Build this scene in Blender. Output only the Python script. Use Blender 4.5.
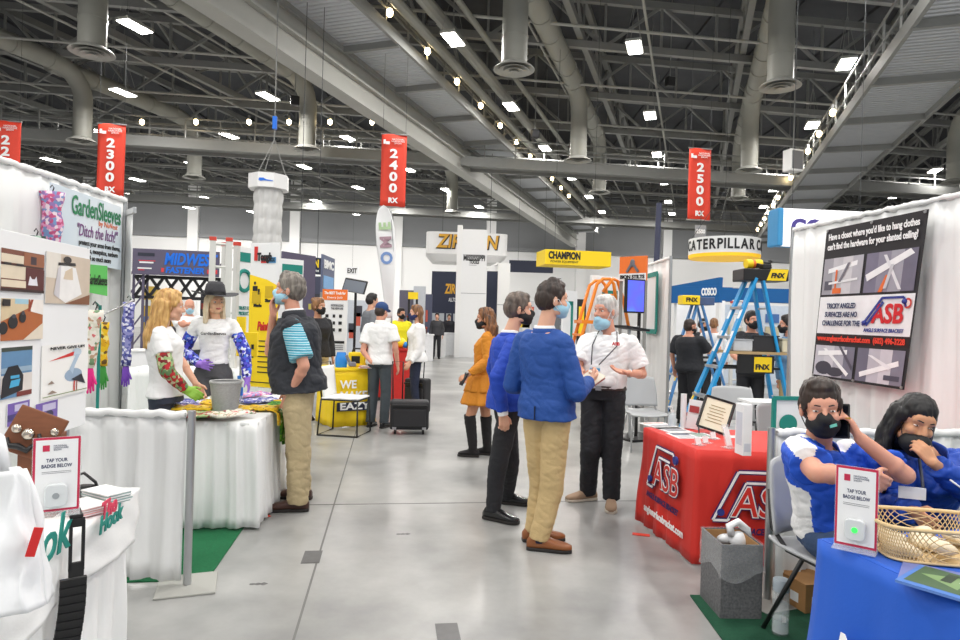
import bpy, bmesh, math, random
from mathutils import Vector, Matrix, Euler, noise
V = Vector
PI = math.pi
random.seed(7)
SC = bpy.context.scene
COL = SC.collection
for o in list(bpy.data.objects):
    bpy.data.objects.remove(o)

# ------------------------------------------------------------------ camera
CAM_H, FOC, ROLL = 1.5, 640.0, math.radians(1.6)
cd = bpy.data.cameras.new('camera')
cd.sensor_width = 36.0
cd.lens = 24.0
cd.clip_start = 0.05
cd.clip_end = 300
cam = bpy.data.objects.new('camera', cd)
COL.objects.link(cam)
_s, _c = math.sin(ROLL), math.cos(ROLL)
# columns: right, up, back
cam.matrix_world = Matrix(((_c, -_s, 0, 0), (0, 0, -1, 0), (_s, _c, 0, CAM_H), (0, 0, 0, 1)))
SC.camera = cam

# ------------------------------------------------------------------ world, light, exposure
SC.view_settings.view_transform = 'Standard'
SC.view_settings.look = 'None'
SC.view_settings.gamma = 1.0
SC.view_settings.use_curve_mapping = False
SC.view_settings.exposure = 0.0
w = bpy.data.worlds.new('hall_air')
SC.world = w
w.use_nodes = True
w.node_tree.nodes['Background'].inputs[0].default_value = (0.93, 0.96, 1.0, 1)
w.node_tree.nodes['Background'].inputs[1].default_value = 0.6
SC.cycles.use_denoising = True
SC.cycles.max_bounces = 6
SC.cycles.diffuse_bounces = 3
SC.cycles.glossy_bounces = 3
SC.cycles.transparent_max_bounces = 12
SC.cycles.sample_clamp_indirect = 4.0
LAMP_POWER = 255.0
def area_lamp(name, loc, sx, sy, power, color=(1, 0.97, 0.93), rot=(0, 0, 0)):
    l = bpy.data.lights.new(name, 'AREA')
    l.shape = 'RECTANGLE'
    l.size, l.size_y = sx, sy
    l.energy = power
    l.color = color
    o = bpy.data.objects.new(name, l)
    o.location = loc
    o.rotation_euler = rot
    COL.objects.link(o)
    return o

# pixel (of the 960x640 photograph) + depth -> world point
def P(px, py, d):
    u, v = (px - 480) / FOC, (320 - py) / FOC
    return V((d * (u * _c - v * _s), d, CAM_H + d * (u * _s + v * _c)))
def G(px, py, z=0.0):
    u, v = (px - 480) / FOC, (320 - py) / FOC
    t = u * _s + v * _c
    d = (z - CAM_H) / t
    return P(px, py, d)

# ------------------------------------------------------------------ materials
def lin(c):
    return c / 12.92 if c <= 0.04045 else ((c + 0.055) / 1.055) ** 2.4
def rgb(r, g=None, b=None):
    if g is None:
        r, g, b = r
    return (lin(r / 255), lin(g / 255), lin(b / 255), 1.0)
MATS = {}
def M(name, col, rough=0.55, metal=0.0, noise_amt=0.0, noise_scale=8.0, bump=0.0, bump_scale=60.0, emit=0.0,
      alpha=1.0, trans=0.0, sss=0.0, sheen=0.0, coat=0.0, stretch=None, ior=None, spec=None, folds=0.0):
    if name in MATS:
        return MATS[name]
    m = bpy.data.materials.new(name)
    m.use_nodes = True
    nt = m.node_tree
    b = nt.nodes['Principled BSDF']
    c = rgb(col)
    b.inputs['Base Color'].default_value = c
    b.inputs['Roughness'].default_value = rough
    b.inputs['Metallic'].default_value = metal
    if spec is not None:
        b.inputs['Specular IOR Level'].default_value = spec
    if ior:
        b.inputs['IOR'].default_value = ior
    if sss:
        b.inputs['Subsurface Weight'].default_value = sss
        b.inputs['Subsurface Radius'].default_value = (0.012, 0.005, 0.003)
        b.inputs['Subsurface Scale'].default_value = 1.0
    if sheen:
        b.inputs['Sheen Weight'].default_value = sheen
    if coat:
        b.inputs['Coat Weight'].default_value = coat
    if trans:
        b.inputs['Transmission Weight'].default_value = trans
    if alpha < 1:
        b.inputs['Alpha'].default_value = alpha
    if emit:
        b.inputs['Emission Color'].default_value = c
        b.inputs['Emission Strength'].default_value = emit
    tc = nt.nodes.new('ShaderNodeTexCoord')
    mp = nt.nodes.new('ShaderNodeMapping')
    nt.links.new(tc.outputs['Object'], mp.inputs['Vector'])
    if stretch:
        mp.inputs['Scale'].default_value = stretch
    if noise_amt or not (bump or emit):
        n = nt.nodes.new('ShaderNodeTexNoise')
        n.inputs['Scale'].default_value = noise_scale
        n.inputs['Detail'].default_value = 5
        nt.links.new(mp.outputs['Vector'], n.inputs['Vector'])
        r = nt.nodes.new('ShaderNodeMapRange')
        a = noise_amt or 0.03
        r.inputs['To Min'].default_value = 1 - a
        r.inputs['To Max'].default_value = 1 + a
        nt.links.new(n.outputs['Fac'], r.inputs['Value'])
        mx = nt.nodes.new('ShaderNodeVectorMath')
        mx.operation = 'SCALE'
        mx.inputs[0].default_value = c[:3]
        nt.links.new(r.outputs['Result'], mx.inputs['Scale'])
        nt.links.new(mx.outputs['Vector'], b.inputs['Base Color'])
    if bump:
        n2 = nt.nodes.new('ShaderNodeTexNoise')
        n2.inputs['Scale'].default_value = bump_scale
        n2.inputs['Detail'].default_value = 3
        nt.links.new(mp.outputs['Vector'], n2.inputs['Vector'])
        bp = nt.nodes.new('ShaderNodeBump')
        bp.inputs['Strength'].default_value = bump
        bp.inputs['Distance'].default_value = 0.01
        nt.links.new(n2.outputs['Fac'], bp.inputs['Height'])
        if folds:
            n3 = nt.nodes.new('ShaderNodeTexNoise')
            n3.inputs['Scale'].default_value = 11.0
            n3.inputs['Detail'].default_value = 4
            n3.inputs['Distortion'].default_value = 0.8
            nt.links.new(mp.outputs['Vector'], n3.inputs['Vector'])
            b3 = nt.nodes.new('ShaderNodeBump')
            b3.inputs['Strength'].default_value = folds
            b3.inputs['Distance'].default_value = 0.03
            nt.links.new(n3.outputs['Fac'], b3.inputs['Height'])
            nt.links.new(b3.outputs['Normal'], bp.inputs['Normal'])
        nt.links.new(bp.outputs['Normal'], b.inputs['Normal'])
    MATS[name] = m
    return m

def ramp_mat(name, kind, stops, scale=20.0, rough=0.7, stretch=None, interp='CONSTANT', axis=None, detail=2.0):
    """patterned fabric / print: voronoi, noise or wave through a colour ramp"""
    if name in MATS:
        return MATS[name]
    m = bpy.data.materials.new(name)
    m.use_nodes = True
    nt = m.node_tree
    b = nt.nodes['Principled BSDF']
    b.inputs['Roughness'].default_value = rough
    tc = nt.nodes.new('ShaderNodeTexCoord')
    mp = nt.nodes.new('ShaderNodeMapping')
    nt.links.new(tc.outputs['Object'], mp.inputs['Vector'])
    if stretch:
        mp.inputs['Scale'].default_value = stretch
    if kind == 'voronoi':
        n = nt.nodes.new('ShaderNodeTexVoronoi')
        n.inputs['Scale'].default_value = scale
        sp = nt.nodes.new('ShaderNodeSeparateColor')
        nt.links.new(n.outputs['Color'], sp.inputs['Color'])
        out = sp.outputs['Red']
    elif kind == 'noise':
        n = nt.nodes.new('ShaderNodeTexNoise')
        n.inputs['Scale'].default_value = scale
        n.inputs['Detail'].default_value = detail
        out = n.outputs['Fac']
    else:
        n = nt.nodes.new('ShaderNodeTexWave')
        n.inputs['Scale'].default_value = scale
        n.bands_direction = axis or 'Z'
        out = n.outputs['Fac']
    nt.links.new(mp.outputs['Vector'], n.inputs['Vector'])
    r = nt.nodes.new('ShaderNodeValToRGB')
    r.color_ramp.interpolation = interp
    els = r.color_ramp.elements
    while len(els) < len(stops):
        els.new(0.5)
    for e, (p, c) in zip(els, stops):
        e.position = p
        e.color = rgb(c)
    nt.links.new(out, r.inputs['Fac'])
    nt.links.new(r.outputs['Color'], b.inputs['Base Color'])
    MATS[name] = m
    return m

# ------------------------------------------------------------------ mesh builder
def frame_from(d, up=V((0, 0, 1))):
    d = V(d).normalized()
    if abs(d.dot(up)) > 0.98:
        up = V((0, 1, 0))
    x = d.cross(up).normalized()
    y = x.cross(d).normalized()
    return x, y, d

class MB:
    def __init__(self):
        self.v, self.f, self.mi = [], [], []
        self.m = 0
    def add(self, vs, fs):
        o = len(self.v)
        self.v += [V(q) for q in vs]
        for f in fs:
            self.f.append([i + o for i in f])
            self.mi.append(self.m)
        return self
    def box(self, c, s, rot=None):
        c = V(c)
        hx, hy, hz = s[0] / 2, s[1] / 2, s[2] / 2
        vs = [V((x, y, z)) for x in (-hx, hx) for y in (-hy, hy) for z in (-hz, hz)]
        if rot is not None:
            R = rot if isinstance(rot, Matrix) else Euler(rot).to_matrix()
            vs = [R @ q for q in vs]
        return self.add([q + c for q in vs], [(0, 1, 3, 2), (4, 6, 7, 5), (0, 4, 5, 1), (2, 3, 7, 6), (0, 2, 6, 4), (1, 5, 7, 3)])
    def bar(self, a, b, w, h=None, up=V((0, 0, 1))):
        """square bar from a to b"""
        a, b = V(a), V(b)
        h = h or w
        x, y, d = frame_from(b - a, up)
        vs = [p + x * sx * w / 2 + y * sy * h / 2 for p in (a, b) for sx, sy in ((-1, -1), (1, -1), (1, 1), (-1, 1))]
        return self.add(vs, [(3, 2, 1, 0), (4, 5, 6, 7), (0, 1, 5, 4), (1, 2, 6, 5), (2, 3, 7, 6), (3, 0, 4, 7)])
    def cone(self, a, ra, b, rb, n=14, cap=True):
        a, b = V(a), V(b)
        x, y, d = frame_from(b - a)
        vs = []
        for p, r in ((a, ra), (b, rb)):
            for i in range(n):
                t = 2 * PI * i / n
                vs.append(p + (x * math.cos(t) + y * math.sin(t)) * r)
        fs = [(i, (i + 1) % n, n + (i + 1) % n, n + i) for i in range(n)]
        if cap:
            fs += [tuple(range(n - 1, -1, -1)), tuple(range(n, 2 * n))]
        return self.add(vs, fs)
    def tube(self, pts, r, n=8, closed=False):
        pts = [V(p) for p in pts]
        k = len(pts)
        vs = []
        up = V((0, 0, 1))
        for i, p in enumerate(pts):
            a = pts[(i - 1) % k] if closed or i > 0 else p
            b = pts[(i + 1) % k] if closed or i < k - 1 else p
            x, y, d = frame_from(b - a, up)
            up = y
            rr = r[i] if isinstance(r, (list, tuple)) else r
            for j in range(n):
                t = 2 * PI * j / n
                vs.append(p + (x * math.cos(t) + y * math.sin(t)) * rr)
        fs = []
        for i in range(k if closed else k - 1):
            i2 = (i + 1) % k
            for j in range(n):
                j2 = (j + 1) % n
                fs.append((i * n + j, i * n + j2, i2 * n + j2, i2 * n + j))
        if not closed:
            fs += [tuple(range(n - 1, -1, -1)), tuple(range((k - 1) * n, k * n))]
        return self.add(vs, fs)
    def capsule(self, a, ra, b, rb, n=12, h=4):
        a, b = V(a), V(b)
        L = (b - a).length
        if L < 1e-6:
            return self.ell(a, (ra, ra, ra))
        x, y, d = frame_from(b - a)
        rings = []
        for i in range(1, h + 1):
            t = PI / 2 * (1 - i / h)
            rings.append((a - d * ra * math.sin(t), ra * math.cos(t)))
        for i in range(0, h):
            t = PI / 2 * (i / h)
            rings.append((b + d * rb * math.sin(t), rb * math.cos(t)))
        vs = [a - d * ra]
        for c, r in rings:
            for j in range(n):
                t = 2 * PI * j / n
                vs.append(c + (x * math.cos(t) + y * math.sin(t)) * r)
        vs.append(b + d * rb)
        fs = []
        for j in range(n):
            fs.append((0, 1 + (j + 1) % n, 1 + j))
        for i in range(len(rings) - 1):
            for j in range(n):
                j2 = (j + 1) % n
                fs.append((1 + i * n + j, 1 + i * n + j2, 1 + (i + 1) * n + j2, 1 + (i + 1) * n + j))
        e = len(vs) - 1
        o = 1 + (len(rings) - 1) * n
        for j in range(n):
            fs.append((o + j, o + (j + 1) % n, e))
        return self.add(vs, fs)
    def ell(self, c, r, R=None, n=16, h=10):
        c = V(c)
        vs = [V((0, 0, -r[2]))]
        for i in range(1, h):
            t = -PI / 2 + PI * i / h
            for j in range(n):
                a = 2 * PI * j / n
                vs.append(V((r[0] * math.cos(t) * math.cos(a), r[1] * math.cos(t) * math.sin(a), r[2] * math.sin(t))))
        vs.append(V((0, 0, r[2])))
        if R is not None:
            vs = [R @ q for q in vs]
        fs = [(0, 1 + (j + 1) % n, 1 + j) for j in range(n)]
        for i in range(h - 2):
            for j in range(n):
                j2 = (j + 1) % n
                fs.append((1 + i * n + j, 1 + i * n + j2, 1 + (i + 1) * n + j2, 1 + (i + 1) * n + j))
        e = len(vs) - 1
        o = 1 + (h - 2) * n
        fs += [(o + j, o + (j + 1) % n, e) for j in range(n)]
        return self.add([q + c for q in vs], fs)
    def loft(self, secs, n=24, cap=(True, True)):
        """secs: (centre, axis_x, axis_y, rx, ry, exponent)"""
        vs = []
        for c, ax, ay, rx, ry, e in secs:
            for j in range(n):
                t = 2 * PI * j / n
                ct, st = math.cos(t), math.sin(t)
                px = math.copysign(abs(ct) ** (2 / e), ct) * rx
                py = math.copysign(abs(st) ** (2 / e), st) * ry
                vs.append(V(c) + V(ax) * px + V(ay) * py)
        k = len(secs)
        fs = []
        for i in range(k - 1):
            for j in range(n):
                j2 = (j + 1) % n
                fs.append((i * n + j, i * n + j2, (i + 1) * n + j2, (i + 1) * n + j))
        if cap[0]:
            fs.append(tuple(range(n - 1, -1, -1)))
        if cap[1]:
            fs.append(tuple(range((k - 1) * n, k * n)))
        return self.add(vs, fs)
    def lathe(self, prof, c=(0, 0, 0), n=24, cap=True):
        c = V(c)
        secs = [(c + V((0, 0, z)), V((1, 0, 0)), V((0, 1, 0)), r, r, 2) for r, z in prof]
        return self.loft(secs, n, (cap, cap))
    def prism(self, pts, n, t):
        """planar outline pts (3D) extruded by t along n"""
        n = V(n).normalized() * t
        k = len(pts)
        vs = [V(p) for p in pts] + [V(p) + n for p in pts]
        fs = [tuple(range(k - 1, -1, -1)), tuple(range(k, 2 * k))]
        fs += [(i, (i + 1) % k, k + (i + 1) % k, k + i) for i in range(k)]
        return self.add(vs, fs)
    def grid(self, fn, nu, nv):
        vs = [fn(i / nu, j / nv) for j in range(nv + 1) for i in range(nu + 1)]
        fs = [(j * (nu + 1) + i, j * (nu + 1) + i + 1, (j + 1) * (nu + 1) + i + 1, (j + 1) * (nu + 1) + i) for j in range(nv) for i in range(nu)]
        return self.add(vs, fs)
    def mesh(self, name):
        me = bpy.data.meshes.new(name)
        me.from_pydata([tuple(q) for q in self.v], [], self.f)
        me.polygons.foreach_set('material_index', self.mi)
        bm = bmesh.new()
        bm.from_mesh(me)
        bmesh.ops.recalc_face_normals(bm, faces=bm.faces)
        bm.to_mesh(me)
        bm.free()
        return me

def smooth_mesh(me, ang=None):
    me.polygons.foreach_set('use_smooth', [True] * len(me.polygons))
    if ang:
        try:
            me.set_sharp_from_angle(angle=ang)
        except Exception:
            pass

def link(name, me, mats, parent=None, smooth=False, loc=None, rot=None):
    o = bpy.data.objects.new(name, me)
    COL.objects.link(o)
    if not isinstance(mats, (list, tuple)):
        mats = [mats]
    if not me.materials:
        for m in mats:
            me.materials.append(m)
    if smooth:
        smooth_mesh(me, smooth if isinstance(smooth, float) else None)
    if parent is not None:
        o.parent = parent
    if loc is not None:
        o.location = loc
    if rot is not None:
        o.rotation_euler = rot
    return o
def obj(name, mb, mats, parent=None, smooth=False, bevel=0, solid=0, loc=None, rot=None):
    o = link(name, mb.mesh(name), mats, parent, smooth, loc, rot)
    if solid:
        md = o.modifiers.new('solid', 'SOLIDIFY')
        md.thickness = solid
        md.offset = 0
    if bevel:
        md = o.modifiers.new('bevel', 'BEVEL')
        md.width = bevel
        md.segments = 2
        md.limit_method = 'ANGLE'
    return o
def tag(o, label, cat, group=None, kind=None):
    o['label'] = label
    o['category'] = cat
    if group:
        o['group'] = group
    if kind:
        o['kind'] = kind
    return o
def thing(name, label, cat, loc=(0, 0, 0), rz=0.0, group=None):
    o = bpy.data.objects.new(name, None)
    o.empty_display_size = 0.1
    COL.objects.link(o)
    o.location = loc
    o.rotation_euler = (0, 0, rz)
    return tag(o, label, cat, group)
def struct(name, mb, mats, **k):
    o = obj(name, mb, mats, **k)
    o['kind'] = 'structure'
    return o
def copy_tree(o, parent=None):
    c = o.copy()
    COL.objects.link(c)
    if parent is not None:
        c.parent = parent
    for ch in [q for q in bpy.data.objects if q.parent == o]:
        copy_tree(ch, c)
    return c

WORK = bpy.data.scenes.new('work')
def evaluate(o):
    WORK.collection.objects.link(o)
    vl = WORK.view_layers[0]
    vl.update()
    me = bpy.data.meshes.new_from_object(o.evaluated_get(vl.depsgraph))
    WORK.collection.objects.unlink(o)
    bpy.data.objects.remove(o)
    return me

# lettering -> mesh, lies in local XZ plane facing -Y
_text_cache = {}
def text_mesh(s, size=0.1, bold=0.0, depth=0.0015, shear=0.0, sx=1.0, align='CENTER', spacing=1.0, lead=1.0):
    cu = bpy.data.curves.new('t', 'FONT')
    cu.body = s
    cu.size = size
    cu.offset = bold
    cu.extrude = depth
    cu.shear = shear
    cu.align_x = align
    cu.align_y = 'CENTER'
    cu.space_character = spacing
    cu.space_line = lead
    cu.resolution_u = 3
    to = bpy.data.objects.new('t', cu)
    me = evaluate(to)
    bpy.data.curves.remove(cu)
    me.transform(Matrix.Diagonal((sx, 1, 1, 1)))
    me.transform(Matrix.Rotation(PI / 2, 4, 'X'))
    return me
def text(s, mat, parent, loc, size, rz=0.0, name='lettering', M4=None, fit=None, **k):
    """M4: full local matrix instead of loc; fit: width to squeeze the line into"""
    me = text_mesh(s, size, **k)
    if fit:
        xs = [q.co.x for q in me.vertices]
        wd = max(xs) - min(xs)
        if wd > 1e-6:
            me.transform(Matrix.Diagonal((fit / wd, 1, 1, 1)))
    o = link(name, me, mat, parent)
    if M4 is not None:
        o.matrix_local = M4
    else:
        o.location = loc
        o.rotation_euler = (0, 0, rz)
    return o
def plane_frame(origin, xdir, zdir=V((0, 0, 1))):
    """matrix whose local X runs along xdir, Z along zdir, -Y towards the reader"""
    x = V(xdir).normalized()
    z = V(zdir)
    z = (z - x * z.dot(x)).normalized()
    y = z.cross(x)
    return Matrix(((x.x, y.x, z.x, origin[0]), (x.y, y.y, z.y, origin[1]), (x.z, y.z, z.z, origin[2]), (0, 0, 0, 1)))

def remesh(mb, voxel, smooth=2, fac=0.5):
    me = mb.mesh('r')
    o = bpy.data.objects.new('r', me)
    md = o.modifiers.new('r', 'REMESH')
    md.mode = 'VOXEL'
    md.voxel_size = voxel
    md.use_smooth_shade = True
    if smooth:
        ms = o.modifiers.new('s', 'SMOOTH')
        ms.factor = fac
        ms.iterations = smooth
    out = evaluate(o)
    bpy.data.meshes.remove(me)
    return out
def _pushed(me, fn):
    import numpy as np
    n = len(me.vertices)
    co = np.empty(n * 3, 'f'); no = np.empty(n * 3, 'f')
    me.vertices.foreach_get('co', co)
    me.vertex_normals.foreach_get('vector', no)
    co = co.reshape(-1, 3); no = no.reshape(-1, 3)
    d = np.array([fn(q) for q in co.tolist()], 'f')
    co += no * d[:, None]
    me.vertices.foreach_set('co', co.ravel())
    me.update()
def wrinkle(me, amt, scale=9.0, stretch=(1, 1, 0.6), seed=0.0, fold=0.0, fscale=22.0):
    ox, oy, oz = seed * 3.1, seed * 1.7, seed
    sx, sy, sz = stretch
    nz = noise.noise
    def fn(q):
        x, y, z = q[0] * sx, q[1] * sy, q[2] * sz
        wx = 0.35 * nz((x * 5 + ox, y * 5, z * 5))
        d = amt * (nz((x * scale + ox, y * scale + oy, z * scale + oz)) + 0.5 * nz((x * scale * 2.1, y * scale * 2.1 + ox, z * scale * 2.1)))
        if fold:
            r = nz((x * fscale * .55 + ox + wx, y * fscale * .55 + oy, (z + 0.5 * x) * fscale + oz + wx))
            d -= fold * max(0.0, 1 - abs(r) * 4.5)
        return d
    _pushed(me, fn)
# ================================================================== the hall
AZ = math.radians(18.4)
L = V((math.sin(AZ), math.cos(AZ), 0))            # run of lamp rows, girders and ducts
C = V((math.cos(math.radians(8)), math.sin(math.radians(8)), 0))   # run of the cross trusses and booth fronts
AI = V((-math.sin(math.radians(8)), math.cos(math.radians(8)), 0))  # run of the aisle
ROOF_Z = 14.0

def floor_material():
    m = bpy.data.materials.new('polished_concrete')
    m.use_nodes = True
    nt = m.node_tree
    b = nt.nodes['Principled BSDF']
    tc = nt.nodes.new('ShaderNodeTexCoord')
    def nz(scale, detail, rough=0.6):
        n = nt.nodes.new('ShaderNodeTexNoise')
        n.inputs['Scale'].default_value = scale
        n.inputs['Detail'].default_value = detail
        n.inputs['Roughness'].default_value = rough
        nt.links.new(tc.outputs['Object'], n.inputs['Vector'])
        return n
    n1, n2, n3 = nz(0.7, 6), nz(5.0, 8, 0.7), nz(1.6, 4)
    r = nt.nodes.new('ShaderNodeValToRGB')
    e = r.color_ramp.elements
    e[0].position, e[0].color = 0.3, rgb(126, 127, 127)
    e[1].position, e[1].color = 0.7, rgb(184, 184, 181)
    nt.links.new(n1.outputs['Fac'], r.inputs['Fac'])
    r2 = nt.nodes.new('ShaderNodeValToRGB')
    e = r2.color_ramp.elements
    e[0].position, e[0].color = 0.2, (0.82, 0.82, 0.82, 1)
    e[1].position, e[1].color = 0.75, (1.0, 1.0, 1.0, 1)
    nt.links.new(n2.outputs['Fac'], r2.inputs['Fac'])
    mx = nt.nodes.new('ShaderNodeMix')
    mx.data_type = 'RGBA'
    mx.blend_type = 'MULTIPLY'
    mx.inputs[0].default_value = 0.85
    nt.links.new(r.outputs['Color'], mx.inputs[6])
    nt.links.new(r2.outputs['Color'], mx.inputs[7])
    nt.links.new(mx.outputs[2], b.inputs['Base Color'])
    mr = nt.nodes.new('ShaderNodeMapRange')
    mr.inputs['To Min'].default_value = 0.24
    mr.inputs['To Max'].default_value = 0.38
    nt.links.new(n3.outputs['Fac'], mr.inputs['Value'])
    nt.links.new(mr.outputs['Result'], b.inputs['Roughness'])
    b.inputs['Specular IOR Level'].default_value = 0.55
    bp = nt.nodes.new('ShaderNodeBump')
    bp.inputs['Strength'].default_value = 0.02
    nt.links.new(n2.outputs['Fac'], bp.inputs['Height'])
    nt.links.new(bp.outputs['Normal'], b.inputs['Normal'])
    return m
mb = MB().box((0, 27, -0.1), (140, 80, 0.2))
struct('floor', mb, floor_material())
# saw-cut joints in the slab
STEEL = M('painted_steel', (142, 143, 140), 0.55, noise_amt=0.08, noise_scale=3)
STEEL_L = M('pale_painted_steel', (172, 172, 166), 0.5, noise_amt=0.06, noise_scale=2)
DECK = M('roof_deck', (74, 76, 80), 0.8, noise_amt=0.25, noise_scale=1.5)
DUCT = M('duct_paint', (152, 152, 144), 0.5, noise_amt=0.05, noise_scale=2)
WALLW = M('white_wall_panel', (240, 240, 239), 0.7, noise_amt=0.03, noise_scale=0.4)
WALLG = M('grey_wall_panel', (136, 138, 140), 0.8, noise_amt=0.08, noise_scale=0.5)
BLACKG = M('black_grille', (44, 44, 46), .7)
CABLE = M('dark_cable', (70, 72, 74), .6)
BLACK = M('black_metal', (26, 26, 28), 0.45, noise_amt=0.1)
ALU = M('aluminium', (188, 190, 192), 0.32, metal=0.85, noise_amt=0.05)
WHITE = M('white_plastic', (236, 236, 235), 0.45, noise_amt=0.015)
joint = M('slab_joint', (112, 112, 110), 0.7, noise_amt=0.2, noise_scale=6)
mb = MB()
for k, t in enumerate((5.2, 13.5, 23.0)):
    c0 = AI * t + C * 0.0
    mb.box((c0.x, c0.y, 0.0008), (40, 0.012, 0.0016), (0, 0, math.radians(8)))
for t in (-0.4, 7.0):
    c0 = C * t + AI * 20
    mb.box((c0.x, c0.y, 0.0008), (0.012, 60, 0.0016), (0, 0, math.radians(8)))
struct('trim_1', mb, joint)

# steel covers and scuffs let into the slab
PLATE = M('floor_plate', (98, 98, 98), .5, noise_amt=.25, noise_scale=20)
for px, py, lab in ((312, 557, 'dark square floor box cover in the aisle left of centre'), (448, 634, 'dark square floor box cover at the bottom of the picture'), (403, 534, 'small dark stain on the concrete in mid aisle'), (258, 584, 'small dark scuff on the concrete right of the base plate')):
    p = G(px, py)
    big = 'cover' in lab
    mb = MB()
    if big:
        mb.box((0, 0, .001), (.11, .21, .002)).box((0, 0, .0018), (.095, .195, .002))
    else:
        for k in range(3):
            mb.prism([V((.03 * k - .03 + .018 * math.cos(a_ * .8) * (1 + .3 * math.sin(a_ * 3 + k)), .012 * math.sin(a_ * .8) * (1 + .3 * k), 0)) for a_ in range(8)], (0, 0, 1), .0012)
    tag(obj('floor_cover' if big else 'floor_stain', mb, PLATE, loc=p, rot=(0, 0, .14)), lab, 'floor cover' if big else 'stain')

# far wall: pale lower part, grey upper part, pilasters
WY = 62.0
RC = (0, 0, math.radians(8))
wc = AI * WY
mb = MB().box(wc + V((0, 0, 4.25)), (150, 0.4, 8.5), RC)
mb.m = 1
mb.box(wc + V((0, 0, 11.25)), (150, 0.4, 5.5), RC)
mb.box(wc + V((0, 0, 8.5)) - AI * 0.25, (150, 0.5, 0.35), RC)
struct('wall_back', mb, [WALLW, WALLG])
mb = MB()
for t in (-36, -27, -18, -9, 0.5, 9.5, 18.5, 27.5):
    p = wc + C * t - AI * 0.45
    mb.box(p + V((0, 0, 7)), (0.9, 0.6, 14), RC)
struct('trim_2', mb, WALLW)
for nm, sx in (('wall_left', -62), ('wall_right', 62)):
    mb = MB().box((sx, 27, 4.25), (0.4, 80, 8.5))
    mb.m = 1
    mb.box((sx, 27, 11.25), (0.4, 80, 5.5))
    struct(nm, mb, [WALLW, WALLG])
GREYDOOR = M('grey_door_paint', (112, 116, 122), 0.5)
for i, (px, wd) in enumerate(((560, 2.4), (611, 2.0), (352, 2.0))):
    d = 60.8
    p = P(px, 320, d)
    pz = V((p.x, p.y + (p.x * 0.14), 0))
    mb = MB().box((0, 0, 1.5), (wd, 0.12, 3.0), (0, 0, math.radians(8)))
    dr = obj('door_%d' % (i + 1), mb, GREYDOOR, loc=pz, bevel=0.01)
    dr['kind'] = 'structure'
    obj('door_handle', MB().box((0.15, -0.15, 1.05), (0.06, 0.1, 0.3)), ALU, dr)

mb = MB().box((0, 27, ROOF_Z + 0.1), (150, 84, 0.2))
for k in range(-60, 62, 3):
    mb.box((k, 27, ROOF_Z - 0.06), (0.14, 84, 0.12))
struct('ceiling', mb, DECK)

# trusses
def truss(a, b, zb, zt, n, chord=0.16, web=0.09):
    mb = MB()
    a, b = V(a), V(b)
    for z in (zb, zt):
        mb.bar(a + V((0, 0, z)), b + V((0, 0, z)), chord, chord * 1.3)
    for i in range(n):
        p, q = a.lerp(b, i / n), a.lerp(b, (i + 1) / n)
        z0, z1 = (zb, zt) if i % 2 == 0 else (zt, zb)
        mb.bar(p + V((0, 0, z0)), q + V((0, 0, z1)), web)
        mb.bar(p + V((0, 0, zb)), p + V((0, 0, zt)), web * 0.8)
    return mb
for k in range(-9, 8):
    p0 = V((2.6 + 6.0 * k, 21.0, 0))
    struct('roof_truss', truss(p0 - L * 20, p0 + L * 40, 12.0, 13.6, 26, 0.22, 0.10), STEEL)
for k in range(10):
    c0 = V((0, 13.0 + 5.0 * k, 0))
    struct('roof_truss', truss(c0 - C * 48, c0 + C * 48, 11.7, 13.4, 44, 0.2, 0.11), STEEL)
# sprinkler and conduit runs
mb = MB()
for k in range(-10, 9):
    p0 = V((5.2 + 4.1 * k, 21.0, 11.35 + 0.15 * (k % 3)))
    mb.cone(p0 - L * 18, 0.045, p0 + L * 40, 0.045, 6)
for k in range(9):
    c0 = V((0, 15.5 + 5.0 * k, 11.2))
    mb.cone(c0 - C * 45, 0.05, c0 + C * 45, 0.05, 6)
struct('ceiling_pipes', mb, STEEL_L)

# deep girder with a catwalk on its right
def corrugated():
    m = bpy.data.materials.new('corrugated_steel')
    m.use_nodes = True
    nt = m.node_tree
    b = nt.nodes['Principled BSDF']
    b.inputs['Base Color'].default_value = rgb(198, 201, 206)
    b.inputs['Roughness'].default_value = 0.42
    b.inputs['Metallic'].default_value = 0.25
    tc = nt.nodes.new('ShaderNodeTexCoord')
    wv = nt.nodes.new('ShaderNodeTexWave')
    wv.bands_direction = 'Y'
    wv.inputs['Scale'].default_value = 1.6
    wv.inputs['Distortion'].default_value = 0.6
    nt.links.new(tc.outputs['Object'], wv.inputs['Vector'])
    bp = nt.nodes.new('ShaderNodeBump')
    bp.inputs['Strength'].default_value = 0.9
    bp.inputs['Distance'].default_value = 0.06
    nt.links.new(wv.outputs['Fac'], bp.inputs['Height'])
    nt.links.new(bp.outputs['Normal'], b.inputs['Normal'])
    return m
CORR = corrugated()
g1, g2 = G(320, 87.6, 8.5), G(502, 203, 8.5)
GD = (g2 - g1).normalized()
GX = V((GD.y, -GD.x, 0))
a, b = g1 - GD * 14, g1 + GD * 42
mb = MB()
def run(mb, off, z0, z1, w_):
    """box running along the girder"""
    p, q = a + GX * off, b + GX * off
    p.z = q.z = (z0 + z1) / 2
    mb.bar(p, q, w_, z1 - z0)
run(mb, 0.25, 8.5, 8.62, 0.55)
run(mb, 0.25, 8.6, 9.75, 0.36)
run(mb, 0.28, 9.72, 9.86, 0.6)
run(mb, 0.5, 9.15, 9.22, 0.2)
struct('roof_girder', mb, STEEL_L)
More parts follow.
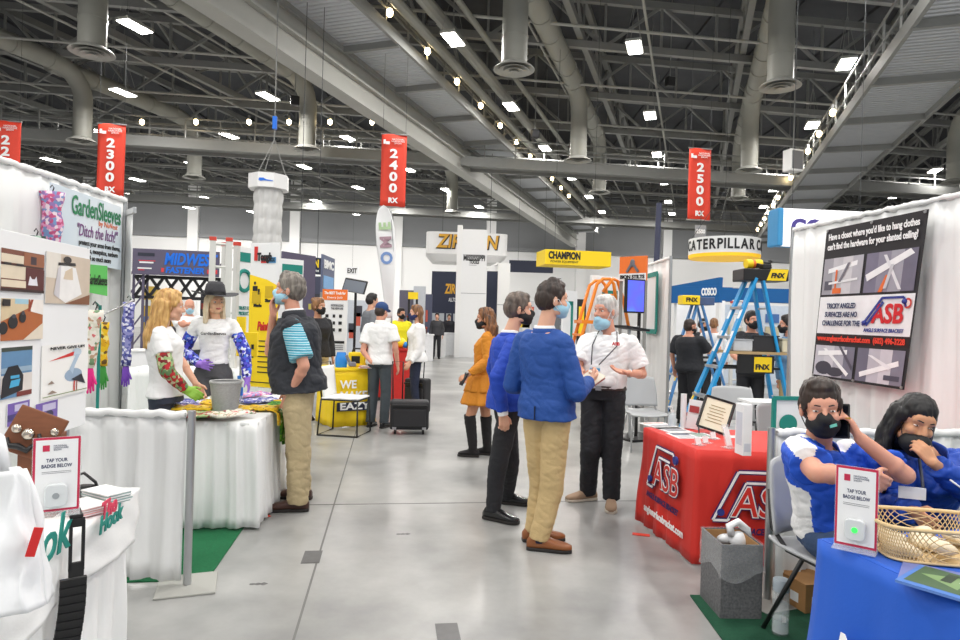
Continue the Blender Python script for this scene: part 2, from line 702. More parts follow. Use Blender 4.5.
def catwalk(name, o1, o2, z, side, base_a, base_b, D, X, lampside):
    th = math.atan2(-D.x, D.y)
    ln = (base_b - base_a).length
    mid = (base_a + base_b) / 2 + X * ((o1 + o2) / 2)
    mb = MB().box((0, 0, 0.03), (abs(o2 - o1), ln, 0.06))
    dk = struct('catwalk_deck', mb, CORR, loc=(mid.x, mid.y, z), rot=(0, 0, th))
    hw = abs(o2 - o1) / 2
    mb = MB()
    for s in (-1, 1):
        mb.box((s * hw, 0, 0.0), (0.1, ln, 0.34))
        for zz in (0.55, 1.1):
            mb.box((s * hw, 0, zz), (0.05, ln, 0.05))
        k = 0
        t = -ln / 2
        while t < ln / 2:
            mb.box((s * hw, t, 0.6), (0.05, 0.05, 1.1))
            t += 1.5
    t = -ln / 2
    while t < ln / 2:
        mb.box((0, t, -0.1), (2 * hw, 0.14, 0.2))
        t += 3.6
    obj('catwalk_rail', mb, STEEL, dk)
    return dk, mid, th, ln, hw
catwalk('catwalk', 0.55, 2.45, 9.85, 1, a, b, GD, GX, 1)
mb = MB()
for off, z, r in ((2.9, 10.4, 0.16), (3.45, 10.7, 0.2), (4.1, 11.1, 0.1), (0.9, 11.2, 0.12)):
    p, q = a + GX * off, b + GX * off
    p.z = q.z = z
    mb.cone(p, r, q, r, 10)
struct('ceiling_pipes', mb, DUCT)
r1, r2, l1, l2 = G(960, 82, 8.5), G(825.6, 206, 8.5), G(960, 14, 8.5), G(795, 206, 8.5)
RD = (r2 - r1).normalized()
RX = V((RD.y, -RD.x, 0))
ra, rb = r1 - RD * 8, r1 + RD * 36
catwalk('catwalk', -2.35, 0.0, 8.5, -1, ra, rb, RD, RX, -1)
# cross bridges
for yy, z in ((31.0, 9.0), (50.0, 9.6)):
    c0 = V((0, yy, z))
    mb = MB()
    mb.bar(c0 - C * 46, c0 + C * 46, 1.2, 0.12)
    for s in (-0.6, 0.6):
        o_ = V((0, s, 0))
        mb.bar(c0 - C * 46 + o_, c0 + C * 46 + o_, 0.12, 0.45)
        for zz in (0.6, 1.1):
            mb.bar(c0 - C * 46 + o_ + V((0, 0, zz)), c0 + C * 46 + o_ + V((0, 0, zz)), 0.06)
        for k in range(-30, 31):
            p = c0 + C * (k * 1.5) + o_
            mb.bar(p, p + V((0, 0, 1.1)), 0.05)
    struct('catwalk_bridge', mb, STEEL)

# round ducts with drop diffusers (pixel of the diffuser, length of the run behind it)
DUCTS = [(514, 70, 0, 'vertical grey air duct above the aisle, its round diffuser nearest'),
         (578, 161, 10.5, 'long grey duct bending down to a diffuser over the middle aisle'),
         (780, 87, 0, 'thick grey duct dropping to a round diffuser above the blue ladder'),
         (749, 171, 10.5, 'grey duct bending down right of the 2500 banner'),
         (92, 53, 0, 'vertical grey duct with wide diffuser at far left of the ceiling'),
         (307, 150, 10.5, 'long grey duct bending down between the 2300 and 2400 banners'),
         (82, 142, 10.0, 'grey duct bending down just left of the 2300 banner'),
         (955, 183, 10.0, 'grey duct with diffuser at the right edge behind the white drape'),
         (194, 178, 8, 'small distant duct and diffuser right of the 2300 banner'),
         (599, 193, 9, 'distant duct and diffuser under the cross bridge right of the girder'),
         (738, 199, 9, 'distant duct and diffuser just right of the 2500 banner foot'),
         (452, 213, 8, 'far small duct and diffuser right of the 2400 banner')]
EMIT_L = M('lamp_panel', (255, 253, 248), emit=16.0)
WARM = M('warm_bulb', (255, 226, 170), emit=22.0)
for px, py, run_, lab in DUCTS:
    g = G(px, py, 8.5)
    t = thing('air_duct', lab, 'air duct', g, group='round ceiling ducts')
    pts = [V((0, 0, 0.1)), V((0, 0, 1.6))]
    if run_:
        pts = [V((0, 0, 0.1)), V((0, 0, 1.9)), V((0, 0, 2.3)) - L * 0.15, V((0, 0, 2.65)) - L * 0.5, V((0, 0, 2.85)) - L * 0.95, V((0, 0, 2.9)) - L * 1.5, V((0, 0, 2.9)) - L * run_]
    else:
        pts = [V((0, 0, 0.1)), V((0, 0, 3.4))]
    mb = MB().tube(pts, 0.36, 18)
    k = 1.5
    if run_:
        while k < run_:
            p = V((0, 0, 2.9)) - L * k
            mb.cone(p - L * 0.04, 0.385, p + L * 0.04, 0.385, 18)
            k += 1.5
    mb.cone((0, 0, 0.9), 0.375, (0, 0, 0.95), 0.375, 18)
    obj('duct_pipe', mb, DUCT, t, smooth=0.6)
    mb = MB()
    for r_, z in ((0.58, 0.0), (0.44, -0.03), (0.3, -0.06), (0.15, -0.08)):
        mb.lathe([(r_ - 0.11, z + 0.05), (r_, z), (r_ - 0.01, z + 0.02), (r_ - 0.12, z + 0.08)], n=28)
    mb.lathe([(0.36, 0.14), (0.56, 0.02), (0.54, 0.05), (0.34, 0.18)], n=28)
    obj('diffuser', mb, STEEL_L, t, smooth=0.6)

# lamps: pixel list per row, each hangs at 10 m
ROWS = [('row just right of the girder', [(453, 40), (511, 107), (545, 148.5), (571, 178), (589, 197), (602, 212)]),
        ('row above the right end of the aisle', [(634.5, 48), (650, 116), (657, 155), (664, 183), (668, 202), (672, 214)]),
        ('row left of the right catwalk', [(846, 64.6), (812, 125.5), (789, 164), (773, 190), (763, 207)]),
        ('row at the far right over the white drape', [(935, 171), (894, 197)]),
        ('row over the far left booths', [(135, 27), (268, 97), (348.5, 139), (409, 170), (446, 190), (479, 207)]),
        ('row behind the 2300 banner', [(123, 93), (229, 136), (304, 167), (358, 188), (400, 202), (433, 216)]),
        ('row left of the 2300 banner', [(94.5, 131), (193, 164), (262, 187), (316, 201), (355, 214)]),
        ('row low at the far left', [(50.5, 160), (137.5, 180), (206, 198), (252, 212)]),
        ('row lowest at the far left', [(131, 195), (189, 208)])]
NTH = ['first', 'second', 'third', 'fourth', 'fifth', 'sixth', 'seventh']
for rn, pxs in ROWS:
    for i, (px, py) in enumerate(pxs):
        g = G(px, py, 10.0)
        t = thing('hall_lamp', 'hall lamp, %s from the front, %s' % (NTH[i], rn), 'lamp', g, -AZ, 'hanging LED hall lamps')
        mb = MB().box((0, 0, 0.06), (0.48, 0.98, 0.08)).box((0, 0, 0.14), (0.2, 0.5, 0.1))
        obj('housing', mb, STEEL_L, t)
        obj('panel', MB().box((0, 0, 0.005), (0.42, 0.92, 0.02)), EMIT_L, t)
        mb = MB()
        for sx in (-0.2, 0.2):
            mb.cone((sx, 0.45, 0.1), 0.008, (0, 0, 1.6), 0.008, 4).cone((sx, -0.45, 0.1), 0.008, (0, 0, 1.6), 0.008, 4)
        mb.cone((0, 0, 1.6), 0.01, (0, 0, 4.02), 0.01, 4)
        obj('hanger', mb, STEEL, t)
        area_lamp('lamp_and_fill_light', (g.x, g.y, 9.95), 0.46, 1.0, LAMP_POWER, rot=(0, 0, -AZ))
# lamps of the hall behind and beside the camera (out of frame)
for i in range(-4, 5):
    for j in range(0, 4):
        p = V((i * 6.0 + 1, 12 - j * 6.2, 9.95))
        area_lamp('lamp_and_fill_light', p, 0.46, 1.0, LAMP_POWER, rot=(0, 0, -AZ))
for i in range(-5, 6):  # added fill lights without fixtures, tilted at the far wall to brighten it
    p = wc - AI * 7 + C * (i * 9)
    area_lamp('lamp_and_fill_light', (p.x, p.y, 9.9), 0.46, 1.0, LAMP_POWER * 1.2, rot=(math.radians(35), 0, math.radians(8)))
# warm bulbs along the catwalks
def bulb(p, lab):
    t = thing('catwalk_bulb', lab, 'bulb', p, group='warm bulbs along the catwalks')
    obj('glass_bulb', MB().ell((0, 0, 0), (0.1, 0.1, 0.13), n=10, h=6), WARM, t, smooth=True)
    obj('bulb_socket', MB().cone((0, 0, 0.1), 0.06, (0, 0, 0.28), 0.05, 8), STEEL, t)
for k in range(11):
    p = a + GX * 2.52 + GD * (13.6 + 2.75 * k)
    bulb((p.x, p.y, 10.3), 'warm bulb on the girder catwalk rail above the aisle')
for k in range(12):
    p = ra + RX * -2.45 + RD * (12 + 2.6 * k)
    bulb((p.x, p.y, 9.1), 'warm bulb on the right catwalk rail')
for k, px in enumerate((142, 196, 249, 289, 330, 372)):
    bulb(G(px, 122, 9.85), 'warm bulb in the line of bulbs above the far left cross bridge')

# aisle banners
REDB = M('banner_red', (226, 66, 44), 0.6, noise_amt=0.05)
WTXT = M('white_print', (250, 250, 250), 0.6, noise_amt=0.01)
for s, x0, x1, y0, y1, d in (('2300', 98, 124, 124, 196, 20.0), ('2400', 381, 406, 134.5, 207, 20.3), ('2500', 688, 711, 148.5, 220, 21.0), ('2200', -7, 19, 121, 193, 20.0)):
    pt, pb = P((x0 + x1) / 2, y0, d), P((x0 + x1) / 2, y1, d)
    wd, ht = (x1 - x0) / FOC * d, pt.z - pb.z
    t = thing('aisle_banner', 'red hanging aisle banner with white number %s' % s, 'banner', ((pt.x + pb.x) / 2, d, pb.z), math.radians(7), 'red hanging aisle banners')
    mb = MB().grid(lambda u, v: V(((u - 0.5) * wd, 0.02 * math.sin(u * 5 + v * 3), v * ht)), 8, 10)
    obj('banner_cloth', mb, REDB, t, solid=0.02, smooth=True)
    for zz in (0, ht):
        obj('banner_bar', MB().cone((-wd / 2 - .03, 0, zz), 0.025, (wd / 2 + .03, 0, zz), 0.025, 8), ALU, t)
    for i, ch in enumerate(s):
        text(ch, WTXT, t, (0, -0.05, ht * (0.725 - 0.158 * i)), 0.38, bold=0.014, depth=0.004, sx=1.3)
    text('RX', WTXT, t, (0, -0.05, ht * 0.085), 0.22, bold=0.01, depth=0.004)
    text('NATIONAL\nHARDWARE\nSHOW', WTXT, t, (0.12, -0.05, ht * 0.9), 0.075, depth=0.004, align='CENTER', lead=0.85)
    mb = MB().box((-0.3, -0.05, ht * 0.89), (0.07, 0.01, 0.14)).box((-0.2, -0.05, ht * 0.875), (0.12, 0.01, 0.09))
    obj('emblem', mb, WTXT, t)
    mb = MB()
    for sx in (-1, 1):
        mb.cone((sx * wd * 0.45, 0, ht), 0.005, (sx * wd * 0.45, 0, 13.97 - pb.z), 0.005, 4)
    obj('hanging_cable', mb, CABLE, t)

# hall loudspeakers
for px, py, d, c, lab in ((793, 161, 25.0, WHITE, 'white box loudspeaker hanging left of the right catwalk'), (432, 17, 19.5, BLACK, 'black box loudspeaker hanging above the girder catwalk'), (535, 134, 27.0, BLACK, 'small black loudspeaker at the girder catwalk above the aisle'), (295, 101, 24.5, BLACK, 'small black loudspeaker beside the duct between the 2300 and 2400 banners'), (670, 82, 24.0, BLACK, 'small black loudspeaker above the 2500 banner')):
    p = P(px, py, d)
    t = thing('hall_speaker', lab, 'loudspeaker', p, .3)
    k = 1.0 if c is WHITE else .55
    obj('speaker_box', MB().box((0, 0, 0), (.6 * k, .45 * k, .85 * k if c is WHITE else .35)), c, t, bevel=.03)
    obj('speaker_grille', MB().box((0, -.23 * k, 0), (.5 * k, .02, .7 * k if c is WHITE else .26)), M('grille_grey', (120, 120, 122), .6) if c is WHITE else BLACKG, t)
    obj('bracket', MB().cone((0, 0, .1), .02, (0, 0, 13.95 - p.z), .02, 6), STEEL, t)
# ================================================================== shared booth builders
CAMP = V((0, 0, CAM_H))
def ray_plane(px, py, o, n):
    d = P(px, py, 1.0) - CAMP
    return CAMP + d * ((V(o) - CAMP).dot(n) / d.dot(n))
CLOTHW = M('white_cloth', (238, 239, 238), 0.8, noise_amt=0.02, noise_scale=3, bump=0.08, bump_scale=90, sheen=0.1)
DRAPEW = M('white_drape', (238, 239, 238), 0.75, noise_amt=0.025, noise_scale=2, bump=0.06, bump_scale=60, sheen=0.15)
TURF = M('green_carpet', (18, 104, 62), 0.95, noise_amt=0.3, noise_scale=60, bump=0.5, bump_scale=220)
BLACKP = M('black_plastic', (22, 22, 24), 0.4, noise_amt=0.08)
NAVYTXT = M('navy_print', (40, 52, 92), 0.6)
GREYTXT = M('grey_print', (110, 112, 120), 0.6)
BLKTXT = M('black_print', (28, 28, 30), 0.6)
REDTXT = M('red_print', (206, 36, 36), 0.6)
TEAL = M('teal_print', (18, 132, 120), 0.6)
CARD = M('white_board', (236, 237, 238), 0.6, noise_amt=0.02)
ACRYL = M('clear_acrylic', (235, 240, 242), 0.08, alpha=0.28)
_pc = {}
def PC(c):
    k = 'print_%02x%02x%02x' % tuple(c)
    return M(k, c, 0.5, noise_amt=0.12, noise_scale=14)

def path_points(path, step):
    pts = []
    acc = 0.0
    for i in range(len(path) - 1):
        p, q = V(path[i]), V(path[i + 1])
        L_ = (q - p).length
        n = max(1, int(L_ / step))
        t = (q - p).normalized()
        nn = V((t.y, -t.x, 0))
        for k in range(n + (1 if i == len(path) - 2 else 0)):
            pts.append((p.lerp(q, k / n), nn, acc + L_ * k / n))
        acc += L_
    return pts
def drape(path, z0, z1, amp0=0.012, amp1=0.035, wl=0.16, rows=8, seed=0, flare=0.0):
    """pleated cloth hung along path (xy points); amp0 at the top, amp1 at the hem; right-hand side is out"""
    rnd = random.Random(seed)
    pts = path_points([V((p[0], p[1], 0)) for p in path], wl / 9)
    n = len(pts)
    # smooth the outward normals over the corners
    nrm = []
    for i in range(n):
        s = V((0, 0, 0))
        for k in range(-4, 5):
            s += pts[min(n - 1, max(0, i + k))][1]
        nrm.append(s.normalized())
    ph = rnd.random() * 9
    mb = MB()
    vs = []
    for j in range(rows + 1):
        t = j / rows
        for i, (p, _, s) in enumerate(pts):
            wob = noise.noise(V((s * 3.1, seed, t * 0.5))) * 3.6
            big = 0.55 + 0.9 * abs(noise.noise(V((s * 2.3, seed + 4, t * 0.8))))
            a = (amp0 + (amp1 - amp0) * t ** 0.7) * big
            c_ = math.sin(2 * PI * s / wl + wob + ph)
            y = math.copysign(abs(c_) ** 0.7, c_) * 0.75 + 0.35 * math.sin(5.1 * PI * s / wl + 2.3 * wob) + 0.8 * noise.noise(V((s * 9, seed, t * 1.5)))
            if j == 0:
                y *= 0.6
            q = p + nrm[i] * (a * y + flare * t)
            q.z = z1 + (z0 - z1) * t + (0.008 * noise.noise(V((s * 5, seed, 9))) if j == rows else 0)
            vs.append(q)
    fs = [(j * n + i, j * n + i + 1, (j + 1) * n + i + 1, (j + 1) * n + i) for j in range(rows) for i in range(n - 1)]
    return mb.add(vs, fs)
def gathered_top(path, z, r=0.035, seed=0):
    """the gathered pole pocket along the top of a drape"""
    pts = path_points([V((p[0], p[1], 0)) for p in path], 0.02)
    c, rr = [], []
    for p, nn, s in pts:
        c.append(V((p.x, p.y, z + 0.012 * noise.noise(V((s * 14, seed, 2))))))
        rr.append(r * (0.75 + 0.45 * abs(noise.noise(V((s * 26, seed, 5))))))
    return MB().tube(c, rr, 8)
def pole(mb, p, z1, r=0.021):
    return mb.cone((p[0], p[1], 0.01), r, (p[0], p[1], z1), r, 12)

def side_drape(name, label, path, z1, seed, pole_at=None, z0=0.03, amp=0.035, wl=0.17, group=None, fabric=None):
    t = thing(name, label, 'drape', (path[0][0], path[0][1], 0), 0, group)
    o = V(path[0]).to_3d()
    o.z = 0
    rel = [(V(p).to_3d() - o) for p in path]
    obj('curtain', drape(rel, z0, z1, 0.018, amp, wl, 9, seed), fabric or DRAPEW, t, smooth=True, solid=0.003)
    obj('pole_pocket', gathered_top(rel, z1 + 0.005, 0.028, seed), fabric or DRAPEW, t, smooth=True)
    mb = MB().cone(rel[0] + V((0, 0, z1)), 0.016, rel[-1] + V((0, 0, z1)), 0.016, 10) if len(rel) == 2 else None
    if mb:
        obj('crossbar', mb, ALU, t, smooth=0.7)
    for p in (pole_at or []):
        q = V((p[0], p[1], 0)) - o
        obj('upright_pole', pole(MB(), q, z1 + 0.03), ALU, t, smooth=0.7)
        obj('base_plate', MB().box((q.x, q.y, 0.006), (0.3, 0.3, 0.01), (0, 0, 0.35)), STEEL_L, t, bevel=0.003)
    return t

def picture(name, label, o, xd, w_, h_, shapes, base=(240, 240, 240), cat='poster', zd=V((0, 0, 1)), thick=0.006, group=None, parent=None, cats=True):
    """a flat print: origin o = lower left corner, shapes in 0..1 units: (colour, [(x,y)..])"""
    m4 = plane_frame(o, xd, zd)
    mats = [M('print_base_%02x%02x%02x' % tuple(base), base, 0.5, noise_amt=0.02)]
    mb = MB().box((w_ / 2, thick / 2, h_ / 2), (w_, thick, h_))
    for i, (c, pl) in enumerate(shapes):
        m = c if not isinstance(c, tuple) else PC(c)
        if m not in mats:
            mats.append(m)
        mb.m = mats.index(m)
        y = -0.0006 - 0.0004 * i
        mb.add([V((x * w_, y, z * h_)) for x, z in pl], [tuple(range(len(pl)))])
    ob = obj(name, mb, mats, parent)
    # keep the flat prints facing the reader
    ob.matrix_world = m4
    if cats:
        tag(ob, label, cat, group)
    return ob, m4
def R_(x0, y0, x1, y1):
    return [(x0, y0), (x1, y0), (x1, y1), (x0, y1)]
def EL(cx, cy, rx, ry, n=16, a0=0, a1=360):
    return [(cx + rx * math.cos(math.radians(a0 + (a1 - a0) * i / n)), cy + ry * math.sin(math.radians(a0 + (a1 - a0) * i / n))) for i in range(n if a1 - a0 == 360 else n + 1)]
def ptext(s, mat, parent, x, z, size, y=-0.007, **k):
    """lettering on a picture, in its own local frame"""
    return text(s, mat, parent, (x, y, z), size, depth=k.pop('depth', 0.0006), **k)

# ================================================================== left booths
# carpet under the sleeve booth
c1, c2 = G(243, 529), G(210, 577)
e = (c1 - c2).normalized()
A0 = c2 + e * -0.05
B0 = A0 + e * 4.6
cr = V((-e.y, e.x, 0))
mb = MB().prism([A0, B0, B0 + cr * 2.2, A0 + cr * 2.2], (0, 0, 1), 0.008)
tag(obj('booth_carpet', mb, TURF), 'green carpet on the floor behind the low white side drape at left', 'carpet')

# tall backdrop of the left booths
t0, t1 = G(0, 160, 2.44), G(125, 201, 2.44)
bd = (t1 - t0).normalized()
s0 = t0 - bd * 1.9
side_drape('backdrop', 'tall white pleated backdrop drape behind the left booths', [t1.xy, s0.xy], 2.44, 3, [t1.xy], wl=0.2, amp=0.03)
BN = V((bd.y, -bd.x, 0))      # towards the aisle
if BN.x < 0:
    BN = -BN
# white end panel with a bar on top
q0, q1 = G(107, 223, 2.32), G(133, 212, 2.32)
t = thing('end_drape', 'narrow white drape panel hanging from a short metal bar, left of the blonde woman', 'drape', (q1.x, q1.y, 0))
rel = [V((0, 0, 0)), q0 - q1]
rel[1].z = 0
obj('curtain', drape(rel[::-1], 0.04, 2.30, 0.006, 0.014, 0.3, 8, 8), DRAPEW, t, smooth=True, solid=0.003)
d_ = rel[1].normalized()
obj('crossbar', MB().bar(V((0, 0, 2.33)) - d_ * 0.06, rel[1] + V((0, 0, 2.33)), 0.025, 0.05), ALU, t, bevel=0.004)
obj('upright_pole', pole(MB(), rel[1] + d_ * 0.02, 2.36), ALU, t, smooth=0.7)

# low side drape with its pole
pb = G(187, 586)
pe = pb + V((-0.78, 0.03, 0))
side_drape('side_drape', 'low white pleated side drape with metal pole and base plate, beside the hook table', [pe.xy, (pb.x - 0.035, pb.y)], 0.93, 5, [pb.xy], wl=0.15, amp=0.035)

# photo board of the hook booth
bo = P(88, 340, 3.42)
bx = AI
brd0 = bo - AI * 1.45
zt, zb = P(88, 249, 3.42).z, P(88, 424, 3.42).z
t = thing('display_board', 'white foam display board with photo prints at the far left', 'display board', (brd0.x, brd0.y, 0), math.atan2(AI.y, AI.x))
obj('panel', MB().box((0.725, 0.012, (zt + zb) / 2), (1.45, 0.02, zt - zb)), CARD, t, bevel=0.002)
mb = MB()
for x in (0.1, 1.35):
    mb2 = MB().cone((x, 0.05, 0), 0.015, (x, 0.05, zt - 0.1), 0.015, 10)
    obj('leg', mb2, ALU, t, smooth=0.7)
BNn = V((AI.y, -AI.x, 0))
def on_board(px, py):
    return ray_plane(px, py, brd0 + BNn * 0.004, BNn)
def board_print(name, label, x0, y0, x1, y1, shapes, base=(240, 240, 240)):
    a_, b_ = on_board(x0, y1), on_board(x1, y1)
    h_ = on_board((x0 + x1) / 2, y0).z - on_board((x0 + x1) / 2, y1).z
    a_.z = on_board((x0 + x1) / 2, y1).z
    w_ = (b_.xy - a_.xy).length
    ob, m4 = picture(name, label, a_, AI, w_, h_, shapes, base, thick=0.003)
    return ob, w_, h_
BR, CRM, ORW = (104, 52, 40), (226, 212, 188), (176, 96, 48)
board_print('photo_print', 'photo print of a brown kitchen with a white bag, top left on the white board', 0, 251, 43, 292,
            [((120, 66, 48), R_(0, 0, 1, 1)), (CRM, R_(0, .3, .55, .62)), (CRM, R_(0, .68, .5, .88)), ((70, 36, 30), R_(0, .62, 1, .66)),
             ((150, 92, 62), R_(.5, .66, 1, .98)), ((60, 40, 48), R_(.66, .7, .8, .9)), ((86, 28, 30), R_(.55, .05, 1, .6)), (CRM, R_(0, .1, .55, .27)),
             ((226, 224, 232), [(.6, .18), (.84, .18), (.8, .42), (.76, .34), (.69, .34), (.64, .42)]), ((48, 26, 24), R_(0, 0, 1, .07)),
             ((40, 34, 36), R_(.04, .63, .2, .68)), ((40, 34, 36), R_(.32, .63, .48, .68))])
board_print('photo_print', 'photo print of a white bag on a black hook, topmost at the board right edge', 45, 255, 89, 304,
            [((206, 190, 172), R_(0, 0, 1, 1)), ((226, 220, 210), R_(0, .5, .3, 1)), ((128, 80, 52), [(.4, 0), (1, 0), (1, .22)]),
             ((238, 236, 234), [(.16, .18), (.42, .02), (.8, .22), (.64, .76), (.28, .8)]), ((214, 196, 172), [(.36, .5), (.58, .5), (.56, .76), (.4, .66)]),
             ((206, 202, 206), [(.16, .18), (.28, .1), (.3, .78), (.24, .7)]), ((30, 28, 30), [(.24, .76), (.64, .8), (.62, .86), (.24, .82)]), ((40, 36, 38), EL(.44, .9, .09, .07))])
board_print('photo_print', 'photo print of black bags on an orange wooden floor, second row left', 0, 299, 42, 340,
            [((176, 98, 50), R_(0, 0, 1, 1)), ((216, 196, 160), [(0, .45), (.62, .78), (.62, 1), (0, 1)]), ((160, 200, 216), R_(.3, .88, .62, 1)), ((238, 232, 226), [(.68, .7), (1, .62), (1, 1), (.66, 1)]),
             ((150, 60, 36), [(.6, .7), (.68, 1), (.74, 1), (.66, .7)]), ((226, 214, 196), [(.5, 0), (1, .42), (1, 0)]),
             ((26, 26, 32), EL(.26, .44, .11, .16)), ((26, 26, 32), EL(.48, .55, .08, .13)), ((26, 26, 32), EL(.04, .3, .1, .15)), ((70, 70, 80), EL(.27, .58, .05, .05)), ((70, 70, 80), EL(.48, .66, .04, .05)), ((30, 28, 30), R_(0, .82, .18, .98))])
board_print('photo_print', 'photo print of a black bag with blue letters by a lake, third row left', 0, 347, 31, 397,
            [((96, 138, 176), R_(0, 0, 1, 1)), ((56, 66, 58), R_(0, .92, 1, 1)), ((150, 176, 196), R_(0, .5, 1, .6)), ((222, 214, 208), R_(0, .1, 1, .46)), ((120, 50, 44), R_(.5, 0, 1, .1)),
             ((28, 30, 38), [(.0, .02), (.68, .12), (.7, .42), (.5, .64), (.2, .62), (.04, .4)]), ((70, 170, 214), [(.25, .2), (.55, .22), (.6, .36), (.3, .34)]), ((70, 170, 214), R_(.28, .38, .56, .44))])
ob, w_, h_ = board_print('bird_poster', 'white poster with a wading bird headed NEVER GIVE UP!', 41, 344, 87, 396,
            [((150, 172, 196), EL(.66, .38, .2, .13)), ((196, 212, 226), EL(.72, .82, .11, .08)), ((176, 196, 216), [(.64, .4), (.56, .5), (.7, .78), (.8, .78), (.68, .56)]),
             ((206, 44, 40), [(.66, .84), (.12, .7), (.64, .76)]), ((40, 44, 56), [(.6, .3), (.94, .16), (.84, .38)]), ((206, 60, 46), R_(.66, .06, .69, .26)), ((150, 60, 46), R_(.72, .06, .74, .26)),
             ((120, 140, 80), R_(.02, .05, .98, .065)), ((150, 130, 116), [(.1, .1), (.2, .16), (.3, .1)]), ((150, 130, 116), [(.1, .28), (.18, .34), (.24, .28)])], (244, 243, 240))
ptext('NEVER GIVE UP!', BLKTXT, ob, w_ / 2, h_ * 0.93, h_ * 0.075, fit=w_ * 0.74, bold=0.0006)
for x0, x1, lab in ((7, 29, 'violet photo print, lower left on the white board behind the wooden block'), (35, 57, 'violet photo print, lower right on the white board behind the wooden block')):
    board_print('photo_print', lab, x0, 402, x1, 424, [((116, 92, 172), R_(0, 0, 1, 1)), ((70, 60, 120), R_(0, .2, .5, .5)), ((196, 190, 220), R_(.3, .6, .9, .9)), ((50, 44, 80), EL(.6, .4, .2, .2))])

# hook booth table
hc = G(130, 489, 0.75)
hf = G(0, 578, 0.75)
hd = (hc - hf).normalized()
hn = V((hd.y, -hd.x, 0))
h0 = hf - hd * 0.75
w2 = 0.62
t = thing('draped_table', 'white draped display table in the near left corner', 'table', (hc.x, hc.y, 0))
def rl(p, z=0):
    q = V(p) - hc
    return V((q.x, q.y, z))
corn = [h0, hc, hc - hn * w2, h0 - hn * w2]
obj('tabletop', MB().prism([rl(p, 0.71) for p in corn], (0, 0, 1), 0.035), CLOTHW, t, bevel=0.01)
obj('skirt', drape([rl(h0), rl(hc), rl(hc - hn * w2)], 0.02, 0.72, 0.006, 0.03, 0.14, 9, 12), CLOTHW, t, smooth=True, solid=0.003)
mb = MB()
def top_cover(u, v):
    # runs over the edge and hangs 0.2 m down the front
    p = h0.lerp(hc, u) + hd * 0.012
    if v < 0.3:
        q = p - hn * (0.62 * (1 - v / 0.3) - 0.012)
        return rl(q, 0.752 + 0.002 * noise.noise(V((u * 9, v * 9, 1))))
    k = (v - 0.3) / 0.7
    q = p + hn * (0.035 + 0.014 * math.sin(u * 17) * k + 0.01 * noise.noise(V((u * 14, k * 3, 4))))
    return rl(q, 0.752 - 0.21 * k - 0.02 * math.sin(u * 7) * k)
mb.grid(top_cover, 60, 20)
obj('table_runner', mb, CLOTHW, t, smooth=True, solid=0.003)
fr = plane_frame
def on_front(px, py):
    return ray_plane(px, py, hc + hn * 0.068, hn)
PINKT = M('pink_print', (214, 62, 92), 0.6)
for s, mt, px, py, sz in (('The', PINKT, 109, 508, 0.085), ('Hook', TEAL, 111, 519, 0.085), ('Hook', TEAL, 36, 552, 0.17)):
    p = on_front(px, py)
    m4 = plane_frame(p - hc, hd)
    m4.translation = V((p.x - hc.x, p.y - hc.y, p.z))
    text(s, mt, t, None, sz, M4=m4, bold=0.0025, depth=0.002, shear=0.2)

# wooden block with knobs and hooks
wb = P(34, 434, 2.25)
t = thing('hook_display', 'brown leather covered block with steel knobs and black bag hooks', 'display', (wb.x, wb.y, 0.755), math.radians(12))
WOOD = M('brown_leather', (124, 74, 46), 0.6, noise_amt=0.25, noise_scale=18, stretch=(1, 1, 4))
rt = Euler((math.radians(-14), math.radians(22), 0)).to_matrix()
hz = wb.z - 0.755
obj('block', MB().box((0, 0.0, hz), (0.16, 0.02, 0.16), rt), WOOD, t, bevel=0.004)
obj('block', MB().box((0, 0.07, hz * 0.5 - 0.02), (0.12, 0.1, hz + 0.02)), WOOD, t, bevel=0.004)
for x, z, r in ((-0.045, 0.0, 0.017), (-0.005, -0.005, 0.021), (0.065, 0.03, 0.014)):
    c = V((0, 0, hz)) + rt @ V((x, -0.035, z))
    k = obj('knob', MB().ell(c, (r, r * .8, r), n=16, h=10), M('brushed_nickel', (196, 186, 172), 0.25, metal=1.0), t, smooth=True)
    obj('stem', MB().cone(c, r * .5, c + rt @ V((0, 0.03, 0)), r * .55, 10), MATS['brushed_nickel'], k)
for x, z in ((-0.015, -0.045), (0.068, 0.0)):
    c = V((0, -0.03, hz)) + rt @ V((x, 0, z))
    pts = [c + rt @ V((-0.045, 0, 0.015)), c + rt @ V((-0.03, 0, -0.008)), c, c + rt @ V((0.03, 0, -0.004)), c + rt @ V((0.04, 0, 0.02))]
    obj('hook', MB().tube(pts, [0.006, 0.011, 0.012, 0.011, 0.006], 8), BLACKP, t, smooth=True)

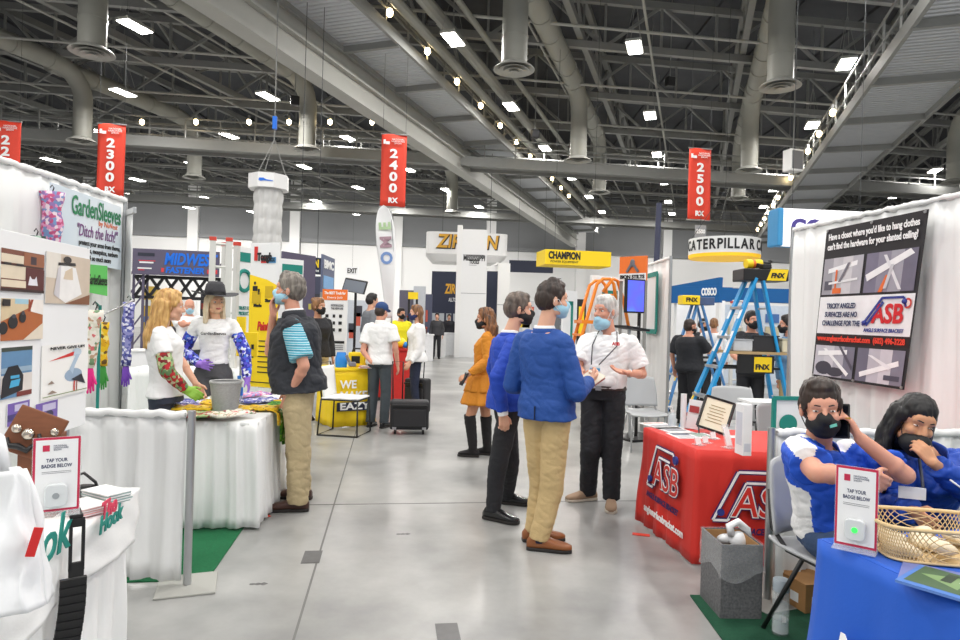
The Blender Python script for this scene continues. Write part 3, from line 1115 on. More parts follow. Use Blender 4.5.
# badge sign stand in clear acrylic
def badge_sign(px0, px1, ptop, pbot, d, rz, label, led, lean=0.0):
    cx = (px0 + px1) / 2
    b_ = P(cx, pbot, d)
    h_ = P(cx, ptop, d).z - b_.z
    w_ = (px1 - px0) / FOC * d / max(0.3, math.cos(rz))
    t = thing('badge_sign', label, 'sign', b_, rz)
    obj('acrylic_holder', MB().box((0, 0.004, h_ / 2), (w_, 0.004, h_)).box((0, 0.0, 0.002), (w_, 0.09, 0.004)), ACRYL, t)
    obj('card', MB().box((0, 0.0, h_ / 2 + 0.003), (w_ * 0.96, 0.0016, h_ * 0.97)), M('sign_card_red', (196, 38, 76), 0.5), t)
    obj('card_face', MB().box((0, -0.0012, h_ / 2 + 0.003), (w_ * 0.86, 0.0016, h_ * 0.91)), CARD, t)
    text('TAP YOUR\nBADGE BELOW', NAVYTXT, t, (0, -0.0025, h_ * 0.66), h_ * 0.062, depth=0.0003, fit=w_ * .62, bold=0.0004, lead=1.2)
    text('NATIONAL\nHARDWARE\nSHOW', NAVYTXT, t, (-0.01, -0.0025, h_ * 0.86), h_ * 0.03, depth=0.0003, align='LEFT', lead=0.9)
    obj('emblem', MB().box((-w_ * 0.22, -0.0028, h_ * 0.86), (w_ * 0.14, 0.0006, h_ * 0.08)), MATS['sign_card_red'], t)
    mb = MB()
    for k in range(2):
        mb.box((0, -0.0024, h_ * (0.55 - 0.02 * k)), (w_ * 0.6, 0.0004, h_ * 0.005))
    obj('fine_print', mb, GREYTXT, t)
    r_ = w_ * 0.25
    pts = []
    for sx, sz, a0 in ((1, 1, 0), (-1, 1, 90), (-1, -1, 180), (1, -1, 270)):
        for k in range(5):
            a_ = math.radians(a0 + 90 * k / 4)
            pts.append(V((sx * r_ * .45 + r_ * .5 * math.cos(a_), -0.004, h_ * .25 + sz * r_ * .6 + r_ * .5 * math.sin(a_))))
    rd = obj('badge_reader', MB().prism(pts, (0, -1, 0), 0.022), M('reader_grey', (214, 218, 220), 0.35), t, bevel=0.004)
    obj('reader_light', MB().cone((0, -0.026, h_ * .25), r_ * .3, (0, -0.029, h_ * .25), r_ * .28, 16), led, rd)
    return t
badge_sign(38, 73, 437, 513, 2.02, math.radians(32), 'clear acrylic badge sign TAP YOUR BADGE BELOW on the white hook table', M('led_off', (150, 156, 160), 0.4))

# card stacks
def stack(px, py, d, w_, l_, h_, n, label, cols, rz):
    p = P(px, py, d)
    t = thing('card_stack', label, 'cards', (p.x, p.y, 0.757), rz)
    rnd = random.Random(n)
    for k in range(n):
        mb = MB().box((rnd.uniform(-.003, .003), rnd.uniform(-.003, .003), h_ * (k + .5) / n), (w_, l_, h_ / n * .92), (0, 0, rnd.uniform(-.03, .03)))
        obj('card', mb, PC(cols[k % len(cols)]), t)
    return t
stack(86, 490, 2.35, 0.1, 0.15, 0.032, 8, 'stack of white cards with pink edges on the hook table, nearer of two', [(232, 170, 170), (240, 238, 236)], math.radians(60))
stack(107, 482, 2.5, 0.1, 0.16, 0.04, 8, 'stack of grey green printed cards on the hook table, farther of two', [(150, 178, 176), (238, 240, 240)], math.radians(62))
# black cable / bag behind the sign
p = P(84, 471, 2.55)
t = thing('black_pouch', 'small black strap pouch behind the badge sign on the hook table', 'pouch', (p.x, p.y, 0.757), 0.5)
obj('pouch', MB().ell((0, 0, 0.022), (0.06, 0.04, 0.022)), BLACKP, t, smooth=True)
obj('loop', MB().tube([V((-0.03, 0, 0.03)), V((-0.04, 0, 0.075)), V((0.0, 0, 0.09)), V((0.04, 0, 0.05)), V((0.05, 0, 0.02))], 0.006, 6), BLACKP, t, smooth=True)

# black ribbed strap hanging over the table front
sp = on_front(77, 514)
t = thing('ribbed_strap', 'black ribbed rubber strap hook hanging over the front of the hook table', 'strap', (sp.x - .005, sp.y, sp.z), math.radians(38))
t.scale = (.86, .86, .95)
prof = [(0.00, -0.02), (0.0, 0.025), (-0.002, 0.06), (-0.004, 0.1)]
mb = MB()
mb.box((-0.016, -0.03, -0.10), (0.012, 0.012, 0.17)).box((0.024, -0.03, -0.10), (0.012, 0.012, 0.17)).box((0.004, -0.03, -0.022), (0.05, 0.012, 0.03)).box((0.004, -0.03, -0.18), (0.05, 0.012, 0.05))
mb.box((0.0, -0.005, 0.0), (0.045, 0.062, 0.012)).box((0, 0.028, 0.003), (0.04, 0.02, 0.02))
obj('hook_plate', mb, BLACKP, t, bevel=0.003)
mb = MB()
for k in range(26):
    f = k / 25
    mb.box((-0.004 - 0.05 * f * f, -0.03 - 0.012 * math.sin(f * 3), -0.215 - 0.0135 * k), (0.085, 0.012 if k % 2 else 0.022, 0.0135), (0, 0.12 * f, 0))
obj('ribs', mb, BLACKP, t)
mb = MB().box((-0.065, -0.03, -0.585), (0.095, 0.014, 0.045)).box((-0.02, -0.03, -0.56), (0.02, 0.014, 0.05))
obj('end_hook', mb, BLACKP, t, bevel=0.003)

# white carrier bag at the table front
cb = P(10, 510, 1.62)
t = thing('carrier_bag', 'crumpled white plastic carrier bag with red mark at the left edge', 'bag', (cb.x, cb.y, 0))
BAGW = M('white_poly', (238, 240, 242), 0.35, noise_amt=0.02, bump=0.35, bump_scale=14, trans=0.0)
mb = MB()
def bagf(u, v):
    a_ = 2 * PI * u
    z = 0.75 + 0.34 * v - 0.0
    rx = 0.118 * (1 - 0.45 * v) + 0.035 * noise.noise(V((math.cos(a_) * 1.5, math.sin(a_) * 1.5, v * 3)))
    ry = 0.075 * (1 - 0.75 * v) + 0.03 * noise.noise(V((math.cos(a_) * 2.5, math.sin(a_) * 2.5, v * 4 + 7)))
    return V((-0.02 * 0 - 0.03 * v + rx * math.cos(a_), ry * math.sin(a_), z))
mb.grid(bagf, 48, 24)
obj('bag_body', mb, BAGW, t, smooth=True, solid=0.002)
mb = MB()
def bagl(u, v):
    a_ = 2 * PI * u
    z = 0.76 - 0.24 * v
    k = math.sin(PI * min(1, v * .9 + .1) ** .7)
    rx = 0.115 * (0.5 + 0.5 * k) + 0.015 * noise.noise(V((math.cos(a_) * 2, math.sin(a_) * 2, v * 3 + 2)))
    ry = 0.06 * (0.5 + 0.5 * k)
    return V((rx * math.cos(a_), ry * math.sin(a_), z))
for s in (-1, 1):
    pts = [V((-0.06 + 0.03 * s, 0.02 * s, 1.08)), V((-0.07 + 0.02 * s, 0.02 * s, 1.16)), V((-0.12, 0.02 * s, 1.2)), V((-0.15, 0.02 * s, 1.12))]
    obj('handle', MB().tube(pts, 0.016, 8), BAGW, t, smooth=True)
p = P(38, 499, 1.55)
obj('red_mark', MB().box((0.098, -0.05, 0.925), (0.02, 0.004, 0.07), (0, 0.25, 0.75)), REDTXT, t)

# ---- sleeve booth: banners and sleeves on the backdrop
BO = t1 + BN * 0.06
def on_back(px, py, off=0.0):
    return ray_plane(px, py, BO + BN * off, BN)
def quad_banner(name, label, c4, mat_, pl, off=0.0, cat='banner', group=None):
    pts = [pl(px, py, off) for px, py in c4]     # TL TR BR BL
    o_ = pts[3].copy()
    t = thing(name, label, cat, o_, 0, group)
    mb = MB()
    def f(u, v):
        a_, b_ = pts[0].lerp(pts[1], u), pts[3].lerp(pts[2], u)
        return a_.lerp(b_, v) - o_
    mb.grid(f, 10, 8)
    obj('panel', mb, mat_, t, solid=0.006, smooth=False)
    return t, pts, o_
SKYB = ramp_mat('sky_print', 'noise', [(0.3, (196, 214, 226)), (0.7, (224, 232, 238))], 1.6, 0.5, interp='LINEAR')
t, pts, o_ = quad_banner('sleeve_banner', 'pale blue banner lettered GardenSleeves on the left backdrop', [(50, 182), (121, 207), (121, 270), (50, 257)], SKYB, on_back)
xd = (pts[1] - pts[0])
xd.z = 0
wdt = xd.length
xd.normalize()
def on_banner(s, mt, u, v, size, fit=None, **k):
    a_, b_ = pts[0].lerp(pts[1], u), pts[3].lerp(pts[2], u)
    p = a_.lerp(b_, v) + BN * 0.008 - o_
    m4 = plane_frame(p, xd)
    return text(s, mt, t, None, size, M4=m4, fit=fit, depth=0.001, **k)
GRNT = M('green_print', (34, 128, 82), 0.6)
PURT = M('purple_print', (122, 70, 130), 0.6)
on_banner('GardenSleeves', GRNT, 0.62, 0.20, 0.2, fit=wdt * 0.72, bold=0.002)
on_banner('by NuVest', M('orange_print', (226, 112, 56), 0.6), 0.78, 0.36, 0.06)
on_banner('"Ditch the Itch!"', PURT, 0.62, 0.53, 0.13, fit=wdt * 0.6, shear=0.2)
on_banner('protect your arms from thorns,\nnettles, mosquitos, sunburn\n& so much more', BLKTXT, 0.66, 0.80, 0.055, fit=wdt * 0.62, bold=0.001)
t, pts, o_ = quad_banner('green_sign', 'bright green sign lettered GardenSleeves under the pale blue banner', [(86, 264), (107, 266), (107, 296), (86, 292)], M('lime_print', (92, 190, 92), 0.6), on_back, 0.05, 'sign')
m4 = plane_frame((pts[0] + pts[2]) / 2 + BN * 0.01 - o_, xd)
text('GardenSleeves', BLKTXT, t, None, 0.11, M4=m4, depth=0.001, fit=(pts[1] - pts[0]).length * 0.9, bold=0.001)

FLOR = {
    'pink': ramp_mat('floral_pink', 'voronoi', [(0, (226, 150, 190)), (.2, (150, 120, 180)), (.4, (236, 216, 226)), (.62, (196, 84, 130)), (.8, (120, 150, 196))], 48),
    'dark': ramp_mat('floral_dark', 'voronoi', [(0, (20, 52, 48)), (.35, (30, 84, 74)), (.7, (14, 28, 34)), (.86, (150, 176, 160))], 42),
    'pale': ramp_mat('floral_pale', 'voronoi', [(0, (238, 232, 220)), (.5, (226, 222, 204)), (.72, (196, 160, 130)), (.84, (120, 150, 110)), (.92, (216, 110, 110))], 60),
    'yellow': ramp_mat('floral_yellow', 'voronoi', [(0, (240, 196, 30)), (.6, (226, 170, 24)), (.8, (110, 80, 30)), (.9, (240, 220, 120))], 46),
    'violet': ramp_mat('floral_violet', 'voronoi', [(0, (96, 104, 176)), (.3, (226, 226, 240)), (.5, (70, 70, 140)), (.75, (150, 150, 206))], 60),
    'blue': ramp_mat('floral_blue', 'voronoi', [(0, (46, 58, 178)), (.3, (90, 84, 214)), (.5, (24, 28, 96)), (.66, (176, 186, 240)), (.8, (60, 110, 220)), (.92, (236, 240, 250))], 44),
    'red': ramp_mat('floral_cherry', 'voronoi', [(0, (176, 30, 36)), (.3, (150, 176, 120)), (.55, (120, 24, 30)), (.75, (96, 130, 84)), (.9, (206, 196, 160))], 44),
    'lime': ramp_mat('leafy_green', 'voronoi', [(0, (96, 168, 44)), (.4, (60, 130, 36)), (.7, (140, 196, 70)), (.88, (220, 226, 170))], 40),
}
def garden_sleeve(label, px, y0, y1, d, w_, key, glove=None, px1=None, plane=None):
    """a fabric arm sleeve hung by its top, rubber glove below"""
    a_ = P(px, y0, d)
    b_ = P(px1 or px, y1, d)
    t = thing('garden_sleeve', label, 'sleeve', a_, 0.2, 'garden sleeves hung on the backdrop')
    ln = a_.z - b_.z
    dx = b_.x - a_.x
    mb = MB()
    secs = []
    for i in range(9):
        f = i / 8
        r_ = w_ / 2 * (1.0 - 0.3 * f + 0.12 * math.sin(f * 11 + px))
        secs.append((V((dx * f + .004 * math.sin(i * 2.1), 0, -ln * f)), V((1, 0, 0)), V((0, 1, 0)), r_, r_ * 0.55, 2.2))
    mb.loft(secs[::-1], 20)
    obj('sleeve', mb, FLOR[key], t, smooth=True)
    obj('clip', MB().tube([V((0, 0, -0.01)), V((0.012, 0, 0.03)), V((0, 0, 0.05)), V((-0.012, 0, 0.03))], 0.004, 6), BLACKP, t)
    if glove:
        e_ = V((dx, 0, -ln))
        mb = MB().ell(e_ + V((0, 0, -0.05)), (w_ * .3, w_ * .16, 0.07))
        for k in range(4):
            x = (k - 1.5) * w_ * .15
            mb.capsule(e_ + V((x, 0, -0.08)), w_ * .085, e_ + V((x * 1.2, 0, -0.15 + abs(k - 1.4) * .012)), w_ * .07, 8, 3)
        mb.capsule(e_ + V((w_ * .2, 0, -0.04)), w_ * .09, e_ + V((w_ * .46, -0.01, -0.09)), w_ * .08, 8, 3)
        obj('glove', mb, M('glove_' + key, glove, 0.5, noise_amt=0.05), t, smooth=True)
    return t
dk = on_back(60, 230).y
garden_sleeve('pink and purple flowered garden sleeve hung at left of the pale blue banner', 52, 192, 256, dk - .12, 0.15, 'pink')
garden_sleeve('dark green flowered garden sleeve hung lowest left above the white board', 36, 236, 275, dk - .35, 0.13, 'dark')
garden_sleeve('pale flowered garden sleeve with magenta glove hung beside the board edge', 95, 310, 368, 3.75, 0.085, 'pale', (226, 30, 130), 90)
garden_sleeve('yellow sunflower garden sleeve with green glove, beside the white end panel', 103, 322, 366, 4.0, 0.07, 'yellow', (60, 150, 60))
garden_sleeve('violet dotted garden sleeve with purple glove right of the end panel', 129, 302, 366, 4.6, 0.085, 'violet', (120, 70, 186), 126)
r1_, r2_, r3_ = P(95, 310, 3.75), P(103, 322, 4.0), P(129, 302, 4.6)
t = thing('sleeve_rack', 'thin metal rack holding the lower flowered sleeves beside the board edge', 'rack', (r1_.x, r1_.y, 0))
o3 = V((r1_.x, r1_.y, 0))
up_ = V((0, 0, .045))
obj('rack_rail', MB().tube([r1_ + up_ - o3, r2_ + up_ - o3, r2_ + up_ - o3 + V((.02, .3, .1)), r3_ + up_ - o3], .006, 8), ALU, t, smooth=True)
obj('rack_post', MB().cone((-.03, .1, 0), .009, (-.03, .1, r1_.z + .03), .009, 8).cone((-.03, .1, r1_.z + .02), .006, (0, 0, r1_.z + .045), .006, 6), TEAL, t)
obj('rack_foot', MB().box((-.03, .1, .008), (.2, .2, .014)), ALU, t)
p = P(45, 190, dk - .06)
tag(obj('hanger_card', MB().box((0, 0, 0), (0.1, 0.012, 0.16), (0, 0, 1.4)), M('teal_card', (20, 120, 112), 0.6), loc=p), 'small teal hang card above the pink flowered sleeve', 'card')

# ---- sleeve table
gc = G(254, 530)
gfar = G(288, 487)
gd = (gfar - gc).normalized()
gn = V((gd.y, -gd.x, 0))
far_ = gc + gd * 1.55
t = thing('draped_table', 'white skirted table covered in garden sleeves behind the low side drape', 'table', (gc.x, gc.y, 0))
w2 = 0.75
def rg(p, z=0):
    q = V(p) - gc
    return V((q.x, q.y, z))
corn = [gc, far_, far_ - gn * w2, gc - gn * w2]
obj('skirt', drape([rg(corn[3]), rg(corn[0]), rg(corn[1]), rg(corn[2])], 0.02, 0.745, 0.008, 0.028, 0.12, 10, 21, 0.02), CLOTHW, t, smooth=True, solid=0.003)
obj('tabletop', MB().prism([rg(p, 0.715) for p in corn], (0, 0, 1), 0.035), CLOTHW, t, bevel=0.012)
def gt(u, v, z=0.752):
    """u along the aisle side, v into the booth"""
    p = gc + gd * (1.55 * u) - gn * (w2 * v)
    return V((p.x, p.y, z))
# knitted grey pot
p = gt(0.22, 0.42)
SLUB = M('grey_woven', (168, 168, 168), 0.85, noise_amt=0.25, noise_scale=70, bump=0.6, bump_scale=90, stretch=(1, 1, 2.5))
t = thing('grey_pot', 'round grey woven pot on the garden sleeve table', 'pot', p)
obj('pot_body', MB().lathe([(0.082, 0), (0.088, 0.02), (0.112, 0.235), (0.106, 0.235), (0.085, 0.03), (0.0, 0.03)], n=32), SLUB, t, smooth=0.8)
obj('rim', MB().lathe([(0.112, 0.222), (0.118, 0.236), (0.112, 0.248), (0.104, 0.24)], n=32, cap=False), SLUB, t, smooth=True)
rnd = random.Random(4)
labs = {'lime': 'leafy green', 'yellow': 'yellow sunflower', 'pale': 'pale flowered', 'pink': 'pink flowered', 'violet': 'violet dotted', 'dark': 'dark green', 'red': 'cherry print'}
lay = [('pale', .14, .8, 0.5), ('lime', .12, .62, 0.3), ('pink', .05, .78, 1.2), ('yellow', .34, .16, 0.2), ('violet', .62, .3, 0.8), ('pale', .62, .7, 2.0), ('dark', .5, .86, 0.4), ('pink', .84, .5, 1.0), ('yellow', .46, .7, 2.4), ('pink', .28, .9, .9), ('yellow', .24, .74, .1), ('violet', .4, .92, 1.6), ('red', .02, .5, .4), ('pale', .05, .28, 1.1)]
for i, (k, u, v, r_) in enumerate(lay):
    p = gt(u, v, 0.754 + 0.002 * i)
    mb = MB()
    for q in range(3):
        sec = []
        for s in range(7):
            f = s / 6 - .5
            sec.append((V((f * .3, (q - 1) * .06 + .01 * math.sin(f * 9 + q), 0.014 + .004 * math.sin(s * 3 + q))), V((0, 1, 0)), V((0, 0, 1)), 0.036 * (1 - f * .25), 0.012, 2.4))
        mb.loft(sec, 12)
    o_ = obj('folded_sleeve', mb, FLOR[k], loc=p, rot=(0, 0, r_), smooth=True)
    where = ['left of the grey pot', 'at the left of the grey pot', 'at the near left corner', 'right of the grey pot', 'behind the grey pot', 'at the far left', 'at the back by the mannequin', 'beside the vest man', 'behind the grey pot near the mannequin', 'in front of the mannequin shorts', 'just left behind the grey pot', 'nearest the mannequin', 'by the side drape', 'at the near right corner'][i]
    tag(o_, labs[k] + ' garden sleeve lying on the white table ' + where, 'sleeve', 'garden sleeves lying on the table')
for j, (u, k, ln) in enumerate(((.3, 'yellow', .12), (.36, 'lime', .26), (.42, 'lime', .3), (.49, 'lime', .27), (.56, 'lime', .3), (.63, 'yellow', .16))):
    mb = MB()
    sec = []
    for s in range(8):
        f = s / 7
        off = -0.10 + 0.15 * min(1, f * 2.2)
        z = 0.77 if f < .3 else 0.77 - ln * (f - .3) / .7
        p = gc + gd * (1.55 * u + .01 * math.sin(s + j)) + gn * off
        sec.append((V((p.x, p.y, z)), gd, gn if f > .3 else V((0, 0, 1)), 0.036 * (1 - .2 * f), 0.012, 2.2))
    mb.loft(sec, 12)
    o_ = obj('draped_sleeve', mb, FLOR[k], smooth=True)
    tag(o_, ['short yellow sunflower sleeve over the table edge, nearest', 'leafy green sleeve over the table edge, nearest of four', 'leafy green sleeve over the table edge, second of four', 'leafy green sleeve over the table edge, third of four', 'leafy green sleeve over the table edge, farthest of four', 'short yellow sunflower sleeve over the table edge, farther away'][j], 'sleeve', 'garden sleeves hanging over the table edge')
# water bottle behind the pot
p = gt(0.62, 0.52)
t = thing('water_bottle', 'clear water bottle with blue label behind the grey pot', 'bottle', p)
CLEAR = M('clear_plastic', (225, 236, 244), 0.08, alpha=0.35)
obj('bottle_body', MB().lathe([(0.03, 0), (0.033, 0.02), (0.033, 0.15), (0.014, 0.19), (0.013, 0.21)], n=20), CLEAR, t, smooth=0.8)
obj('bottle_label', MB().lathe([(0.034, 0.06), (0.034, 0.13)], n=20, cap=False), M('blue_label', (30, 110, 200), 0.5), t, smooth=True)
obj('cap', MB().lathe([(0.015, 0.2), (0.015, 0.225)], n=14), M('blue_cap', (40, 120, 210), 0.5), t)
# red tape scrap at the table foot
p = G(263, 517)
tag(obj('floor_tape', MB().box((0, 0, 0.003), (0.1, 0.05, 0.003), (0, 0, 0.7)), M('red_tape', (220, 70, 52), 0.6), loc=p), 'short red tape mark at the foot of the sleeve table', 'tape')
# ================================================================== right booths
# carpet of the right booth
k1, k2 = G(690, 596), G(722, 640)
ke = (k1 - k2).normalized()
kr = V((ke.y, -ke.x, 0))
K0 = k1 - ke * 2.6
mb = MB().prism([k1, K0, K0 + kr * 3.2, k1 + kr * 3.2], (0, 0, 1), 0.008)
tag(obj('booth_carpet', mb, M('dark_green_carpet', (16, 74, 50), 0.95, noise_amt=0.3, noise_scale=60, bump=0.5, bump_scale=220)), 'dark green carpet under the grey waste box and blue table at right', 'carpet')

# tall backdrop
b0, b1 = G(795, 230, 2.44), G(960, 195.5, 2.44)
BD = (b0 - b1).normalized()
b2 = b1 - BD * 2.2
t = side_drape('backdrop', 'tall white pleated backdrop drape behind the seated pair', [b2.xy, b0.xy], 2.44, 33, [(b0 + BD * 0.03).xy], wl=0.22, amp=0.03)
RN = V((-BD.y, BD.x, 0))
if RN.x > 0:
    RN = -RN
RO = b0 + RN * 0.05
def on_rback(px, py, off=0.0):
    return ray_plane(px, py, RO + RN * off, RN)
c4 = [on_rback(px, py, 0.05) for px, py in ((827, 230), (929, 209), (904, 390), (812, 376))]
po = c4[3].copy()
t = thing('bracket_poster', 'large black and white bracket poster pinned to the tall white backdrop at right', 'poster', po)
def pq(u, v, off=0.0):
    """u right, v down on the poster"""
    a_, b_ = c4[0].lerp(c4[1], u), c4[3].lerp(c4[2], u)
    return a_.lerp(b_, v) + RN * (off + 0.002 * math.sin(u * 6) * v) - po
obj('sheet', MB().grid(lambda u, v: pq(u, v), 24, 24), M('poster_black', (38, 36, 40), 0.45, noise_amt=0.1), t, solid=0.004)
def pquad(name, shapes, off=0.004):
    mats, mb = [], MB()
    for i, (c, pl) in enumerate(shapes):
        m = c if not isinstance(c, tuple) else PC(c)
        if m not in mats:
            mats.append(m)
        mb.m = mats.index(m)
        # follow the gentle wave of the sheet
        xs = [p[0] for p in pl]
        mb.add([pq(x, y, off + 0.0007 * i) for x, y in pl], [tuple(range(len(pl)))])
    return obj(name, mb, mats, t)
GY = [(214, 214, 220), (150, 148, 160), (96, 94, 108), (236, 236, 240)]
def strips(x0, y0, x1, y1, c):
    return [(c, R_(x0 + (x1 - x0) * k / 4, y0, x0 + (x1 - x0) * (k + 1) / 4, y1)) for k in range(4)]
def gstrips(x0, y0, x1, y1, cs):
    n = len(cs)
    return [(cs[k], R_(x0 + (x1 - x0) * k / n, y0, x0 + (x1 - x0) * (k + 1) / n, y1)) for k in range(n)]
pquad('bracket_photo', gstrips(.02, .2, .46, .44, [(160, 158, 166), (190, 188, 194), (206, 204, 208), (180, 178, 186)]) +
      [((240, 240, 242), [(.08, .27), (.4, .23), (.4, .26), (.08, .3)]), ((90, 88, 100), R_(.05, .35, .14, .41)), ((226, 110, 50), R_(.15, .4, .25, .435)), ((226, 110, 50), [(.17, .28), (.19, .28), (.19, .4), (.17, .4)]), ((236, 236, 238), [(.1, .36), (.42, .34), (.42, .355), (.1, .375)]), ((120, 118, 128), [(.3, .24), (.33, .24), (.24, .36), (.21, .36)])])
pquad('bracket_photo', gstrips(.49, .2, .97, .44, [(120, 116, 136), (140, 136, 152), (160, 158, 170), (110, 106, 124)]) +
      [((238, 238, 240), [(.5, .33), (.9, .2), (.94, .23), (.52, .37)]), ((226, 226, 230), [(.66, .22), (.69, .22), (.86, .43), (.83, .43)]), ((226, 110, 50), [(.7, .34), (.74, .34), (.68, .44), (.64, .44)]), ((200, 200, 206), [(.74, .28), (.77, .28), (.72, .42), (.69, .42)])])
pquad('title_panel', [((238, 238, 240), R_(.01, .455, .99, .7))])
pquad('red_band', [((40, 24, 26), R_(.01, .7, .99, .765))])
pquad('bracket_photo', gstrips(.02, .78, .48, .985, [(196, 194, 204), (206, 204, 212), (176, 174, 186), (120, 118, 134)]) +
      [((66, 64, 76), EL(.14, .93, .1, .045)), ((66, 64, 76), EL(.28, .95, .1, .03)), ((244, 244, 246), [(.06, .82), (.4, .8), (.4, .83), (.06, .85)]), ((244, 244, 246), [(.12, .8), (.16, .8), (.44, .95), (.42, .97)]), ((90, 86, 100), [(.3, .78), (.33, .78), (.47, .9), (.47, .93)])])
pquad('bracket_photo', gstrips(.51, .78, .975, .985, [(110, 108, 126), (190, 188, 198), (206, 204, 212), (130, 128, 144)]) +
      [((244, 244, 246), [(.55, .93), (.92, .84), (.93, .87), (.56, .96)]), ((236, 236, 240), [(.62, .82), (.66, .82), (.86, .88), (.84, .9)]), ((80, 78, 94), R_(.8, .93, .95, .96))])
def ptxt(s, mt, u, v, size, fit=None, off=0.012, **k):
    p = pq(u, v, off)
    xd = pq(min(1, u + .05), v, off) - pq(max(0, u - .05), v, off)
    zd = pq(u, max(0, v - .05), off) - pq(u, min(1, v + .05), off)
    return text(s, mt, t, None, size, M4=plane_frame(p, xd, zd), fit=fit, depth=0.001, **k)
pw = (c4[1] - c4[0]).length
ptxt('Have a closet where you\'d like to hang clothes', WTXT, .5, .06, 0.075, fit=pw * .9, bold=0.002)
ptxt('can\'t find the hardware for your slanted ceiling?', WTXT, .5, .125, 0.075, fit=pw * .9, bold=0.002)
ptxt('TRICKY ANGLED\nSURFACES ARE NO\nCHALLENGE FOR THE', NAVYTXT, .28, .575, 0.06, fit=pw * .42, bold=0.0015, shear=.15, lead=1.2)
RED = M('logo_red', (206, 30, 38), 0.55)
BLUEL = M('logo_blue', (44, 58, 140), 0.55)
ptxt('ASB', RED, .76, .575, 0.2, fit=pw * .3, bold=0.006, shear=.15)
ptxt('ANGLE SURFACE BRACKET', BLUEL, .74, .67, 0.04, fit=pw * .38, bold=0.001, shear=.2)
mb = MB()
for (a_, b_) in (((.53, .64), (.7, .475)), ((.7, .475), (.9, .475)), ((.57, .64), (.715, .5)), ((.9, .475), (.93, .53))):
    mb.bar(pq(*a_, .012), pq(*b_, .012), 0.018, 0.004, RN)
mb.ell(pq(.55, .625, .012), (0.02, 0.02, 0.02), n=10, h=6).ell(pq(.915, .5, .012), (0.022, 0.022, 0.022), n=10, h=6)
obj('logo_lines', mb, BLUEL, t)
pquad('round_seal', [((206, 60, 50), EL(.94, .51, .035, .03)), ((240, 220, 216), EL(.94, .51, .022, .018))], 0.012)
ptxt('www.anglesurfacebracket.com  (602) 496-3228', M('poster_red_text', (236, 66, 46), 0.5), .5, .733, 0.06, fit=pw * .9, bold=0.0025)
mb = MB()
for u in (.02, .5, .98):
    for v in (.012, .988):
        mb = MB().cone(pq(u, v, 0.004), 0.011, pq(u, v, 0.012), 0.011, 12)
        obj('grommet', mb, ALU, t)

# red bracket table
rc = [G(694, 564), G(641, 521)]                  # near corner, far corner of the aisle side
rdir = (V((math.cos(math.radians(-2)), math.sin(math.radians(-2)), 0)))
near_r, far_r = rc[0] + rdir * 1.55, rc[1] + rdir * 1.6
REDC = M('red_cloth', (212, 44, 34), 0.65, noise_amt=0.06, noise_scale=3, bump=0.06, bump_scale=80, sheen=0.05)
o_ = rc[0]
t = thing('red_table', 'red cloth covered table with white bracket logos', 'table', (o_.x, o_.y, 0))
def rr(p, z=0):
    q = V(p) - o_
    return V((q.x, q.y, z))
RT = 0.72
corn = [rc[0], near_r, far_r, rc[1]]
obj('tabletop', MB().prism([rr(p, RT - 0.03) for p in corn], (0, 0, 1), 0.03), REDC, t, bevel=0.012)
obj('cloth_skirt', drape([rr(rc[1]), rr(rc[0]), rr(near_r)][::1] + [rr(far_r)], 0.015, RT - 0.006, 0.002, 0.02, 0.24, 10, 40, 0.03), REDC, t, smooth=True, solid=0.003)
LN = None
ld = (rc[0] - rc[1]).normalized()     # along the aisle side towards the camera
ln_ = V((-ld.y, ld.x, 0))
if ln_.x > 0:
    ln_ = -ln_
fn_ = V((rdir.y, -rdir.x, 0))
if fn_.y > 0:
    fn_ = -fn_
NAVYL = M('logo_navy', (64, 30, 92), 0.6)
def logo_face(org, xd, nrm, sx, cx, cz, com=True, sk=0):
    """angle bracket logo: roof line, dots, big letters"""
    def f(x, z, off=0.04):
        p = org + xd * (cx + x * sx) + nrm * off
        return V((p.x - o_.x, p.y - o_.y, cz + z * sx))
    mbn, mbw = MB(), MB()
    for m_, w_, off in ((mbn, 0.075, 0.036), (mbw, 0.034, 0.040)):
        for a_, b_ in (((-.58, -.3), (-.22, .42)), ((-.22, .42), (.42, .42)), ((-.36, -.3), (-.1, .26)), ((-.58, -.3), (-.36, -.3)), ((.42, .42), (.5, .26)), ((-.1, .26), (.3, .26))):
            m_.bar(f(*a_, off), f(*b_, off), w_ * sx, 0.004, nrm)
    obj('logo_outline', mbn, NAVYL, t)
    obj('logo_lines', mbw, WTXT, t)
    mb = MB().cone(f(-.47, -.18, .03), .055 * sx, f(-.47, -.18, .047), .055 * sx, 16).cone(f(.5, .34, .03), .065 * sx, f(.5, .34, .047), .065 * sx, 16)
    obj('logo_dots', mb, BLUEL, t)
    for s_, mt, sz, off, bo in (('ASB', NAVYL, .62, .042, .04), ('ASB', WTXT, .62, .045, .022), ('ASB', REDC, .62, .048, .002)):
        m4 = plane_frame(f(.16, -.04, off), xd)
        text(s_, mt, t, None, sz * sx, M4=m4, bold=bo * sx, depth=0.001, fit=sx * (0.98 + (bo - .02) * 1.5), shear=.15)
    m4 = plane_frame(f(0.02, -.46, .04), xd)
    text('ANGLE SURFACE BRACKET', NAVYL, t, None, .13 * sx, M4=m4, bold=.006 * sx, depth=0.001, fit=sx * 1.25, shear=.2)
    if com:
        m4 = plane_frame(f(0.1, -.72, .045), xd)
        text('anglesurfacebracket.com', WTXT, t, None, .17 * sx, M4=m4, bold=.006 * sx, depth=0.001, fit=sx * 1.5)
logo_face(rc[1], ld, ln_, 0.42, 0.43, 0.46)
logo_face(rc[0], rdir, fn_, 0.42, 0.34, 0.42, False)

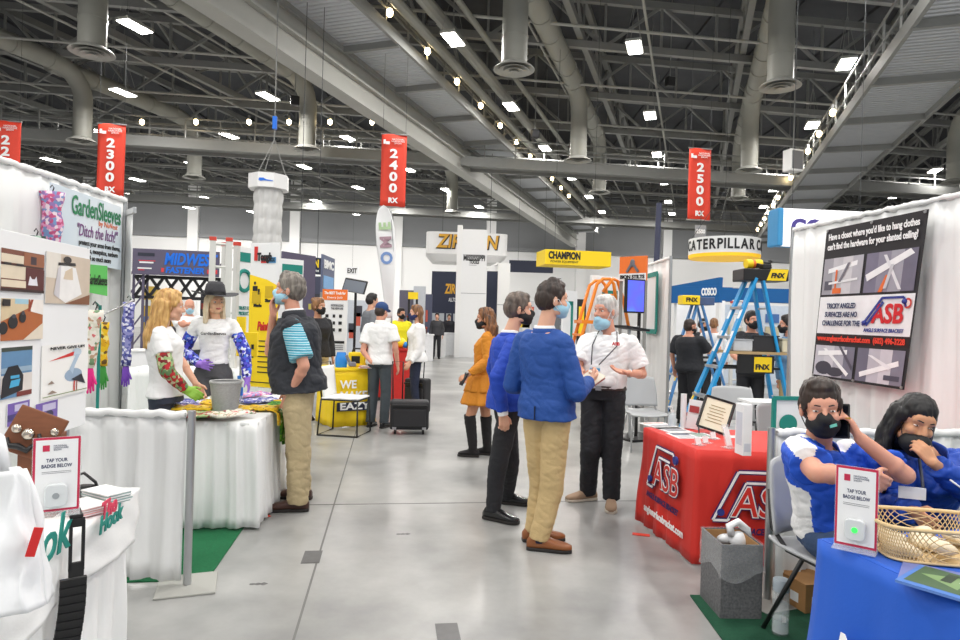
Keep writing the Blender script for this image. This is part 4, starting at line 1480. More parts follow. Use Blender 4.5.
# things on the red table
def on_top(px, py, z=RT + 0.002):
    return G(px, py, z)
def flat_card(name, label, px, py, w_, l_, rz, shapes, base, cat='leaflet', z=RT + 0.001, h_=0.004, group=None):
    p = on_top(px, py, z)
    mats = [M('print_base_%02x%02x%02x' % tuple(base), base, 0.5, noise_amt=0.02)]
    mb = MB().box((0, 0, h_ / 2), (w_, l_, h_))
    for i, (c, pl) in enumerate(shapes):
        m = PC(c)
        if m not in mats:
            mats.append(m)
        mb.m = mats.index(m)
        mb.add([V(((x - .5) * w_, (y - .5) * l_, h_ + 0.0004 * (i + 1))) for x, y in pl], [tuple(range(len(pl)))])
    ob = obj(name, mb, mats, loc=p, rot=(0, 0, rz))
    return tag(ob, label, cat, group)
flat_card('leaflet', 'white leaflet lying at the far left corner of the red table', 661, 426, 0.22, 0.3, .3, [((230, 120, 110), R_(.1, .8, .9, .9)), ((170, 170, 176), R_(.1, .3, .9, .6))], (240, 238, 236))
flat_card('leaflet', 'white leaflet lying near the middle of the red table front', 692, 436, 0.3, 0.21, .15, [((110, 116, 130), R_(.06, .5, .5, .9)), ((150, 170, 160), R_(.55, .2, .92, .9)), ((190, 190, 194), R_(.06, .1, .5, .4))], (236, 236, 238))
flat_card('leaflet', 'pale leaflet lying along the aisle edge of the red table', 676, 431, 0.2, 0.28, .25, [((150, 150, 156), R_(.12, .4, .9, .8))], (236, 234, 234))
flat_card('card', 'small white card lying right of the certificate on the red table', 735, 437, 0.12, 0.09, .1, [((200, 120, 110), R_(.1, .6, .9, .8))], (240, 240, 240))
# framed certificate on an easel
p = on_top(711, 434)
t = thing('certificate_frame', 'black framed certificate leaning on the red table', 'frame', p, math.radians(-24))
rt = Euler((math.radians(-24), math.radians(14), 0)).to_matrix()
def rp(x, y, z):
    return rt @ V((x, y, z)) + V((0, 0, 0.03))
mb = MB()
for a_, b_ in (((-.1, 0), (.1, 0)), ((.1, 0), (.1, .24)), ((.1, .24), (-.1, .24)), ((-.1, .24), (-.1, 0))):
    mb.bar(rp(a_[0], 0, a_[1]), rp(b_[0], 0, b_[1]), 0.016, 0.016)
obj('frame_border', mb, BLACKP, t)
obj('certificate', MB().prism([rp(-.1, 0, 0), rp(.1, 0, 0), rp(.1, 0, .24), rp(-.1, 0, .24)], rt @ V((0, 1, 0)), 0.006), M('parchment', (226, 220, 196), 0.5, noise_amt=0.06), t)
mb = MB()
for k in range(6):
    mb.box(rp(0, -0.002, .06 + .024 * k), (0.12 - .02 * (k % 2), 0.001, 0.005), rt)
obj('certificate_print', mb, M('sepia_print', (150, 130, 84), 0.6), t)
obj('easel_back', MB().bar(rp(0, .01, .16), V((0, .16, 0.002)), 0.012).bar(rp(-.09, 0, 0), V((-.08, -.03, .002)), 0.01).bar(rp(.09, 0, 0), V((.11, -.03, .002)), 0.012), BLACKP, t)
# white box display standing at the front
p = on_top(747, 456)
t = thing('tall_box', 'tall narrow white box standing at the right front of the red table', 'box', p, 0.1)
obj('box_body', MB().box((0, 0.05, 0.155), (0.055, 0.1, 0.31)), CARD, t, bevel=0.002)
obj('box_print', MB().box((-0.0282, 0.05, 0.16), (0.001, 0.07, 0.2)).box((0, -0.0005, 0.05), (0.04, 0.001, 0.05)), PC((206, 210, 220)), t)
# leaflet holders
for i, (px, py, h_, lab) in enumerate(((728, 448, .15, 'clear acrylic holder leaning just left of the tall white box'), (706, 443, .05, 'low clear card holder, middle of three small ones on the red table'), (699, 445, .05, 'low clear card holder, left of three small ones on the red table'), (714, 439, .05, 'low clear card holder, right of three small ones on the red table'))):
    p = on_top(px, py)
    t = thing('card_holder', lab, 'holder', p, 0.5, 'clear acrylic holders on the red table')
    obj('acrylic_panel', MB().box((0, 0.01, h_ / 2), (0.05 + h_ * .1, 0.004, h_), (-0.3, 0, 0)).box((0, 0.0, 0.003), (0.06, 0.07, 0.005)), ACRYL, t)
    obj('card', MB().box((0, 0.006, h_ / 2), (0.045, 0.003, h_ * .8), (-0.3, 0, 0)), CARD, t)
# leaflet rack behind the frame
p = on_top(694, 429)
t = thing('leaflet_stand', 'white printed leaflet stand just left of the certificate', 'stand', p, -0.5)
obj('stand_panel', MB().box((0, 0, 0.11), (0.1, 0.012, 0.22), (-0.12, 0.1, 0)), CARD, t)
obj('stand_print', MB().box((0, -0.009, 0.15), (0.07, 0.001, 0.05), (-0.12, 0.1, 0)).box((0, -0.006, 0.08), (0.06, 0.001, 0.03), (-0.12, 0.1, 0)), PC((170, 60, 60)), t)
p = on_top(683, 428)
t = thing('white_roll', 'upright white rolled paper left of the leaflet stand', 'paper roll', p)
obj('roll', MB().lathe([(0.022, 0), (0.022, 0.26), (0.017, 0.26), (0.017, 0.02)], n=16), CARD, t, smooth=0.8)
p = on_top(672, 426)
t = thing('sanitizer_bottle', 'small clear pump bottle at the back left of the red table', 'bottle', p)
obj('bottle_body', MB().lathe([(0.026, 0), (0.03, 0.01), (0.03, 0.085), (0.012, 0.105)], n=18), CLEAR, t, smooth=0.8)
obj('pump', MB().cone((0, 0, .1), .012, (0, 0, .125), .012, 10).cone((0, 0, .125), .004, (0, 0, .15), .004, 8).bar((0.005, 0, .152), (-.035, 0, .148), .01), WHITE, t)
p = on_top(687, 427)
t = thing('pen_cup', 'dark purple mesh cup of pens at the back of the red table', 'cup', p)
obj('cup', MB().lathe([(0.03, 0), (0.034, 0.07), (0.03, 0.07), (0.026, 0.01)], n=18), M('purple_plastic', (60, 44, 110), 0.5), t, smooth=0.8)
for k in range(5):
    obj('pen', MB().cone((0.012 * math.cos(k * 2), 0.012 * math.sin(k * 2), .01), .004, (0.03 * math.cos(k * 1.3), 0.03 * math.sin(k * 1.7), .11), .004, 6), PC([(60, 70, 160), (200, 60, 50), (30, 30, 40), (220, 220, 220), (90, 60, 150)][k]), t)

# low side drape and pole at right
ppx = G(767, 600)
side_drape('side_drape', 'low white pleated side drape with pole between the red table and seated man', [(ppx.x + 0.03, ppx.y), (b0.x * .62 + 1.2, ppx.y + 0.2)], 0.92, 51, [ppx.xy], wl=0.15, amp=0.032)

# waste box with clear liner
q0, q1 = G(720, 620), G(700, 597)
wd_ = (q1 - q0).normalized()
wn_ = V((wd_.y, -wd_.x, 0))
FELT = M('grey_speckled_card', (104, 104, 106), 0.9, noise_amt=0.9, noise_scale=75, bump=0.3, bump_scale=200)
t = thing('waste_box', 'grey speckled square waste box with clear plastic liner', 'waste box', q0, math.atan2(wn_.y, wn_.x))
ln_b, wd_b, hb = (q1 - q0).length, 0.215, 0.385
mb = MB()
th = 0.008
for c_, s_ in (((wd_b / 2, th / 2, hb / 2), (wd_b, th, hb)), ((wd_b / 2, ln_b - th / 2, hb / 2), (wd_b, th, hb)), ((th / 2, ln_b / 2, hb / 2), (th, ln_b - 2 * th, hb)), ((wd_b - th / 2, ln_b / 2, hb / 2), (th, ln_b - 2 * th, hb))):
    mb.box(c_, s_)
mb.box((wd_b / 2, ln_b / 2, 0.01), (wd_b - 2 * th, ln_b - 2 * th, 0.02))
obj('box_body', mb, FELT, t)
obj('inner_lining', MB().box((wd_b / 2, ln_b - 0.011, hb / 2 + .01), (wd_b - .02, 0.004, hb - .03)).box((wd_b - 0.011, ln_b / 2, hb / 2 + .01), (0.004, ln_b - .02, hb - .03)), M('brown_card', (176, 132, 84), 0.8, noise_amt=0.08), t)
def linerf(u, v):
    a_ = (u * 4) % 4
    k = int(a_) % 4
    f = a_ - int(a_)
    cs = [(-.004, -.004), (wd_b + .004, -.004), (wd_b + .004, ln_b + .004), (-.004, ln_b + .004)]
    c0_, c1_ = cs[k], cs[(k + 1) % 4]
    x, y = c0_[0] + (c1_[0] - c0_[0]) * f, c0_[1] + (c1_[1] - c0_[1]) * f
    cx, cy = x - wd_b / 2, y - ln_b / 2
    g_ = 1 + (0.05 + .05 * noise.noise(V((u * 22, v * 3, 1)))) * v
    return V((wd_b / 2 + cx * g_, ln_b / 2 + cy * g_, hb + 0.006 - v * (0.17 + 0.03 * math.sin(u * 19)) + .004 * noise.noise(V((u * 30, v * 4, 3)))))
LINER = M('clear_liner', (236, 238, 240), 0.1, alpha=0.22, bump=1.0, bump_scale=22)
obj('plastic_liner', MB().grid(linerf, 96, 10), LINER, t, smooth=True)
mb = MB()
tag(t, 'grey speckled square waste box with clear plastic liner', 'waste box')
p = G(739, 536, 0.36)
t2 = thing('crumpled_bag', 'crumpled white plastic bag poking out of the waste box', 'bag', (p.x, p.y, 0.30))
obj('crumple', MB().ell((0, 0, .035), (0.05, 0.05, 0.05)).tube([V((-.04, 0, .06)), V((-.05, .01, .11)), V((0, .02, .13)), V((.05, .02, .09)), V((.05, 0, .04))], .022, 10).ell((-.06, .05, .03), (.05, .04, .03)), BAGW, t2, smooth=True)
p = G(722, 541, 0.3)
t2 = thing('plastic_cup', 'clear crumpled plastic cup inside the waste box', 'cup', (p.x, p.y, 0.24))
obj('cup', MB().lathe([(0.03, 0), (0.04, 0.09), (0.037, 0.09), (0.028, 0.005)], n=16), CLEAR, t2, smooth=0.8)
obj('cup_mark', MB().lathe([(0.036, 0.03), (0.039, 0.06)], n=16, cap=False), M('mint', (90, 190, 140), 0.5), t2)

# water bottle on the carpet
p = G(780, 633, 0.01)
t = thing('glass_bottle', 'tall clear water bottle with grey cap standing on the dark carpet', 'bottle', (p.x, p.y, 0.009))
obj('bottle_body', MB().lathe([(0.036, 0), (0.039, 0.006), (0.039, 0.205), (0.034, 0.215), (0.0365, 0.205), (0.0365, 0.01), (0.0, 0.008)], n=28, cap=False), M('bottle_clear', (232, 238, 240), 0.05, alpha=0.2), t, smooth=0.8)
obj('water', MB().lathe([(0.036, 0.01), (0.036, 0.075)], n=24), M('water', (216, 226, 230), 0.04, alpha=0.45), t, smooth=0.8)
obj('cap', MB().lathe([(0.038, 0.21), (0.038, 0.262), (0.035, 0.266)], n=28), M('grey_cap', (150, 160, 168), 0.4), t, smooth=0.8)
obj('bottle_label', MB().box((0, -0.0395, 0.085), (0.018, 0.001, 0.03)), CARD, t)

# cardboard box under the seats
p = G(803, 612, 0.01)
t = thing('cardboard_box', 'brown cardboard box on the carpet behind the blue table corner', 'box', (p.x + .1, p.y + .12, 0.009), 0.25)
obj('carton', MB().box((0, 0, .075), (.26, .22, .15)), M('carton', (176, 130, 82), 0.8, noise_amt=0.08), t, bevel=0.002)
obj('carton_label', MB().box((-.131, -.03, .06), (.001, .06, .05)).box((-.06, -.1105, .06), (.06, .001, .05)), CARD, t)

# blue table at the near right
v0, v1 = G(818, 537, 0.74), G(960, 600, 0.74)
vd = (v0 - v1).normalized()
vr = V((vd.y, -vd.x, 0))
vn = v0 - vd * 1.35
BLUEC = M('blue_cloth', (20, 88, 196), 0.62, noise_amt=0.05, noise_scale=3, bump=0.05, bump_scale=80, sheen=0.06)
t = thing('blue_table', 'blue cloth covered table in the near right corner', 'table', (v0.x, v0.y, 0))
def rb(p, z=0):
    q = V(p) - v0
    return V((q.x, q.y, z))
corn = [v0, vn, vn + vr * 0.8, v0 + vr * 0.8]
obj('tabletop', MB().prism([rb(p, 0.71) for p in corn], (0, 0, 1), 0.03), BLUEC, t, bevel=0.025)
obj('cloth_skirt', drape([rb(v0 + vr * 0.06), rb(v0), rb(vn)], 0.012, 0.733, 0.001, 0.03, 0.3, 12, 61, 0.045), BLUEC, t, smooth=True, solid=0.003)
m4 = plane_frame(rb(v0 - vd * 0.42 - vr * 0.06, 0.42), -vd)
text('Midwest', WTXT, t, None, 0.16, M4=m4, bold=0.002, depth=0.001, shear=.2)
def on_blue(px, py):
    return G(px, py, 0.742)
badge_sign(840, 870, 467, 549, on_blue(855, 550).y, math.radians(-38), 'clear acrylic badge sign TAP YOUR BADGE BELOW on the blue table', M('led_green', (60, 220, 90), 0.4, emit=1.0))
# wicker basket with handouts
bc = on_blue(893, 563)
WICK = M('wicker', (216, 188, 140), 0.6, noise_amt=0.15, noise_scale=40)
bx_ = V((math.cos(math.radians(6)), math.sin(math.radians(6)), 0))
t = thing('wicker_basket', 'pale wicker basket of packets on the blue table', 'basket', (bc.x, bc.y, 0.742), math.radians(-9))
bw, bl, bh = 0.40, 0.27, 0.115
def rim_pt(u, f, z):
    """rounded rectangle, f: shrink"""
    pts = []
    a_ = 2 * PI * u
    ct, st = math.cos(a_), math.sin(a_)
    x = math.copysign(abs(ct) ** .45, ct) * bw / 2 * f
    y = math.copysign(abs(st) ** .45, st) * bl / 2 * f
    return V((bw / 2 - .02 + x, bl / 2 - .01 + y, z))
mb = MB()
nu = 76
for d_ in (1, -1):
    for k in range(nu):
        pts = []
        for j in range(7):
            f = j / 6
            pts.append(rim_pt((k + d_ * f * 4.2) / nu, 0.9 + 0.1 * f, 0.006 + (bh - .012) * f))
        mb.tube(pts, 0.0017, 4)
obj('woven_side', mb, WICK, t)
obj('rim', MB().tube([rim_pt(k / 64, 1.01, bh) for k in range(64)], 0.007, 8, True), WICK, t, smooth=True)
obj('basket_floor', MB().prism([rim_pt(k / 48, .9, 0.002) for k in range(48)], (0, 0, 1), 0.006), WICK, t)
obj('foot_rim', MB().tube([rim_pt(k / 64, .9, 0.006) for k in range(64)], 0.005, 6, True), WICK, t, smooth=True)
rnd = random.Random(9)
for k in range(9):
    x, y = .05 + .13 * (k % 3) + rnd.uniform(-.01, .01), .05 + .075 * (k // 3)
    mb = MB().ell((0, 0, 0), (0.06, 0.034, 0.022), Euler((rnd.uniform(-.3, .3), rnd.uniform(-.3, .3), rnd.uniform(0, 3))).to_matrix(), 12, 8)
    w0 = t.matrix_basis @ V((x, y, 0.036 + .01 * (k % 2)))
    o2 = obj('packet', mb, M('packet_paper', (232, 218, 190), 0.5, noise_amt=0.12, noise_scale=30), loc=w0, smooth=True)
    tag(o2, 'small pale wrapped packet lying in the wicker basket', 'packet', 'packets in the wicker basket')
# magazine
p = on_blue(950, 588)
mags = [((70, 120, 196), R_(0, 0, 1, 1)), ((62, 92, 60), R_(.12, .35, 1, .95)), ((120, 150, 100), [(.3, .5), (.6, .9), (.9, .5)]), ((226, 232, 240), [(.3, .2), (.7, .45), (.62, .55), (.24, .3)]), ((40, 60, 44), R_(.5, .6, .9, .7))]
flat_card('magazine', 'glossy blue and green magazine on the blue table at the right edge', 962, 590, 0.21, 0.28, math.radians(38), mags, (90, 130, 200), 'magazine', 0.742, 0.008)
flat_card('magazine', 'second magazine lying partly under the glossy blue and green one', 951, 582, 0.2, 0.26, math.radians(52), [((110, 120, 180), R_(0, 0, 1, 1))], (110, 120, 180), 'magazine', 0.7405, 0.004)

# plastic shell chairs
GREYP = M('grey_plastic', (178, 180, 182), 0.42, noise_amt=0.03)
def shell_chair(label, p, rz, shell, leg_mat, scale=1.0, group='grey shell chairs'):
    """seat opens towards local -Y"""
    t = thing('shell_chair', label, 'chair', (p[0], p[1], p[2] if len(p) > 2 else 0), rz, group)
    def back(u, v):
        x = (u - .5) * 0.46 * (1 - 0.12 * v ** 3)
        return V((x, 0.20 + 0.07 * v - 0.05 * (1 - (2 * u - 1) ** 2) * -1 - 0.05, 0.50 + 0.36 * v - .02 * (2 * u - 1) ** 4 * v))
    def rounded(fn):
        return fn
    mb = MB().grid(back, 16, 12)
    obj('backrest', mb, shell, t, smooth=True, solid=0.014)
    def seat(u, v):
        x = (u - .5) * 0.45
        y = -0.23 + 0.43 * v
        return V((x, y, 0.455 - 0.018 * math.sin(PI * u) + 0.05 * max(0, v - .85) * 3 - 0.05 * max(0, .15 - v) * 2))
    obj('seat', MB().grid(seat, 14, 14), shell, t, smooth=True, solid=0.014)
    for s in (-1, 1):
        mb = MB().tube([V((s * .21, -.2, 0.0)), V((s * .2, -.16, .43)), V((s * .2, .1, .44)), V((s * .205, .2, .52)), V((s * .2, .23, .7))], 0.011, 8)
        obj('leg', mb, leg_mat, t, smooth=True)
        obj('leg', MB().tube([V((s * .2, 0.0, .44)), V((s * .21, .24, 0.0))], 0.011, 8), leg_mat, t, smooth=True)
    obj('stretcher', MB().cone((-.2, -.16, .42), .01, (.2, -.16, .42), .01, 8), leg_mat, t)
    return t
p = G(643, 437)
shell_chair('pale grey shell chair in front of the white panel behind the older man', P(643, 430, 7.7).xy.to_3d() * V((1, 1, 0)) if False else V((P(643, 430, 7.7).x, 7.7, 0)), 0.1, GREYP, ALU)
shell_chair('pale grey shell chair in front of the blue ladder', V((P(737, 430, 6.7).x, 6.7, 0)), -0.1, GREYP, BLACK)
shell_chair('grey shell chair the man in the blue polo shirt sits on', V((1.72, 3.02, 0)), math.radians(16), GREYP, BLACK)
shell_chair('grey shell chair under the seated woman in the blue jacket', V((2.2, 3.16, 0)), math.radians(-18), GREYP, BLACK)
# teal framed sign leaning behind the seated man
p = P(789, 420, 3.75)
t = thing('teal_sign', 'white sign with teal frame behind the seated man, left of the backdrop', 'sign', (p.x, p.y, 0), math.radians(6))
zt = P(789, 398, 3.75).z
obj('sign_board', MB().box((0.05, 0, zt / 2), (0.3, 0.012, zt)), CARD, t)
mb = MB()
for a_, b_ in (((-.1, 0), (-.1, zt)), ((-.1, zt), (.2, zt)), ((.2, zt), (.2, 0))):
    mb.bar(V((a_[0], -.008, a_[1])), V((b_[0], -.008, b_[1])), .02, .022)
obj('sign_frame', mb, TEAL, t)
obj('round_mark', MB().cone((-.01, -.008, zt - .15), .055, (-.01, -.011, zt - .15), .055, 24), TEAL, t)
# floor tape
p = G(641, 535)
tag(obj('floor_tape', MB().box((0, 0, 0.003), (0.12, 0.05, 0.003), (0, 0, -0.25)), M('red_tape', (220, 70, 52), 0.6), loc=p), 'short red and white tape mark on the floor left of the red table', 'tape')
shell_chair('pale grey shell chair behind the low side drape beside the teal sign', V((P(796, 430, 5.25).x, 5.25, 0)), math.radians(25), GREYP, BLACK)
# ================================================================== booths and signs farther back
YEL = M('yellow_print', (250, 214, 20), 0.55, noise_amt=0.03)
ORG = M('orange_print2', (238, 118, 42), 0.55, noise_amt=0.03)
NAVY = M('navy_panel', (34, 40, 62), 0.6, noise_amt=0.05)
PURG = M('purple_grey_panel', (92, 86, 108), 0.6, noise_amt=0.05)
BLUEP = M('blue_panel', (0, 92, 158), 0.55, noise_amt=0.04)
LBLUE = M('ladder_blue', (24, 146, 208), 0.4, noise_amt=0.04)
LORG = M('ladder_orange', (240, 136, 34), 0.4, noise_amt=0.04)
GOLD = M('gold_letters', (214, 160, 44), 0.5)
def upright(px, d, z=0.0):
    p = P(px, 320, d)
    return V((p.x, d, z))
def zat(px, py, d):
    return P(px, py, d).z
def board(name, label, px0, px1, py0, py1, d, mat_, cat, d1=None, thick=0.04, to_floor=False, group=None):
    """upright flat panel between two pixels columns, may run back in depth; local x along it, z=0 floor"""
    d1 = d1 or d
    a_, b_ = P(px0, py1, d), P(px1, py1, d1)
    zt = P(px0, py0, d).z
    zb = 0 if to_floor else a_.z
    ax = V((b_.x - a_.x, b_.y - a_.y, 0))
    t = thing(name, label, cat, (a_.x, a_.y, zb), math.atan2(ax.y, ax.x), group)
    w_, h_ = ax.length, zt - zb
    obj('panel', MB().box((w_ / 2, thick / 2, h_ / 2), (w_, thick, h_)), mat_, t, bevel=0.004)
    return t, w_, h_
def bt(t, s, mt, x, z, size, **k):
    return text(s, mt, t, (x, -0.006, z), size, depth=k.pop('depth', 0.004), **k)
def rects(name, t, mt, rs, y=-0.004, th=0.006):
    mb = MB()
    for x0, z0, x1, z1 in rs:
        mb.box(((x0 + x1) / 2, y, (z0 + z1) / 2), (x1 - x0, th, z1 - z0))
    return obj(name, mb, mt, t)

# ---- left: hardware gantry booth
t, w_, h_ = board('gantry_sign', 'purple grey gantry sign lettered MIDWEST FASTENER at left', 132, 219, 248, 274, 12.0, PURG, 'sign', 12.3)
MWB = M('sign_blue', (10, 112, 226), 0.5)
bt(t, 'MIDWEST', MWB, w_ * .66, h_ * .62, h_ * .62, fit=w_ * .62, bold=.012, shear=.2)
bt(t, 'FASTENER', MWB, w_ * .6, h_ * .2, h_ * .32, fit=w_ * .45, bold=.006, shear=.15)
rects('red_bar', t, M('sign_red', (214, 60, 70), 0.5), [(w_ * .33, h_ * .12, w_ * .36, h_ * .28), (w_ * .86, h_ * .12, w_ * .98, h_ * .28), (w_ * .07, h_ * .52, w_ * .26, h_ * .55), (w_ * .07, h_ * .16, w_ * .14, h_ * .19)])
rects('small_logo', t, M('logo_dark', (40, 44, 60), 0.5), [(w_ * .06, h_ * .72, w_ * .25, h_ * .84)])
rects('pale_logo', t, CARD, [(w_ * .08, h_ * .44, w_ * .24, h_ * .5), (w_ * .06, h_ * .22, w_ * .22, h_ * .27)])
mb = MB()
zb = P(132, 274, 12).z
for i in range(6):
    x0, x1 = w_ * i / 6, w_ * (i + 1) / 6
    mb.bar((x0, .2, -.02), (x1, .2, -.4), .05).bar((x1, .2, -.02), (x0, .2, -.4), .05)
mb.bar((0, .2, -.03), (w_, .2, -.03), .06).bar((0, .2, -.42), (w_, .2, -.42), .06)
obj('truss', mb, BLACK, t)
for x in (0.05, w_ - .05):
    mb = MB()
    for dx, dy in ((-.12, .1), (.12, .1), (-.12, .34), (.12, .34)):
        mb.bar((x + dx, dy, -zb), (x + dx, dy, h_), .04)
    for k in range(7):
        z = -zb + .36 * k
        mb.bar((x - .12, .1, z), (x + .12, .1, z + .36), .025)
    obj('tower', mb, PURG, t)
# shelves and clutter under the gantry
for i, (px, py0, py1, wpx, c, lab) in enumerate(((148, 286, 352, 16, (196, 164, 60), 'yellow display rack under the gantry sign, left'), (168, 292, 350, 14, (70, 66, 72), 'dark display rack under the gantry sign, middle'), (206, 290, 352, 14, (60, 58, 66), 'dark display rack under the gantry sign, right'))):
    t, w_, h_ = board('display_rack', lab, px - wpx / 2, px + wpx / 2, py0, py1, 13.2, PC(c), 'rack', to_floor=True)
    rnd = random.Random(i)
    for k in range(5):
        rects('shelf_goods', t, PC(rnd.choice([(200, 150, 60), (150, 60, 50), (90, 120, 160), (220, 220, 214)])), [(w_ * .08 + w_ * .3 * q, h_ * (.12 + .17 * k), w_ * .08 + w_ * (.3 * q + .22), h_ * (.12 + .17 * k) + .12) for q in range(3)])
# white counter table behind the blonde woman
p = upright(196, 8.6)
t = thing('white_counter', 'white cloth covered table behind the blonde woman and mannequin', 'table', p, math.radians(8))
obj('tabletop', MB().box((0, 0, .73), (1.5, .7, .04)), CLOTHW, t, bevel=.01)
obj('skirt', drape([(-.75, .35), (-.75, -.35), (.75, -.35), (.75, .35)], 0.02, .74, .005, .02, .14, 8, 71), CLOTHW, t, smooth=True, solid=.003)
p = upright(150, 9.6)
t = thing('white_pillar_box', 'white square plinth standing left of the background table', 'plinth', p, math.radians(8))
obj('plinth', MB().box((0, 0, .45), (.5, .5, .9)), CARD, t, bevel=.006)
obj('plinth_top', MB().box((0, 0, .91), (.54, .54, .02)), WHITE, t)

# ---- aluminium ladders
def leaning_ladder(label, pxb, pyt, d, w_, tilt, rz, n):
    zt = zat(pxb, pyt, d)
    p = upright(pxb, d)
    t = thing('aluminium_ladder', label, 'ladder', p, rz, 'aluminium ladders')
    def q(x, s):
        return V((x, s * math.tan(tilt) * -0, s))
    for s in (-1, 1):
        r_ = obj('rail', MB().bar(q(s * w_ / 2, 0), q(s * w_ / 2, zt), .075, .05), M('ladder_alu', (214, 214, 210), 0.45, metal=0.15), t)
        obj('rail_cap', MB().box(q(s * w_ / 2, zt + .012), (.085, .06, .05)), M('red_cap', (206, 70, 56), 0.5), r_)
    for k in range(n):
        obj('rung', MB().cone(q(-w_ / 2, .3 * (k + 1)), .018, q(w_ / 2, .3 * (k + 1)), .018, 8), MATS['ladder_alu'], t)
    return t
leaning_ladder('taller aluminium ladder standing behind the mannequin', 219, 240, 8.4, .2, 0, .3, 8)
leaning_ladder('shorter wider aluminium ladder right of the taller one behind the mannequin', 229, 245, 8.8, .24, 0, -.5, 8)

# ---- yellow roll-up banner
t, w_, h_ = board('rollup_banner', 'yellow and white roll-up banner lettered Painting behind the vest man', 247, 276, 243, 386, 7.3, CARD, 'banner', 7.15, thick=.012)
bz = t.location.z
mb = MB().add([V((0, -.002, 0)), V((w_, -.002, 0)), V((w_, -.002, h_ * .7)), V((w_ * .6, -.002, h_ * .745)), V((0, -.002, h_ * .78))], [(0, 1, 2, 3, 4)])
obj('yellow_field', mb, YEL, t)
TRED = M('tool_red', (206, 44, 40), 0.5)
bt(t, '1', TRED, w_ * .2, h_ * .92, .2, bold=.012)
bt(t, 'Tough', BLKTXT, w_ * .5, h_ * .9, .12, bold=.006, fit=w_ * .5)
rects('red_block', t, TRED, [(w_ * .38, h_ * .86, w_ * .62, h_ * .9)])
rects('blue_block', t, PC((70, 140, 190)), [(w_ * .64, h_ * .86, w_ * .88, h_ * .9)])
bt(t, 'TOOL BOX', BLKTXT, w_ * .63, h_ * .88, .06, bold=.002, fit=w_ * .46)
bt(t, 'Painting', TRED, w_ * .6, h_ * .42, .14, fit=w_ * .6, bold=.004, shear=.2)
bt(t, 'Made', BLKTXT, w_ * .3, h_ * .565, .05, bold=.002)
bt(t, 'Simple', BLKTXT, w_ * .72, h_ * .6, .05, bold=.002)
rects('yellow_boxes', t, M('dark_yellow', (206, 172, 20), 0.6), [(w_ * .1, h_ * .58, w_ * .4, h_ * .66), (w_ * .55, h_ * .62, w_ * .82, h_ * .7)])
rects('bucket_print', t, BLKTXT, [(w_ * .12, h_ * .665, w_ * .28, h_ * .7), (w_ * .16, h_ * .71, w_ * .22, h_ * .73), (w_ * .3, h_ * .64, w_ * .36, h_ * .68)])
rects('list_lines', t, BLKTXT, [(w_ * .35, h_ * (.1 + .036 * k), w_ * (.8 + .05 * (k % 3)), h_ * (.1 + .036 * k) + .012) for k in range(7)] + [(w_ * .12, h_ * .03, w_ * .9, h_ * .036)])
rects('tool_prints', t, BLKTXT, [(w_ * .14, h_ * (.2 + .05 * k), w_ * .2, h_ * (.2 + .05 * k) + .05) for k in range(3)])
obj('cassette', MB().box((w_ / 2, .03, -bz + .05), (w_ + .04, .16, .1)), BLACK, t, bevel=.01)
obj('support_pole', MB().cone((w_ / 2, .04, -bz), .012, (w_ / 2, .04, h_), .012, 8), ALU, t)
obj('lower_cloth', MB().box((w_ / 2, .006, -bz / 2 + .04), (w_, .008, bz - .1)), CARD, t)
# yellow paper bag held up near the mannequin arm
t, w_, h_ = board('yellow_placard', 'bright yellow cut-out placard beside the mannequin sleeve', 236, 257, 332, 356, 6.6, YEL, 'placard')
rects('upper_flap', t, YEL, [(0, h_, w_ * .4, h_ + .16)], y=.01, th=.03)
rects('black_mark', t, BLKTXT, [(w_ * .72, h_ * .3, w_ * .84, h_ * .5)])
obj('stick', MB().cone((w_ * .2, .02, -t.location.z), .012, (w_ * .2, .02, h_), .012, 8), ALU, t)
# teal topped boards behind
for px0, px1, py0, d, lab, rn in ((234, 250, 246, 9.4, 'white board with teal top left of the yellow roll-up banner', 'TEAL'), (276, 300, 258, 9.6, 'white board with teal band behind the head of the vest man', 'TEALO')):
    t, w_, h_ = board('teal_board', lab, px0, px1, py0, 400, d, CARD, 'sign', d + .3, to_floor=True)
    rects('teal_band', t, TEAL, [(w_ * .1, h_ - .22, w_ * .95, h_ - .08)])
    mb = MB().tube([V((w_ * .4 + .13 * math.cos(a_ * .3927), -.01, h_ - .5 + .15 * math.sin(a_ * .3927))) for a_ in range(16)], .03, 6, True)
    obj('ring_mark', mb, TEAL, t)
    bt(t, 'TRUST FOR\nPRODUCTS', TEAL, w_ * .5, h_ - .95, .08, fit=w_ * .8)
# purple grey booth frame behind the vest man
t, w_, h_ = board('purple_booth_wall', 'tall purple grey booth panel behind the vest man, right side', 279, 312, 251, 400, 11.0, PURG, 'panel', 11.8, to_floor=True)
rects('panel_goods', t, PC((190, 180, 90)), [(w_ * .8, h_ * .5, w_ * .88, h_ * .55), (w_ * .8, h_ * .62, w_ * .88, h_ * .66), (w_ * .8, h_ * .38, w_ * .88, h_ * .42)])
t, w_, h_ = board('dark_banner', 'dark navy banner with yellow letters above the booth panel behind the vest man', 294, 323, 256, 273, 17.0, NAVY, 'banner', 17.4)
bt(t, 'ACTION', YEL, w_ * .45, h_ * .62, .28, fit=w_ * .8, bold=.012)
bt(t, 'industries', WTXT, w_ * .65, h_ * .22, .1, fit=w_ * .4)
obj('hanging_cable', MB().cone((w_ * .2, .02, h_), .01, (w_ * .2, .02, 13.97 - t.location.z), .01, 4).cone((w_ * .8, .02, h_), .01, (w_ * .8, .02, 13.97 - t.location.z), .01, 4), CABLE, t)
t, w_, h_ = board('booth_sign', 'small slanted blue grey booth sign right of the dark navy banner', 322, 334, 254, 292, 13.5, PC((92, 100, 128)), 'sign', 14.6)
